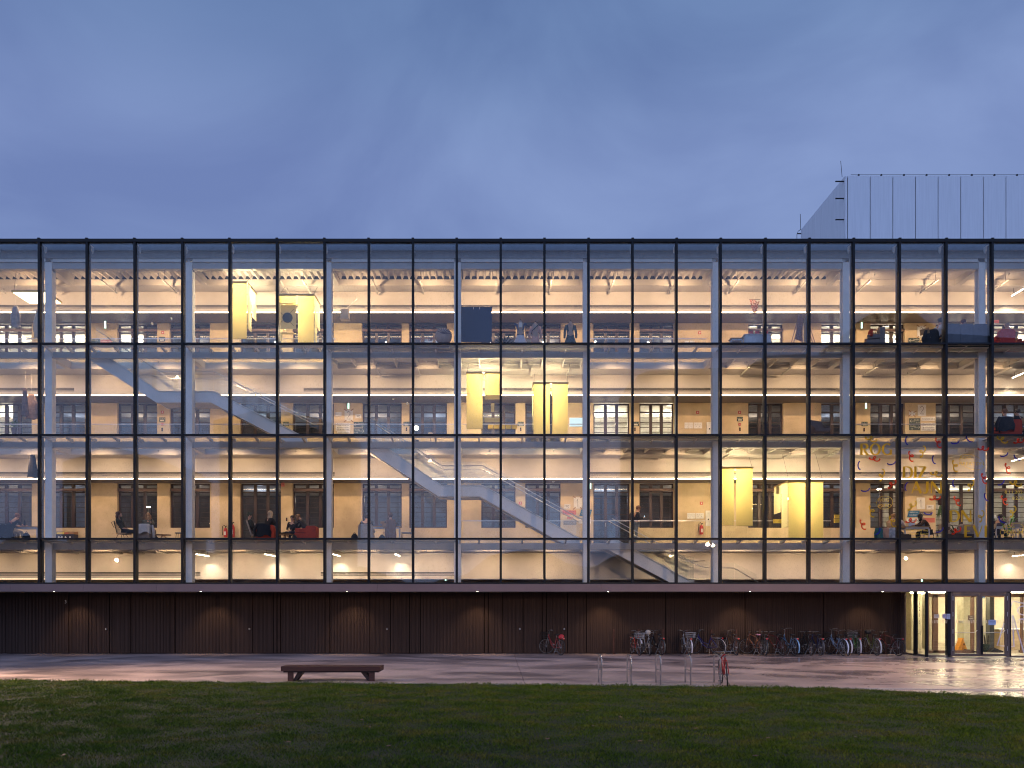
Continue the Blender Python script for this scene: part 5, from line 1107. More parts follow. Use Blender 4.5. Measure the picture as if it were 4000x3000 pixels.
bike((2694, 32.0), (2668, 32.95), 'white bicycle with rear wire basket and red tail light', (.5, .5, .52), fender=Wh, basket=('rear', M_wirew), steer=-.1)
bike((2803, 32.5), (2750, 32.9), 'dark blue bicycle with black front basket and white mudguards', (.02, .03, .22), fender=(.4, .4, .44), basket=('front', M_wire), steer=.2)
bike((2876, 32.1), (2843, 32.95), 'brown bicycle with black basket and tilted handlebar', (.16, .08, .05), basket=('front', M_wire), steer=.4)
bike((2973, 32.1), (2926, 32.95), 'orange mountain bicycle with pink saddle', (.42, .17, .09), 'mtb', rack=False, saddle=mat('pink saddle', (.6, .3, .42), .5), steer=.8)
bike((2992, 32.1), (2975, 33.0), 'black narrow seen bicycle behind the orange one', (.02, .02, .02), 'road', fender=(.03, .03, .03))
bike((3057, 32.1), (3000, 32.95), 'black and red bicycle with large open frame', (.18, .02, .02), 'road', rack=False, steer=-.1)
bike((3105, 32.05), (3062, 32.95), 'light blue city bicycle with pale blue mudguards', (.13, .26, .42), fender=(.16, .32, .52), hb=1.1, steer=.3)
bike((3168, 32.05), (3140, 32.95), 'black mountain bicycle with red fork', (.03, .03, .03), 'mtb', rack=False, steer=.3)
bike((3206, 32.0), (3172, 32.95), 'dark blue bicycle behind the black mountain bicycle', (.02, .03, .12), 'mtb', fender=(.05, .05, .06))
bike((3294, 31.85), (3248, 32.7), 'pale blue step-through bicycle with black front basket', (.30, .42, .58), fender=(.5, .56, .68), basket=('front', M_wire), hb=1.08, steer=.5)
bike((3312, 32.0), (3272, 32.9), 'dark bicycle with white rear mudguard and basket, behind the pale blue one', (.05, .05, .05), fender=(.52, .52, .56), basket=('rear', M_wire))
bike((3355, 32.05), (3332, 32.95), 'green bicycle with wide chrome front basket', (.05, .22, .06), fender=Wh, basket=('front', M_wirew), steer=0)
bike((3426, 31.95), (3388, 32.8), 'olive green bicycle with black handlebar bag', (.16, .20, .04), fender=(.5, .5, .52), steer=.5, bag=(M_saddle, 'f'))
bike((3510, 31.85), (3450, 32.6), 'dark red mountain bicycle, last one beside the entrance', (.14, .02, .02), 'mtb', steer=.1)
bike((2818, 20.95), (2841, 19.98), 'red mountain bicycle leaning on the last steel hoop near the lawn', (.50, .03, .03), 'mtb', rack=False, saddle=mat('tan saddle', (.24, .17, .09), .6), steer=-.15, hb=.93, lean=.06)
M_rust = mat('rusty steel post', (.06, .022, .014), .8, var=.4, scale=12)
for k, px in enumerate((2397, 2494, 2590, 2683, 2778, 2875, 2967, 3066, 3163, 3266, 3362, 3458)):
    t = thing('bicycle_post', f'rusty steel bicycle post at the cladding, {ordinal(k)} from the left', 'post', (X(px, 33.0), 33.0, 0), 0, 'rusty posts of the bicycle row')
    MB().box(-.035, .035, -.035, .035, .013, 1.06).build('post', M_rust, t); MB().box(-.08, .08, -.08, .08, .002, .012).build('base_plate', M_rust, t)
M_stain = mat('stainless hoop', (.5, .48, .47), .3, .85)
hx = [X(p, 20.6) for p in (2350, 2466, 2581, 2699, 2815)]
for k, x_ in enumerate(hx):
    t = thing('bicycle_hoop', f'bent stainless bicycle hoop near the lawn, {ordinal(k)} from the left', 'bicycle rack', (x_, 20.62, 0), 0, 'stainless hoops joined by ground rails')
    MB().tube([(0, 0, .002), (0, 0, .68), (0, .03, .74), (0, .10, .775), (0, .50, .775), (0, .57, .74), (0, .60, .68), (0, .60, .002)], .021, 10).build('hoop', M_stain, t, smooth=True)
    MB().tube([(0, .02, .38), (0, .58, .38)], .012, 8).build('cross_bar', M_stain, t)
    if k < 4:
        w_ = hx[k+1]-x_
        for yy in (0, .6): MB().box(.02, w_-.02, yy-.02, yy+.02, .012, .028).build('ground_rail', M_stain, t)
# bench of dark timber
M_wood = mat('dark red stained timber', (.055, .017, .011), .5, var=.4, scale=4, stretch=(.6, 8, 8), bump=.2)
t = thing('bench', 'long dark red timber bench on V shaped legs at the lawn edge', 'bench', (X(1097, 21.5), 21.5, 0)); w_ = X(1487, 21.5)-X(1097, 21.5)
for k in range(5): MB().box(.0, w_+.0, .122*k, .122*k+.116, .285, .42).build('seat_plank', M_wood, t)
MB().box(.06, w_-.06, .03, .57, .25, .284).build('under_frame', M_black, t)
for a, d in ((.24, 1), (w_-.24, -1)):
    MB().prism([(a-.06*d, .002), (a+.09*d, .002), (a+.09*d, .25), (a-.06*d, .25)][::d], .04, .11).build('leg', M_wood, t)
    MB().prism([(a+.06*d, .002), (a+.14*d, .002), (a+.34*d, .25), (a+.2*d, .25)][::d], .12, .5).build('leg', mat('black stained timber', (.03, .015, .012), .6), t)
# things in the entrance lobby
t = thing('wet_floor_sign', 'orange folding wet floor sign behind the left entrance door', 'sign', (X(3757, 34.4), 34.4, .006)); M_or = mat('orange plastic', (.78, .33, .03), .4)
for s_ in (-1, 1):
    MB().prism([(0, .62), (s_*.05, .62), (s_*.29, .0), (s_*.24, .0), (s_*.19, .10), (s_*.17, .10), (s_*.16, .0), (s_*.10, .0)][::s_], -.16 if s_ < 0 else 0, .16 if s_ < 0 else .3).build('leaf', M_or, t)
MB().box(.07, .12, -.012, -.002, .3, .38).build('pictogram', M_black, t)
t = thing('umbrella_stand', 'black umbrella bucket behind the right entrance door', 'umbrella stand', (X(3853, 34.4), 34.4, .006)); MB().lathe([(.12, 0), (.15, .35), (.14, .35), (.11, .02)], (0, 0, 0), 14).build('bucket', mat('dark green bucket', (.02, .04, .03), .5), t)
for k in range(4): MB().tube([(.05*math.cos(k*1.6), .05*math.sin(k*1.6), .1), (.11*math.cos(k*1.6), .1*math.sin(k*1.6), .75)], [.03, .012], 6).build('umbrella', M_saddle, t)
t = thing('reception_counter', 'pale timber reception counter with drawers in the lobby', 'counter', (X(3935, 36), 36, .006)); M_ply = mat('pale plywood', (.55, .42, .25), .6)
MB().box(-.35, 2.8, 0, .7, 0, .92).build('body', M_ply, t); MB().box(-.42, 2.9, -.06, .76, .93, .99).build('worktop', M_exitb, t)
for k in range(3): MB().box(.6, 1.5, -.015, -.002, .12+.25*k, .34+.25*k).build('drawer_front', M_ply, t)
t = thing('cleaning_broom', 'orange handled broom standing in the lobby at the right edge', 'broom', (X(3995, 34.0), 34.0, .006)); MB().tube([(0, 0, .1), (.0, 0, 1.1)], .02, 6).build('handle', M_or, t); MB().box(-.16, .16, -.04, .04, .0, .10).build('head', M_brown, t)
t = thing('door_mat', 'dark tilted floor mat by the umbrella bucket', 'mat', (X(3820, 34.0), 34.0, .006)); MB().prism([(-.5, 0), (-.35, .12), (.0, .02), (.5, .0)], 0, .4).build('mat_body', M_saddle, t); MB().prism([(.55, 0), (.75, .2), (1.15, .05), (1.1, 0)], 0, .4).build('mat_fold', M_saddle, t)
t = thing('drinks_can', 'small white can standing on the entrance threshold', 'can', (X(3850, YG+.4), YG+.4, .05)); MB().tube([(-.08, 0, 0), (.08, 0, 0)], .04, 8).build('can_body', M_paper, t)
# ------------------------------------------------ people
M_skin = mat('skin', (.52, .30, .21), .55, var=.06); M_eye = mat('dark eye', (.02, .015, .01), .3)
def skin_mesh(name, verts, edges, rad, m, parent, root=0, sub=1):
    me = bpy.data.meshes.new(name); me.from_pydata([tuple(v) for v in verts], edges, []); me.materials.append(m)
    o = bpy.data.objects.new(name, me); sc.collection.objects.link(o); o.parent = parent
    o.modifiers.new('skin', 'SKIN'); sk = me.skin_vertices[0].data
    for i, r in enumerate(rad): sk[i].radius = (r if isinstance(r, tuple) else (r, r)); sk[i].use_root = (i == root)
    if sub: o.modifiers.new('sub', 'SUBSURF').levels = sub; o.modifiers[-1].render_levels = sub
    o.modifiers['skin'].use_smooth_shade = True
    return o
def person(label, loc, rz, J, top, legs, hair, shoes=(.03, .03, .03), hair_len=0, sleeves=True, scale=1.0, extra=None, group=None):
    """J: dict of joints in metres, +Y is where the body faces"""
    t = thing('person', label, 'person', loc, rz, group); t.scale = (scale,)*3
    V = {k: Vector(v) for k, v in J.items()}
    hd = (V['head']-V['neck']).normalized(); face = Vector(J.get('face', (0, 1, 0))).normalized(); face = (face - hd*face.dot(hd)).normalized(); side = hd.cross(face)
    names = ['pelvis', 'waist', 'chest', 'neck', 'head']; verts = [V[n] for n in names] + [V['head']+hd*.10]; rad = [(.13, .10), (.115, .085), (.15, .10), .052, (.075, .088), (.06, .07)]
    edges = [(0, 1), (1, 2), (2, 3), (3, 4), (4, 5)]
    def chain(st, pts, rs):
        p = st
        for q, r in zip(pts, rs): verts.append(Vector(q)); rad.append(r); edges.append((p, len(verts)-1)); p = len(verts)-1
        return p
    verts.append(V['head']+face*.095-hd*.015); rad.append(.016); edges.append((4, len(verts)-1))       # nose
    verts.append(V['head']+face*.05-hd*.085); rad.append(.035); edges.append((4, len(verts)-1))        # chin
    for s in 'LR':
        e = chain(2, [V['sh'+s], V['el'+s], V['wr'+s]], [.052, .040, .028]); d = (V['wr'+s]-V['el'+s]).normalized(); h_ = V['wr'+s]+d*.07; h = chain(e, [h_], [.027])
        u = d.cross(Vector((0, 0, 1))); u = u.normalized() if u.length > .1 else Vector((1, 0, 0)); dn = u.cross(d)
        for k, (ln) in enumerate((.065, .078, .072, .055)): a = h_+d*.02+u*(.018*(k-1.5)); chain(h, [a, a+d*ln*.6+dn*.008, a+d*ln*.85+dn*.03], [.010, .009, .008])
        sg = 1 if s == 'R' else -1; chain(e, [V['wr'+s]+d*.03+u*.03*sg, V['wr'+s]+d*.07+u*.045*sg], [.012, .010])
        chain(0, [V['hp'+s], V['kn'+s], V['an'+s], V['an'+s]+(V['to'+s]-V['an'+s])*.8], [.085, .058, .038, .03])
    skin_mesh('body', verts, edges, rad, M_skin, t)
    ey = MB()
    for s_ in (-1, 1): ey.ball(V['head']+face*.078+side*.032*s_+hd*.012, .012, 6, 4)
    ey.build('eyes', M_eye, t); MB().obox(V['head']+face*.083-hd*.045, (.04, .012, .008), Matrix.Rotation(math.atan2(-face.x, face.y), 4, 'Z')).build('mouth', mat('lips', (.35, .12, .10), .5), t)
    er = MB()
    for s_ in (-1, 1): er.ball(V['head']+side*.085*s_, .024, 6, 4, (.5, 1, 1.3))
    er.build('ears', M_skin, t)
    mt = top if not isinstance(top, tuple) else mat('garment %s' % (top,), top, .9, var=.2, scale=9, bump=.5, bscale=20)
    ml = mat('legwear %s' % (legs,), legs, .9, var=.2, scale=9, bump=.5, bscale=20)
    # top: torso and sleeves
    verts = [V['pelvis']+Vector((0, 0, .02)), V['waist'], V['chest'], V['neck']-hd*.05]; rad = [(.155, .12), (.145, .11), (.175, .125), .07]; edges = [(0, 1), (1, 2), (2, 3)]
    for s in 'LR':
        w_ = V['wr'+s] if sleeves else V['sh'+s]+(V['el'+s]-V['sh'+s])*.8
        if sleeves: chain(2, [V['sh'+s], V['el'+s], w_], [.072, .056, .044])
        else: chain(2, [V['sh'+s], w_], [.074, .064])
    skin_mesh('top', verts, edges, rad, mt, t)
    verts = [V['pelvis']]; rad = [(.145, .115)]; edges = []
    for s in 'LR': chain(0, [V['hp'+s], V['kn'+s], V['an'+s]], [.10, .072, .055])
    skin_mesh('trousers', verts, edges, rad, ml, t)
    sm = mat('shoe %s' % (shoes,), shoes, .5)
    for s in 'LR':
        a, b = V['an'+s], V['to'+s]; mb = MB().ball(a+(b-a)*.45-Vector((0, 0, .02)), .055, 10, 6, (.8, 2.3, .8), Matrix.Rotation(math.atan2(-(b-a).x, (b-a).y), 4, 'Z')); mb.build('shoe', sm, t, smooth=True)
    hm = mat('hair %s' % (hair,), hair, .5, var=.35, scale=4, stretch=(14, 14, 2))
    rot = Matrix((side, face, hd)).transposed().to_4x4(); hb = MB().ball(V['head']+hd*.055-face*.028, .108, 14, 9, (.92, 1.02, .98), rot)
    rnd = random.Random(len(label))
    if hair_len:
        for k in range(16):
            a = -1.9+3.8*k/15; st = V['head']+hd*.05 - face*.07*math.cos(a) + side*.09*math.sin(a); dn = Vector((0, 0, -1)) - face*.1
            hb.tube([st, st+dn*hair_len*.45-face*.02+side*.01*rnd.uniform(-1, 1), st+dn*hair_len+side*.03*rnd.uniform(-1, 1)], [.03, .030, .012], 6)
    else:
        for k in range(26):
            v = Vector((rnd.uniform(-1, 1), rnd.uniform(-1, .5), rnd.uniform(0, 1))).normalized(); c = V['head']+hd*.05-face*.025 + (side*v.x+face*v.y+hd*v.z)*.095; hb.ball(c, .024+.01*rnd.random(), 6, 4)
    hb.build('hair', hm, t, smooth=True)
    if extra: extra(t, V, hd, face, side)
    return t
def seated(lean=0.0, back=0.0, arms='table', head=(0, 0), knee=.46, sw=.19, wr=None, facev=(0, 1, -.15)):
    y = lean*.45; yb = -back*.35
    J = dict(pelvis=(0, 0, .50), waist=(0, y*.3+yb*.4, .68), chest=(0, y*.75+yb*.85, .90), neck=(0, y+yb*1.05, 1.06), head=(head[0], y*1.15+yb*1.1+.03+head[1], 1.20-.10*lean), face=facev,
             shL=(-sw, y*.85+yb*.9, .98-.03*lean), shR=(sw, y*.85+yb*.9, .98-.03*lean), hpL=(-.1, .06, .48), hpR=(.1, .06, .48), knL=(-.13, knee, .50), knR=(.13, knee, .50), anL=(-.13, knee+.02, .09), anR=(.13, knee+.02, .09), toL=(-.14, knee+.2, .04), toR=(.14, knee+.2, .04))
    if arms == 'table': J.update(elL=(-.27, y+.16, .76), elR=(.27, y+.16, .76), wrL=(-.12, y+.36, .78), wrR=(.12, y+.36, .78))
    elif arms == 'lap': J.update(elL=(-.25, y*.6+yb+.05, .70), elR=(.25, y*.6+yb+.05, .70), wrL=(-.08, y+yb+.26, .62), wrR=(.08, y+yb+.26, .62))
    elif arms == 'chin': J.update(elL=(-.25, y+yb+.05, .70), elR=(.20, y+yb+.24, .88), wrL=(-.08, y+yb+.26, .64), wrR=(.12, y+yb+.17, 1.12))
    elif arms == 'phone': J.update(elL=(-.23, y+.1, .72), elR=(.25, y+.12, .74), wrL=(-.06, y+.3, .86), wrR=(.10, y+.32, .90))
    elif arms == 'knees': J.update(elL=(-.2, y+.18, .70), elR=(.2, y+.18, .70), wrL=(-.1, y+.34, .56), wrR=(.1, y+.34, .56))
    if wr: J.update(wr)
    return J
DK = 32.75
def at(px, Y, lv): return (X(px, Y), Y, FL[lv])
BLK = (.018, .018, .022); NAVY = (.03, .035, .06); JEANS = (.13, .18, .26); CREAM = (.5, .42, .33)
def phone(t, V, hd, face, side):
    p = (V['wrL']+V['wrR'])/2 + Vector((0, .08, .05)); MB().obox(p, (.075, .012, .15), Matrix.Rotation(-.5, 4, 'X')).build('phone', M_black, t); MB().obox(p+Vector((0, -.008, -.004)), (.066, .004, .135), Matrix.Rotation(-.5, 4, 'X')).build('phone_screen', emis('phone glow', (.6, .85, 1), 2.2), t)
def tprint(t, V, hd, face, side):
    c = V['chest']; mb = MB(); rnd = random.Random(1)
    for k in range(7): mb.obox(c+Vector((rnd.uniform(-.08, .08), -.135-.002*k, rnd.uniform(-.05, .06))), (.07, .004, .03), Matrix.Rotation(rnd.uniform(-.6, .6), 4, 'Y'))
    mb.build('back_print', mat('coral print', (.65, .16, .13), .7), t); MB().obox(c+Vector((.02, -.15, -.09)), (.10, .004, .022)).build('back_print_line', M_paper, t)
person('person in a black T-shirt with coral back print working at the leftmost table', at(38, 32.75, 1), R(-25), seated(.55, arms='table', facev=(.25, 1, -.5)), BLK, (.42, .34, .22), (.20, .08, .04), sleeves=False, extra=tprint)
person('person with long brown hair reclining in the wire lounge chair, hand at cheek', at(487, 32.75, 1), R(-90), seated(0, .75, 'chin', knee=.52, facev=(0, 1, .1)), (.045, .048, .035), BLK, (.10, .04, .02), hair_len=.30)
person('person with auburn hair seen from behind over the grey armchair', at(578, 33.2, 1), R(20), seated(.1, arms='chin', facev=(.3, 1, 0)), (.09, .10, .09), BLK, (.24, .12, .05), hair_len=.30)
person('person in a dark green cap leaning back behind the draped red armchair', at(998, 33.1, 1), R(-70), seated(0, .7, 'lap'), (.03, .035, .03), NAVY, (.03, .05, .04))
person('person with long blonde hair in black looking at a glowing phone', at(1048, 33.15, 1), R(-35), seated(.15, arms='phone', facev=(.2, 1, -.3)), BLK, BLK, (.42, .32, .22), hair_len=.42, scale=1.07, extra=phone)
person('person in a black top with a low ponytail facing the lawn at the coffee table', at(1143, 33.25, 1), R(165), seated(.05, arms='lap', facev=(.25, 1, .2), head=(0, -.03)), BLK, NAVY, (.05, .03, .02), scale=.92)
person('person with long light brown hair bent forward on the red sofa', at(1200, 32.95, 1), R(75), seated(.75, arms='knees', facev=(0, 1, -.6)), BLK, (.20, .27, .36), (.19, .09, .04), hair_len=.30)
person('person in a dark hoodie bowed over the table behind the beige armchair', at(1432, 33.2, 1), R(10), seated(.55, arms='table', facev=(0, 1, -.7)), (.05, .05, .055), NAVY, (.04, .03, .02))
person('person with short brown hair seen from behind under the hanging brown coat', at(1525, 32.95, 1), R(5), seated(.3, arms='table', facev=(0, 1, -.4)), (.10, .08, .07), (.12, .09, .07), (.14, .06, .03))
stand = dict(pelvis=(0, 0, .93), waist=(0, .01, 1.08), chest=(0, .03, 1.30), neck=(0, .06, 1.46), head=(0, .12, 1.58), face=(0, 1, -.7), shL=(-.19, .03, 1.39), shR=(.19, .03, 1.39), elL=(-.24, .10, 1.14), elR=(.24, .10, 1.14), wrL=(-.08, .32, 1.20), wrR=(.08, .32, 1.20),
             hpL=(-.1, 0, .90), hpR=(.1, 0, .90), knL=(-.10, .08, .50), knR=(.10, -.02, .50), anL=(-.10, .02, .09), anR=(.10, -.12, .10), toL=(-.11, .2, .04), toR=(.11, .06, .04))
def backpack(t, V, hd, face, side): MB().ball((0, -.19, 1.22), .17, 10, 8, (.95, .7, 1.25)).build('backpack', mat('brown backpack', (.06, .04, .03), .8), t, smooth=True); phone(t, V, hd, face, side)
person('person standing in a long black coat looking down at a phone by the stair', at(2483, 33.85, 1), R(-80), stand, BLK, (.24, .25, .26), (.16, .07, .035), shoes=(.1, .1, .1), extra=backpack)
def coat_tail(t, V, hd, face, side): pass
person('person with curly fair hair hunched behind the hanging coats at the right', at(3474, 33.1, 1), R(-60), seated(.5, arms='table', facev=(0, 1, -.5)), (.34, .22, .14), (.03, .14, .13), (.24, .13, .06))
person('person in white with a reddish bun beside the hanging coats', at(3501, 33.2, 1), R(-40), seated(.3, arms='table', facev=(0, 1, -.3)), (.60, .55, .52), NAVY, (.22, .05, .04), hair_len=.08)
def glasses(t, V, hd, face, side):
    mb = MB()
    for s_ in (-1, 1): mb.tube([V['head']+face*.095+side*(.032*s_+.022*math.cos(a))+hd*(.012+.018*math.sin(a)) for a in np.linspace(0, 5.4, 8)], .003, 4, closed=True)
    mb.build('glasses', M_black, t)
person('person with long dark hair and glasses in brown fleece bent over a tablet', at(3632, 33.0, 1), R(80), seated(.65, arms='table', facev=(0, 1, -.6)), (.09, .045, .025), BLK, (.02, .014, .012), hair_len=.22, extra=glasses)
person('person with dark hair reading at the far right table on the first gallery', at(3893, 33.2, 1), R(-60), seated(.5, arms='table', facev=(0, 1, -.6)), (.06, .05, .08), NAVY, (.03, .02, .015))
person('person with short hair and pale hoodie seen from behind, second gallery right', at(3929, 32.15, 2), R(0), seated(.1, arms='table'), (.36, .38, .40), NAVY, (.22, .10, .05), scale=1.03)
person('person with dark hair in a black jacket, rightmost on the second gallery', at(3984, 32.1, 2), R(25), seated(.15, arms='table', facev=(-.4, 1, -.2)), BLK, BLK, (.06, .03, .02), scale=1.03, hair_len=.06)
person('person with curly dark hair and white shirt in profile on the top gallery', at(3664, 31.98, 3), R(-75), seated(.2, arms='table', facev=(0, 1, -.1)), (.55, .56, .60), NAVY, (.03, .025, .03), scale=1.06)
person('person with brown hair mostly hidden behind the grey sofa on the top gallery', at(3757, 32.35, 3), R(180), seated(.15, arms='lap', facev=(-.2, 1, -.4)), (.05, .05, .06), NAVY, (.13, .04, .025), scale=1.06)
person('person half hidden behind the red armchair on the top gallery', at(3958, 32.2, 3), R(60), seated(.35, arms='table', facev=(0, 1, -.5)), (.30, .26, .26), BLK, (.35, .30, .22))
person('person in black standing behind the grey pillar in the entrance lobby', (X(3862, 36.5), 36.5, .006), R(120), dict(stand, face=(0, 1, 0)), BLK, BLK, (.06, .03, .02))
# ------------------------------------------------ furniture on the galleries
def upholstery(n_, c): return mat(n_, c, .9, var=.12, scale=7, bump=.4, bscale=60)
M_redf = upholstery('red upholstery', (.42, .045, .02)); M_greyf = upholstery('grey brown upholstery', (.21, .17, .155)); M_beigef = upholstery('beige upholstery', (.40, .31, .24)); M_slate = upholstery('slate grey upholstery', (.13, .14, .17))
M_dshell = upholstery('taupe felt', (.17, .12, .10)); M_oak = mat('oak wood', (.42, .24, .11), .5, var=.2, scale=4, stretch=(1, 8, 8)); M_darkj = mat('black jacket cloth', (.014, .014, .018), .9, bump=.8, bscale=12); M_wleg = mat('white table leg', (.55, .54, .56), .4)
def rbox(mb, x0, x1, y0, y1, z0, z1, r=.04):      # box with softened upright and top edges
    q = [(x0+r, z0), (x1-r, z0), (x1, z0+r*.4), (x1, z1-r), (x1-r, z1), (x0+r, z1), (x0, z1-r), (x0, z0+r*.4)]; mb.prism(q, y0, y1); return mb
def armchair(label, px, Y, lv, rz, m, w_=.72, h_=.78, group='upholstered seats'):
    t = thing('armchair', label, 'armchair', at(px, Y, lv), rz, group)
    rbox(MB(), -w_/2, w_/2, -.32, -.12, .06, h_, .07).build('backrest', m, t); rbox(MB(), -w_/2+.02, w_/2-.02, -.119, .38, .06, .42, .05).build('seat', m, t)
    for s_ in (-1, 1): rbox(MB(), s_*w_/2-(.10 if s_ > 0 else 0), s_*w_/2+(.10 if s_ < 0 else 0), -.118, .34, .421, .60, .03).build('armrest', m, t)
    for x in (-w_/2+.06, w_/2-.06):
        for y in (-.28, .32): MB().box(x-.02, x+.02, y-.02, y+.02, 0, .059).build('leg', M_oak, t)
    return t
def drape(label, px, Y, lv, rz, m, w_, top, low, name='jacket', thick=.10, sleeves=True):
    t = thing(name, label, 'clothing', (X(px, Y), Y, FL[lv]+low), rz, 'coats and jackets over seats'); n, rows = 14, 8; vs = []; fs = []; h_ = top-low; rnd = random.Random(px)
    for r_ in range(rows+1):
        v = r_/rows
        for k in range(n):
            a = 2*math.pi*k/n; f = 1+.10*math.sin(4*a+r_)+.05*rnd.uniform(-1, 1); ww = w_/2*(.95-.12*(1-v)-.35*v**5); dd = thick*(1+.4*(1-v))*(1-.4*v**4)
            vs.append((ww*f*math.cos(a), dd*f*math.sin(a), h_*v-(.05*math.cos(3*a) if r_ == 0 else 0)))
    for r_ in range(rows): fs += [(r_*n+k, r_*n+(k+1) % n, (r_+1)*n+(k+1) % n, (r_+1)*n+k) for k in range(n)]
    fs.append(tuple(rows*n+k for k in range(n))); MB().add(vs, fs).build('cloth', m, t, smooth=True)
    if sleeves: MB().tube([(-w_*.35, -.04, h_*.95), (-w_*.52, -.05, h_*.5), (-w_*.5, -.03, -.02)], [.07, .065, .05], 8).build('sleeve', m, t, smooth=True)
    return t
def chair(label, px, Y, lv, rz, seat=M_saddle, frame=M_black, group='thin legged chairs'):
    t = thing('chair', label, 'chair', at(px, Y, lv), rz, group)
    rbox(MB(), -.22, .22, -.2, .22, .43, .46, .012).build('seat', seat, t); MB().prismx([(-.235, .62), (-.20, .62), (-.24, .84), (-.275, .84)], -.19, .19).build('backrest', seat, t)
    for s_ in (-1, 1):
        MB().tube([(s_*.19, .2, .43), (s_*.21, .23, 0)], .012, 6).build('leg', frame, t); MB().tube([(s_*.19, -.18, .43), (s_*.21, -.25, 0)], .012, 6).build('leg', frame, t); MB().tube([(s_*.17, -.19, .44), (s_*.17, -.25, .82)], .011, 6).build('back_post', frame, t)
    return t
def table(label, px0, px1, Y, lv, h_, d, top=M_oak, leg=M_wleg, name='table', rz=0):
    x0, x1 = X(px0, Y), X(px1, Y); w_ = (x1-x0)/2; t = thing(name, label, 'table', ((x0+x1)/2, Y, FL[lv]), rz)
    MB().box(-w_, w_, 0, d, h_-.035, h_).build('table_top', top, t); MB().box(-w_+.05, w_-.05, .03, .05, h_-.10, h_-.036).box(-w_+.05, w_-.05, d-.05, d-.03, h_-.10, h_-.036).build('apron', leg, t)
    for x in (-w_+.03, w_-.03):
        for y in (.04, d-.04): MB().box(x-.025, x+.025, y-.025, y+.025, 0, h_-.1).build('leg', leg, t)
    return t
def coffee(label, px, Y, lv):
    t = thing('coffee_table', label, 'table', at(px, Y, lv), 0, 'low oak coffee tables'); mb = MB(); n = 20
    mb.add([(.36*math.cos(2*math.pi*k/n), .3*math.sin(2*math.pi*k/n), .38) for k in range(n)]+[(.33*math.cos(2*math.pi*k/n), .27*math.sin(2*math.pi*k/n), .35) for k in range(n)], [tuple(range(n)), tuple(range(2*n-1, n-1, -1))]+[(k, k+n, (k+1) % n+n, (k+1) % n) for k in range(n)]); mb.build('table_top', M_oak, t)
    for a in (.4, 2.5, 4.6): MB().tube([(.03*math.cos(a), .03*math.sin(a), .34), (.13*math.cos(a), .13*math.sin(a), .25), (.27*math.cos(a), .25*math.sin(a), 0)], [.03, .03, .025], 6).build('leg', M_oak, t)
    return t
def bag(label, px, Y, lv, m, s_=1.0, name='backpack'):
    t = thing(name, label, 'bag', at(px, Y, lv)); MB().ball((0, 0, .19*s_), .19*s_, 12, 8, (.8, .55, 1.0)).build('bag_body', m, t, smooth=True); MB().ball((0, -.09*s_, .12*s_), .1*s_, 8, 6, (1, .5, .9)).build('pocket', m, t, smooth=True)
    MB().tube([(-.05, 0, .37*s_), (0, .0, .43*s_), (.05, 0, .37*s_)], .010, 5).build('handle', m, t); return t
armchair('grey armchair at the left edge under a black jacket', 8, 32.6, 1, 0, M_greyf, .8); drape('black jacket thrown over the leftmost armchair', 15, 32.35, 1, 0, M_darkj, .95, .80, .12)
table('white legged oak topped table at the left edge', 40, 146, 33.0, 1, .74, .38); t = thing('drinking_bottle', 'dark drinking bottle on the leftmost table', 'bottle', (X(96, 33.1), 33.1, FL[1]+.742)); MB().lathe([(.035, 0), (.035, .2), (.02, .24), (.02, .28)], (0, 0, 0), 10).build('bottle_body', M_black, t)
bag('black backpack on the floor under the leftmost table', 103, 32.5, 1, M_darkj, 1.1)
t = thing('lounge_chair', 'black wire lounge chair with an oak seat below the reclining person', 'chair', at(478, 32.75, 1), R(-90)); mb = MB()
for k in range(9):
    a = -.8+1.6*k/8; mb.tube([(.33*math.sin(a), -.30*math.cos(a)-.02, .95 if abs(a) < .5 else .85), (.28*math.sin(a), -.2*math.cos(a), .42), (.22*math.sin(a), .1, .36)], .009, 5)
mb.tube([(-.3, -.2, .62), (-.24, -.35, .85), (0, -.4, .92), (.24, -.35, .85), (.3, -.2, .62)], .011, 6).build('wire_shell', M_black, t); rbox(MB(), -.26, .26, -.15, .28, .37, .42, .02).build('seat', M_oak, t)
for s_ in (-1, 1):
    for y in (-.2, .22): MB().tube([(s_*.15, y*.5, .36), (s_*.27, y*1.2, 0)], .011, 5).build('leg', M_black, t)
armchair('grey brown armchair under a white puffer jacket', 567, 32.7, 1, 0, M_greyf, .64, .72); drape('white puffer jacket hanging over the grey brown armchair', 562, 32.37, 1, 0, mat('white puffer', (.55, .50, .47), .7, bump=.5, bscale=6), .66, .78, .40, thick=.13); MB().tube([(0, 0, 0), (0, .01, .01)], .001, 3)
t = thing('puffer_sleeve', 'loose white sleeve hanging down right of the grey brown armchair', 'clothing', (X(597, 32.4), 32.4, FL[1]+.16)); MB().tube([(-.04, 0, .56), (.03, 0, .35), (.05, 0, .0)], [.06, .06, .05], 8).build('cloth', MATS['white puffer'], t, smooth=True)
t = thing('floor_lamp_pole', 'thin black vertical pole standing right of the white jacket', 'pole', at(592, 32.2, 1)); MB().tube([(0, 0, 0), (0, 0, 1.55)], .010, 6).build('pole', M_black, t); MB().lathe([(.10, 0), (.10, .015)], (0, 0, 0), 12).build('base', M_black, t)
coffee('oak coffee table right of the grey brown armchair', 636, 33.0, 1); bag('black tote bag between armchair and coffee table', 608, 32.5, 1, M_darkj, .75, 'tote_bag')
t = thing('stool', 'black stool with thin legs left of the second column', 'stool', at(700, 32.9, 1)); MB().lathe([(.17, .42), (.18, .44), (.17, .46)], (0, 0, 0), 14).build('seat', M_slate, t)
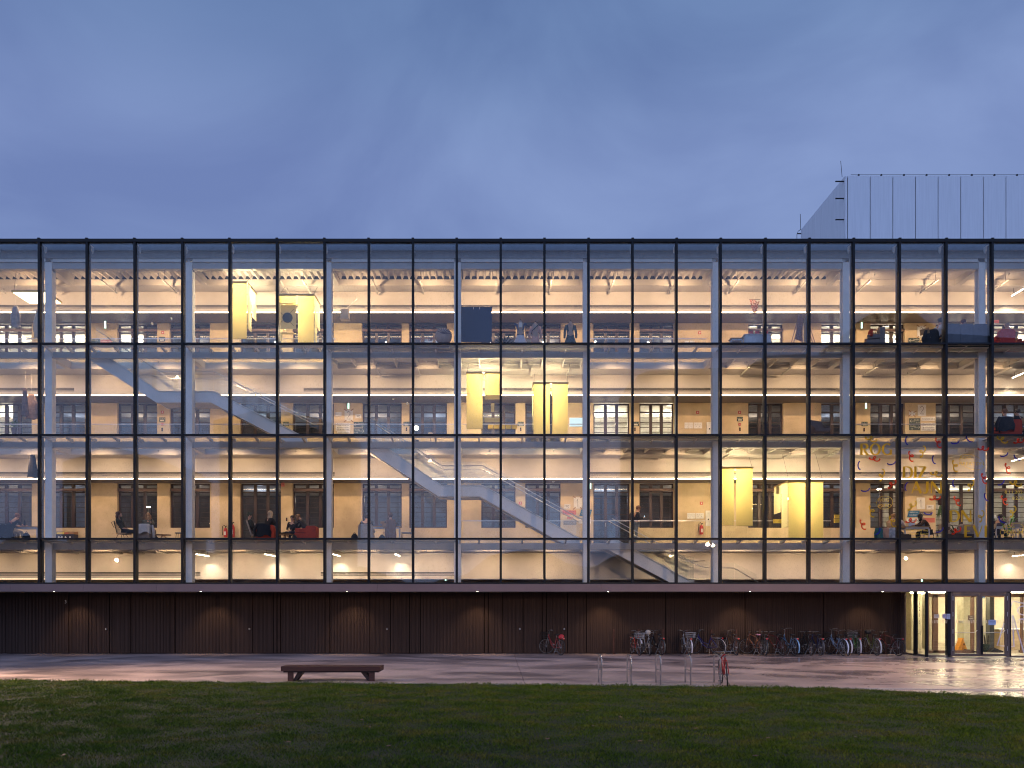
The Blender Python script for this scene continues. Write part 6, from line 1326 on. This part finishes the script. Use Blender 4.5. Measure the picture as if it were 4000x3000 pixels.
for a in (.8, 2.3, 3.9, 5.5): MB().tube([(.12*math.cos(a), .12*math.sin(a), .42), (.17*math.cos(a), .17*math.sin(a), 0)], .011, 5).build('leg', M_black, t)
t = thing('shell_chair', 'high backed cream chair turned sideways, left of the red armchair', 'chair', at(995, 33.0, 1), R(-80)); MB().prismx([(-.34, .98), (-.29, 1.0), (-.08, .36), (-.14, .34)], -.24, .24).build('backrest', M_beigef, t); rbox(MB(), -.24, .24, -.12, .3, .32, .38, .02).build('seat', M_beigef, t)
for s_ in (-1, 1): MB().tube([(s_*.18, -.1, .32), (s_*.2, -.2, 0)], .014, 5).build('leg', M_oak, t); MB().tube([(s_*.18, .25, .32), (s_*.2, .3, 0)], .014, 5).build('leg', M_oak, t)
armchair('large red armchair under a black coat, left of the coffee table', 1043, 32.7, 1, 0, M_redf, .76, .74); drape('black coat draped over the back of the large red armchair', 1030, 32.37, 1, 0, M_darkj, .72, .80, .26)
coffee('oak coffee table between the red armchair and the red sofa', 1117, 32.75, 1); bag('dark gym bag on the floor before the red sofa', 1150, 32.3, 1, M_darkj, .8, 'gym_bag')
t = thing('camera_gear', 'black cameras and cloth heaped on the coffee table', 'bag', (X(1118, 32.8), 32.8, FL[1]+.382)); mb = MB(); rnd = random.Random(3)
for _ in range(7): mb.ball((rnd.uniform(-.2, .2), rnd.uniform(-.08, .08), .04), .05, 6, 5)
mb.build('heap', M_darkj, t, smooth=True)
t = armchair('orange red sofa chair with its back to the right, under the bent person', 1192, 32.75, 1, R(90), M_redf, .66, .70)
t = thing('sofa_block', 'tall orange red end block of the sofa, right of the bent person', 'sofa', at(1220, 32.65, 1), 0); rbox(MB(), -.21, .21, -.3, .3, .02, .70, .05).build('block', M_redf, t); MB().box(-.19, .19, -.28, .28, 0, .019).build('base', M_black, t)
bag('small black rucksack on the floor left of the beige armchair', 1385, 32.5, 1, M_darkj, 1.0); armchair('beige armchair seen from behind at the white table', 1432, 32.5, 1, 0, M_beigef, .60, .76)
t = thing('cable', 'loose thin black cable curling on the floor beside the third column', 'cable', at(1325, 32.3, 1)); MB().tube([(-.2, 0, .01), (-.1, 0, .10), (0, 0, .05), (.05, 0, .02), (.16, .02, .02), (.24, 0, .09), (.28, 0, .01)], .005, 4).build('cable', M_black, t)
table('white legged table shared by two bowed persons', 1397, 1562, 33.1, 1, .76, .30)
t = thing('laptop', 'brown backed laptop open on the shared table', 'laptop', (X(1502, 33.25), 33.25, FL[1]+.762)); MB().box(-.15, .15, -.1, .1, 0, .012).build('keyboard', M_oak, t); MB().prismx([(-.1, .012), (-.09, .012), (-.15, .20), (-.16, .20)], -.15, .15).build('screen', M_oak, t)
t = thing('drinks_can', 'small silver can on the shared table', 'can', (X(1489, 33.15), 33.15, FL[1]+.762)); MB().lathe([(.03, 0), (.033, .01), (.033, .12), (.028, .13)], (0, 0, 0), 10).build('can_body', M_rim, t)
chair('oak armed chair under the brown coat, back to the lawn', 1518, 32.8, 1, 0, M_oak, M_oak); drape('long brown wool coat hanging on the chair of the short haired person', 1530, 32.5, 1, 0, mat('brown wool', (.22, .11, .065), .9, bump=.6, bscale=14), .42, .98, .06)
bag('black satchel slung at the left of the brown coat', 1492, 32.6, 1, M_darkj, .9, 'satchel')
chair('grey café chair standing alone right of the shared table', 1590, 32.9, 1, R(90), M_slate, M_black)
# right end of the first gallery
for px, m_, lab, w_, lo_ in ((3437, mat('teal cloth', (.03, .13, .12), .9), 'teal jacket, leftmost of the coats over the bench', .40, .12), (3462, mat('peach cloth', (.52, .28, .18), .9), 'peach coat in the middle of the coats over the bench', .34, .02), (3490, mat('pale checked cloth', (.42, .40, .40), .9, var=.4, scale=9), 'pale checked coat, rightmost over the bench', .42, .02)): drape(lab, px, 32.4, 1, 0, m_, w_, .62, lo_, 'coat')
table('oak work table of the three persons at the right', 3535, 3634, 32.8, 1, .72, .45, top=M_oak)
t = thing('tablet', 'dark tablet standing on the work table at the right', 'tablet', (X(3602, 32.9), 32.9, FL[1]+.722), R(-40)); MB().prismx([(0, 0), (.01, 0), (.07, .16), (.06, .16)], -.11, .11).build('slab', M_black, t); MB().prismx([(-.002, .01), (-.001, .01), (.055, .155), (.054, .155)], -.10, .10).build('screen', M_slate, t)
t = thing('laptop', 'silver laptop with pale screen on the work table', 'laptop', (X(3568, 32.95), 32.95, FL[1]+.722)); MB().box(-.14, .14, -.1, .1, 0, .012).build('keyboard', M_rim, t); MB().prismx([(.1, .012), (.105, .012), (.15, .19), (.145, .19)], -.14, .14).build('screen', mat('pale blue screen', (.35, .45, .55), .4), t)
chair('cream café chair right of the person in brown fleece', 3655, 33.0, 1, R(90), M_beigef, M_black)
for k, (px0, px1, lab) in enumerate(((3520, 3560, 'left'), (3700, 3768, 'middle'), (3772, 3850, 'right'))):
    t = thing('low_shelf', f'low dark brown shelf box, {lab} one behind the window lettering', 'shelf', (X(px0, 32.5), 32.5, FL[1]), 0, 'low dark shelf boxes'); w_ = X(px1, 32.5)-X(px0, 32.5)
    MB().box(0, w_, 0, .35, 0, .36).build('carcass', M_brown, t); MB().box(.03, w_-.03, -.012, -.002, .18, .20).build('shelf_edge', M_oak, t)
armchair('beige sofa chair behind the yellow EVI letters', 3762, 33.0, 1, R(20), M_beigef, .9, .80); armchair('second beige sofa chair right behind the letters', 3800, 33.1, 1, R(-10), M_beigef, .7, .82)
def plant(label, loc, h_, n, m, droop=False, name='potted_plant'):
    t = thing(name, label, 'plant', loc); rnd = random.Random(n); mb = MB()
    for k in range(n):
        a = rnd.uniform(0, 6.28); e = rnd.uniform(.3, 1.2); L_ = h_*rnd.uniform(.6, 1.1); b = Vector((0, 0, .3 if not droop else .1)); d = Vector((math.cos(a)*math.cos(e), math.sin(a)*math.cos(e), math.sin(e)))
        if droop: d = Vector((math.cos(a)*.3, math.sin(a)*.3, -1)).normalized()
        m1 = b+d*L_*.6; tip = b+d*L_+Vector((0, 0, -.25*L_)); u = d.cross(Vector((0, 0, 1))); u = (u.normalized() if u.length > .1 else Vector((1, 0, 0)))*.03
        mb.add([b, m1-u, tip, m1+u], [(0, 1, 2, 3)])
    mb.build('leaves', m, t).__setitem__('kind', 'stuff'); MB().lathe([(.09, 0), (.13, .26), (.12, .30), (.10, .28)], (0, 0, 0 if not droop else .02), 12).build('pot', M_brown, t); return t
M_leaf = mat('plant leaf green', (.05, .10, .03), .6, var=.4)
plant('bushy potted palm left of the beige sofa chairs', at(3735, 33.0, 1), .75, 46, M_leaf)
plant('hanging trailing plant in the first gallery window', (X(3674, 34.9), 34.9, Z(1975, 34.9)), .55, 50, M_leaf, True, 'hanging_plant'); MB().tube([(X(3674, 34.9), 34.9, Z(1975, 34.9)+.3), (X(3674, 34.9), 34.9, FL[1]+3)], .004, 4).build('plant_cord', M_black, [o for o in sc.objects if o.name.startswith('hanging_plant')][0]).matrix_parent_inverse = Matrix.Translation(Vector((X(3674, 34.9), 34.9, Z(1975, 34.9)))).inverted()
plant('broad green leaved plant at the far right behind the date lettering', at(3935, 33.2, 1), 1.9, 14, mat('bright leaf', (.10, .30, .03), .5)); plant('trailing pot plant in the leftmost second gallery window', (X(55, 34.9), 34.9, FL[2]+.9), .7, 40, M_leaf)
table('far right first gallery table with books and flowers', 3890, 3990, 33.0, 1, .74, .35, top=M_wleg); t = thing('flower_vase', 'vase of dried cream flowers on the far right table', 'vase', (X(3928, 33.1), 33.1, FL[1]+.742)); MB().lathe([(.04, 0), (.05, .08), (.03, .15)], (0, 0, 0), 10).build('vase_body', M_paper, t); mb = MB(); rnd = random.Random(5)
for _ in range(40): mb.ball((rnd.uniform(-.13, .13), rnd.uniform(-.08, .08), rnd.uniform(.2, .40)), .022, 5, 4)
mb.build('blossoms', M_beigef, t).__setitem__('kind', 'stuff')
t = thing('water_bottle', 'pink bottle on the far right table', 'bottle', (X(3951, 33.1), 33.1, FL[1]+.742)); MB().lathe([(.03, 0), (.03, .12), (.015, .17)], (0, 0, 0), 10).build('bottle_body', mat('pink plastic', (.7, .1, .25), .4), t)
for px, rz, lab in ((3955, 0, 'left'), (3985, .3, 'right')): chair(f'cream café chair at the far right of the first gallery, {lab} one', px, 32.5, 1, rz, M_beigef, M_black)
chair('cream café chair partly behind the last column', 3862, 32.9, 1, 1.2, M_beigef, M_black)
t = thing('desk_lamp', 'white folded paper lamp at the far right table', 'lamp', (X(3885, 33.1), 33.1, FL[1]+.742)); MB().lathe([(.10, .35), (.03, .50)], (0, 0, 0), 10).build('shade', M_paper, t); MB().tube([(0, 0, 0), (0, 0, .4)], .01, 5).build('stem', M_black, t)
# second gallery
armchair('red armchair under a black jacket on the second gallery', 3934, 31.82, 2, 0, M_redf, .82, .78); drape('black jacket spread over the second gallery red armchair', 3930, 31.50, 2, 0, M_darkj, .80, .88, .30)
chair('oak chair at the right edge of the second gallery', 3992, 31.8, 2, 0, M_oak, M_black); table('oak table of the two persons on the second gallery', 3905, 4010, 32.35, 2, .74, .28)
t = thing('winged_chair', 'low taupe winged lounge seat on the second gallery', 'chair', at(3200, 31.75, 2), R(15)); MB().prism([(-.36, .34), (-.40, .50), (-.28, .84), (.26, .80), (.38, .52), (.34, .34)], .18, .24).build('backrest', M_dshell, t); MB().add([(-.40, -.25, .42), (.38, -.25, .44), (.34, .2, .33), (-.36, .2, .33), (-.34, -.22, .30), (.32, -.22, .30), (.30, .2, .26), (-.32, .2, .26)], [(0, 1, 2, 3), (4, 7, 6, 5), (0, 4, 5, 1), (1, 5, 6, 2), (2, 6, 7, 3), (3, 7, 4, 0)]).build('seat', M_dshell, t)
for s_ in (-1, 1): MB().prismx([(-.25, .42), (.2, .36), (.2, .66), (-.15, .50)], s_*.38-.02, s_*.38+.02).build('wing', M_dshell, t); MB().tube([(s_*.2, 0, .27), (s_*.26, .02, 0)], .02, 6).build('leg', M_oak, t)
t = thing('globe_lamp', 'glowing white globe lamp behind the second gallery rail', 'lamp', (X(1626, 34.9), 34.9, Z(1672, 34.9))); MB().ball((0, 0, 0), .11, 14, 10).build('globe', emis('globe', (1, .86, .68), 7), t, smooth=True); MB().tube([(0, 0, -.1), (0, 0, -.55)], .01, 5).build('stem', M_black, t); MB().tube([(0, 0, -.56), (0, 0, -.6)], .12, 12).build('base', M_black, t)
t = thing('cream_chair_back', 'round backed cream chair beside the globe lamp', 'chair', (X(1681, 34.6), 34.6, FL[2])); MB().ball((0, 0, .86), .11, 12, 8, (1, .3, .8)).build('backrest', M_beigef, t, smooth=True); MB().lathe([(.2, .44), (.21, .47), (.2, .49)], (0, 0, 0), 12).build('seat', M_beigef, t); MB().tube([(0, 0, 0), (0, 0, .44)], .03, 8).build('stem', M_black, t); MB().tube([(0, 0, .45), (0, 0, .8)], .012, 6).build('back_post', M_black, t)
t = thing('cable_coil', 'black cable loop standing on the second gallery floor right of the bright windows', 'cable', at(2696, 33.0, 2)); MB().tube([(-.08, 0, .0), (-.1, 0, .3), (-.02, 0, .40), (.06, 0, .3), (.06, 0, 0)], .014, 6).build('loop', M_black, t)
t = thing('picture_frames', 'bright projected picture on the wall right of the yellow lanterns', 'picture', (X(2250, YW-.02), YW-.02, Z(1649, YW-.02))); MB().box(-.30, .30, -.01, .0, -.2, .2).build('picture', emis('projected picture', (.75, .95, 1), 1.1), t); MB().box(-.31, .31, .001, .008, -.21, .21).build('frame', M_paper, t)
# top gallery
def mannequin(label, px, Y, topm, low, h_, strap=False, hat=False):
    t = thing('mannequin', label, 'mannequin', at(px, Y, 3), 0, 'dressed mannequins on the top gallery')
    MB().lathe([(.10, .86), (.155, .98), (.115, 1.14), (.16, 1.34), (.15, 1.42), (.06, 1.48), (.045, 1.55), (.02, 1.56)], (0, 0, 0), 14).build('torso', M_beigef, t, smooth=True)
    MB().tube([(0, 0, 0), (0, 0, .86)], .02, 8).build('stand', M_black, t); MB().lathe([(.16, 0), (.16, .02)], (0, 0, 0), 14).build('base', M_black, t); MB().tube([(0, 0, 1.55), (0, 0, 1.62)], .015, 6).build('neck_knob', M_black, t)
    n = 20; vs = []; prof = [(low[1], low[2]), (.9, .17), (1.14, .135), (1.34, .19), (1.44, .14)]
    for z, r in prof:
        for k in range(n): a = 2*math.pi*k/n; f = 1+(.14*math.sin(6*a) if z < .9 else .03*math.sin(5*a)); vs.append((r*f*math.cos(a), r*.72*f*math.sin(a), z))
    fs = [(i*n+k, i*n+(k+1) % n, (i+1)*n+(k+1) % n, (i+1)*n+k) for i in range(len(prof)-1) for k in range(n)]
    if low[0]:
        MB().add(vs[n:], [tuple(v-n for v in f) for f in fs if min(f) >= n]).build('top', topm, t, smooth=True); MB().add(vs[:2*n], [f for f in fs if max(f) < 2*n]).build('skirt', low[0], t, smooth=True)
        for s_ in (-1, 1): MB().ball((s_*.2, 0, 1.40), .075, 8, 5, (1.2, .8, .7)).build('shoulder', topm, t, smooth=True)
        MB().box(-.07, .07, -.165, -.155, 1.22, 1.42).build('print', M_paper, t)
    else:
        MB().add(vs, fs).build('coat', topm, t, smooth=True)
        for s_ in (-1, 1): MB().tube([(s_*.17, 0, 1.38), (s_*.24, 0, 1.1), (s_*.25, -.02, .85)], [.06, .055, .05], 8).build('sleeve', topm, t, smooth=True)
    if strap: MB().ribbon([(.13, 1.40), (-.16, 1.12)], .03, -.16, .01).build('strap', M_black, t)
mannequin('mannequin in a sleeveless denim top and white skirt', 2033, 32.7, mat('denim blue', (.04, .07, .16), .9, var=.3), (mat('white tulle', (.62, .58, .60), .9), .55, .30), 1.6)
mannequin('mannequin in a pink knitted cardigan with a black strap', 2091, 32.9, mat('pink knit', (.52, .32, .26), .9, bump=.6), (None, .4, .19), 1.5, strap=True)
mannequin('mannequin in a dark green velvet coat', 2228, 32.8, mat('dark green velvet', (.012, .04, .035), .7), (None, .35, .34), 1.55)
t = thing('ribbed_dome', 'pinkish ribbed dome sculpture on the top gallery', 'sculpture', (X(1732, 31.7), 31.7, FL[3]+.24)); dm = mat('pale wicker', (.45, .30, .22), .8, var=.2)
MB().ball((0, 0, .30), .36, 18, 12, (1, .8, .95), Matrix.Rotation(.5, 4, 'Y')).build('shell', dm, t, smooth=True); mb = MB()
for k in range(8): a = .15+k*.34; mb.tube([(.365*math.cos(a)*math.cos(b), -.29*math.sin(b)-.01, .30+.35*math.sin(a)*math.cos(b)) for b in np.linspace(0, 1.5, 8)], .011, 4)
mb.build('ribs', mat('dark rib', (.12, .06, .05), .8), t); MB().box(-.25, .25, -.2, .2, -.24, -.03).build('base', M_oak, t)
t = thing('curled_strips', 'curled pink paper strips lying left of the ribbed dome', 'sculpture', (X(1663, 31.7), 31.7, FL[3]+.24)); rnd = random.Random(8)
for k in range(9): x_ = -.35+.09*k; r_ = rnd.uniform(.08, .15); MB().tube([(x_+r_*math.cos(a), rnd.uniform(-.05, .05), .12+r_*math.sin(a)) for a in np.linspace(0, 5.2, 14)], .012, 4).build('strip', mat('pink paper', (.60, .30, .24), .8), t)
MB().box(-.36, .42, -.12, .12, -.24, -.03).build('plinth', M_wleg, t)
plant('spiky dark plant between the blue banner and the mannequins', at(1968, 32.1, 3), .75, 26, mat('dark leaf', (.03, .04, .03), .7))
t = table('white desk with red chairs on it on the top gallery', 2908, 3012, 31.5, 3, .58, .5, top=M_wleg); MB().box(-.5, .5, -.01, .0, .05, .47).build('front_panel', M_wleg, t)
t = table('low oak bench left of the white desk', 2855, 2905, 31.5, 3, .42, .35)
for px, lab in ((2933, 'left'), (2958, 'middle'), (2992, 'right')): t = thing('desk_object', f'small red box standing on the white desk, {lab} one', 'box', (X(px, 31.7), 31.7, FL[3]+.582), .1, 'red boxes on the white desk'); MB().box(-.07, .07, -.05, .05, 0, .17).build('body', M_red, t); MB().box(-.075, .075, -.055, .055, .171, .185).build('lid', M_darkj, t)
t = thing('artwork_stand', 'leaning textile artwork on wooden poles, top gallery right', 'artwork', at(3135, 31.6, 3)); t.scale = (1, 1, 1.32); fabr = mat('rust weave', (.34, .17, .11), .9, var=.3, scale=20)
MB().prism([(-.30, .30), (-.02, .22), (.02, .95), (-.06, 1.02), (-.18, .92)], 0, .02).build('textile', fabr, t); MB().prism([(.06, .18), (.18, .22), (.14, .9), (.08, .98)], .03, .05).build('textile', mat('tan weave', (.42, .28, .16), .9), t)
for a, b in ((-.52, -.10), (-.42, -.02), (.5, .12), (.62, .16), (.02, .0)): MB().tube([(a, .05, 0), (b, .08, 1.10)], .018, 6).build('pole', mat('mauve pole', (.30, .20, .19), .6), t)
armchair('grey brown armchair with a red cushion on the top gallery', 3418, 31.85, 3, R(75), M_greyf, .62, .88); t = thing('cushion', 'red cushion on the grey brown armchair of the top gallery', 'cushion', (X(3400, 31.75), 31.75, FL[3]+.50), R(75)); rbox(MB(), -.22, .22, -.05, .05, 0, .30, .04).build('cushion', M_redf, t)
chair('oak shell chair under a black sports jacket on the top gallery', 3625, 31.8, 3, R(-60), M_oak, M_black); drape('black sports jacket over the oak shell chair, top gallery', 3640, 31.6, 3, R(-15), M_darkj, .62, .78, .10)
t = thing('sofa', 'long slate grey sofa of three cushions seen from behind, top gallery', 'sofa', at(3778, 31.44, 3)); t.scale = (1, .58, 1.15)
for k in range(3): rbox(MB(), -.84+.562*k, -.84+.562*k+.552, 0, .20, .08, .84, .03).build('back_cushion', M_slate, t); rbox(MB(), -.84+.562*k, -.84+.562*k+.552, .201, .75, .12, .42, .03).build('seat_cushion', M_slate, t)
MB().box(-.85, .85, .01, .74, .03, .079).build('base', M_black, t)
armchair('bright red armchair right of the slate sofa on the top gallery', 3917, 31.82, 3, 0, upholstery('bright red upholstery', (.50, .03, .02)), .62, .78); armchair('small orange stool seat behind the bright red armchair', 3966, 32.2, 3, 0, M_redf, .4, .42)
table('oak cabinet table between the curly person and the sofa', 3680, 3702, 31.6, 3, .50, .4)
sign(3893, 1256, 18, 12, M_salmon, 'pink flag card sticking up behind the bright red armchair', Y=33.2, name='flag', cat='flag', lines=(('~~~', 0, 0, .3, 1.2),), ink=M_redf)
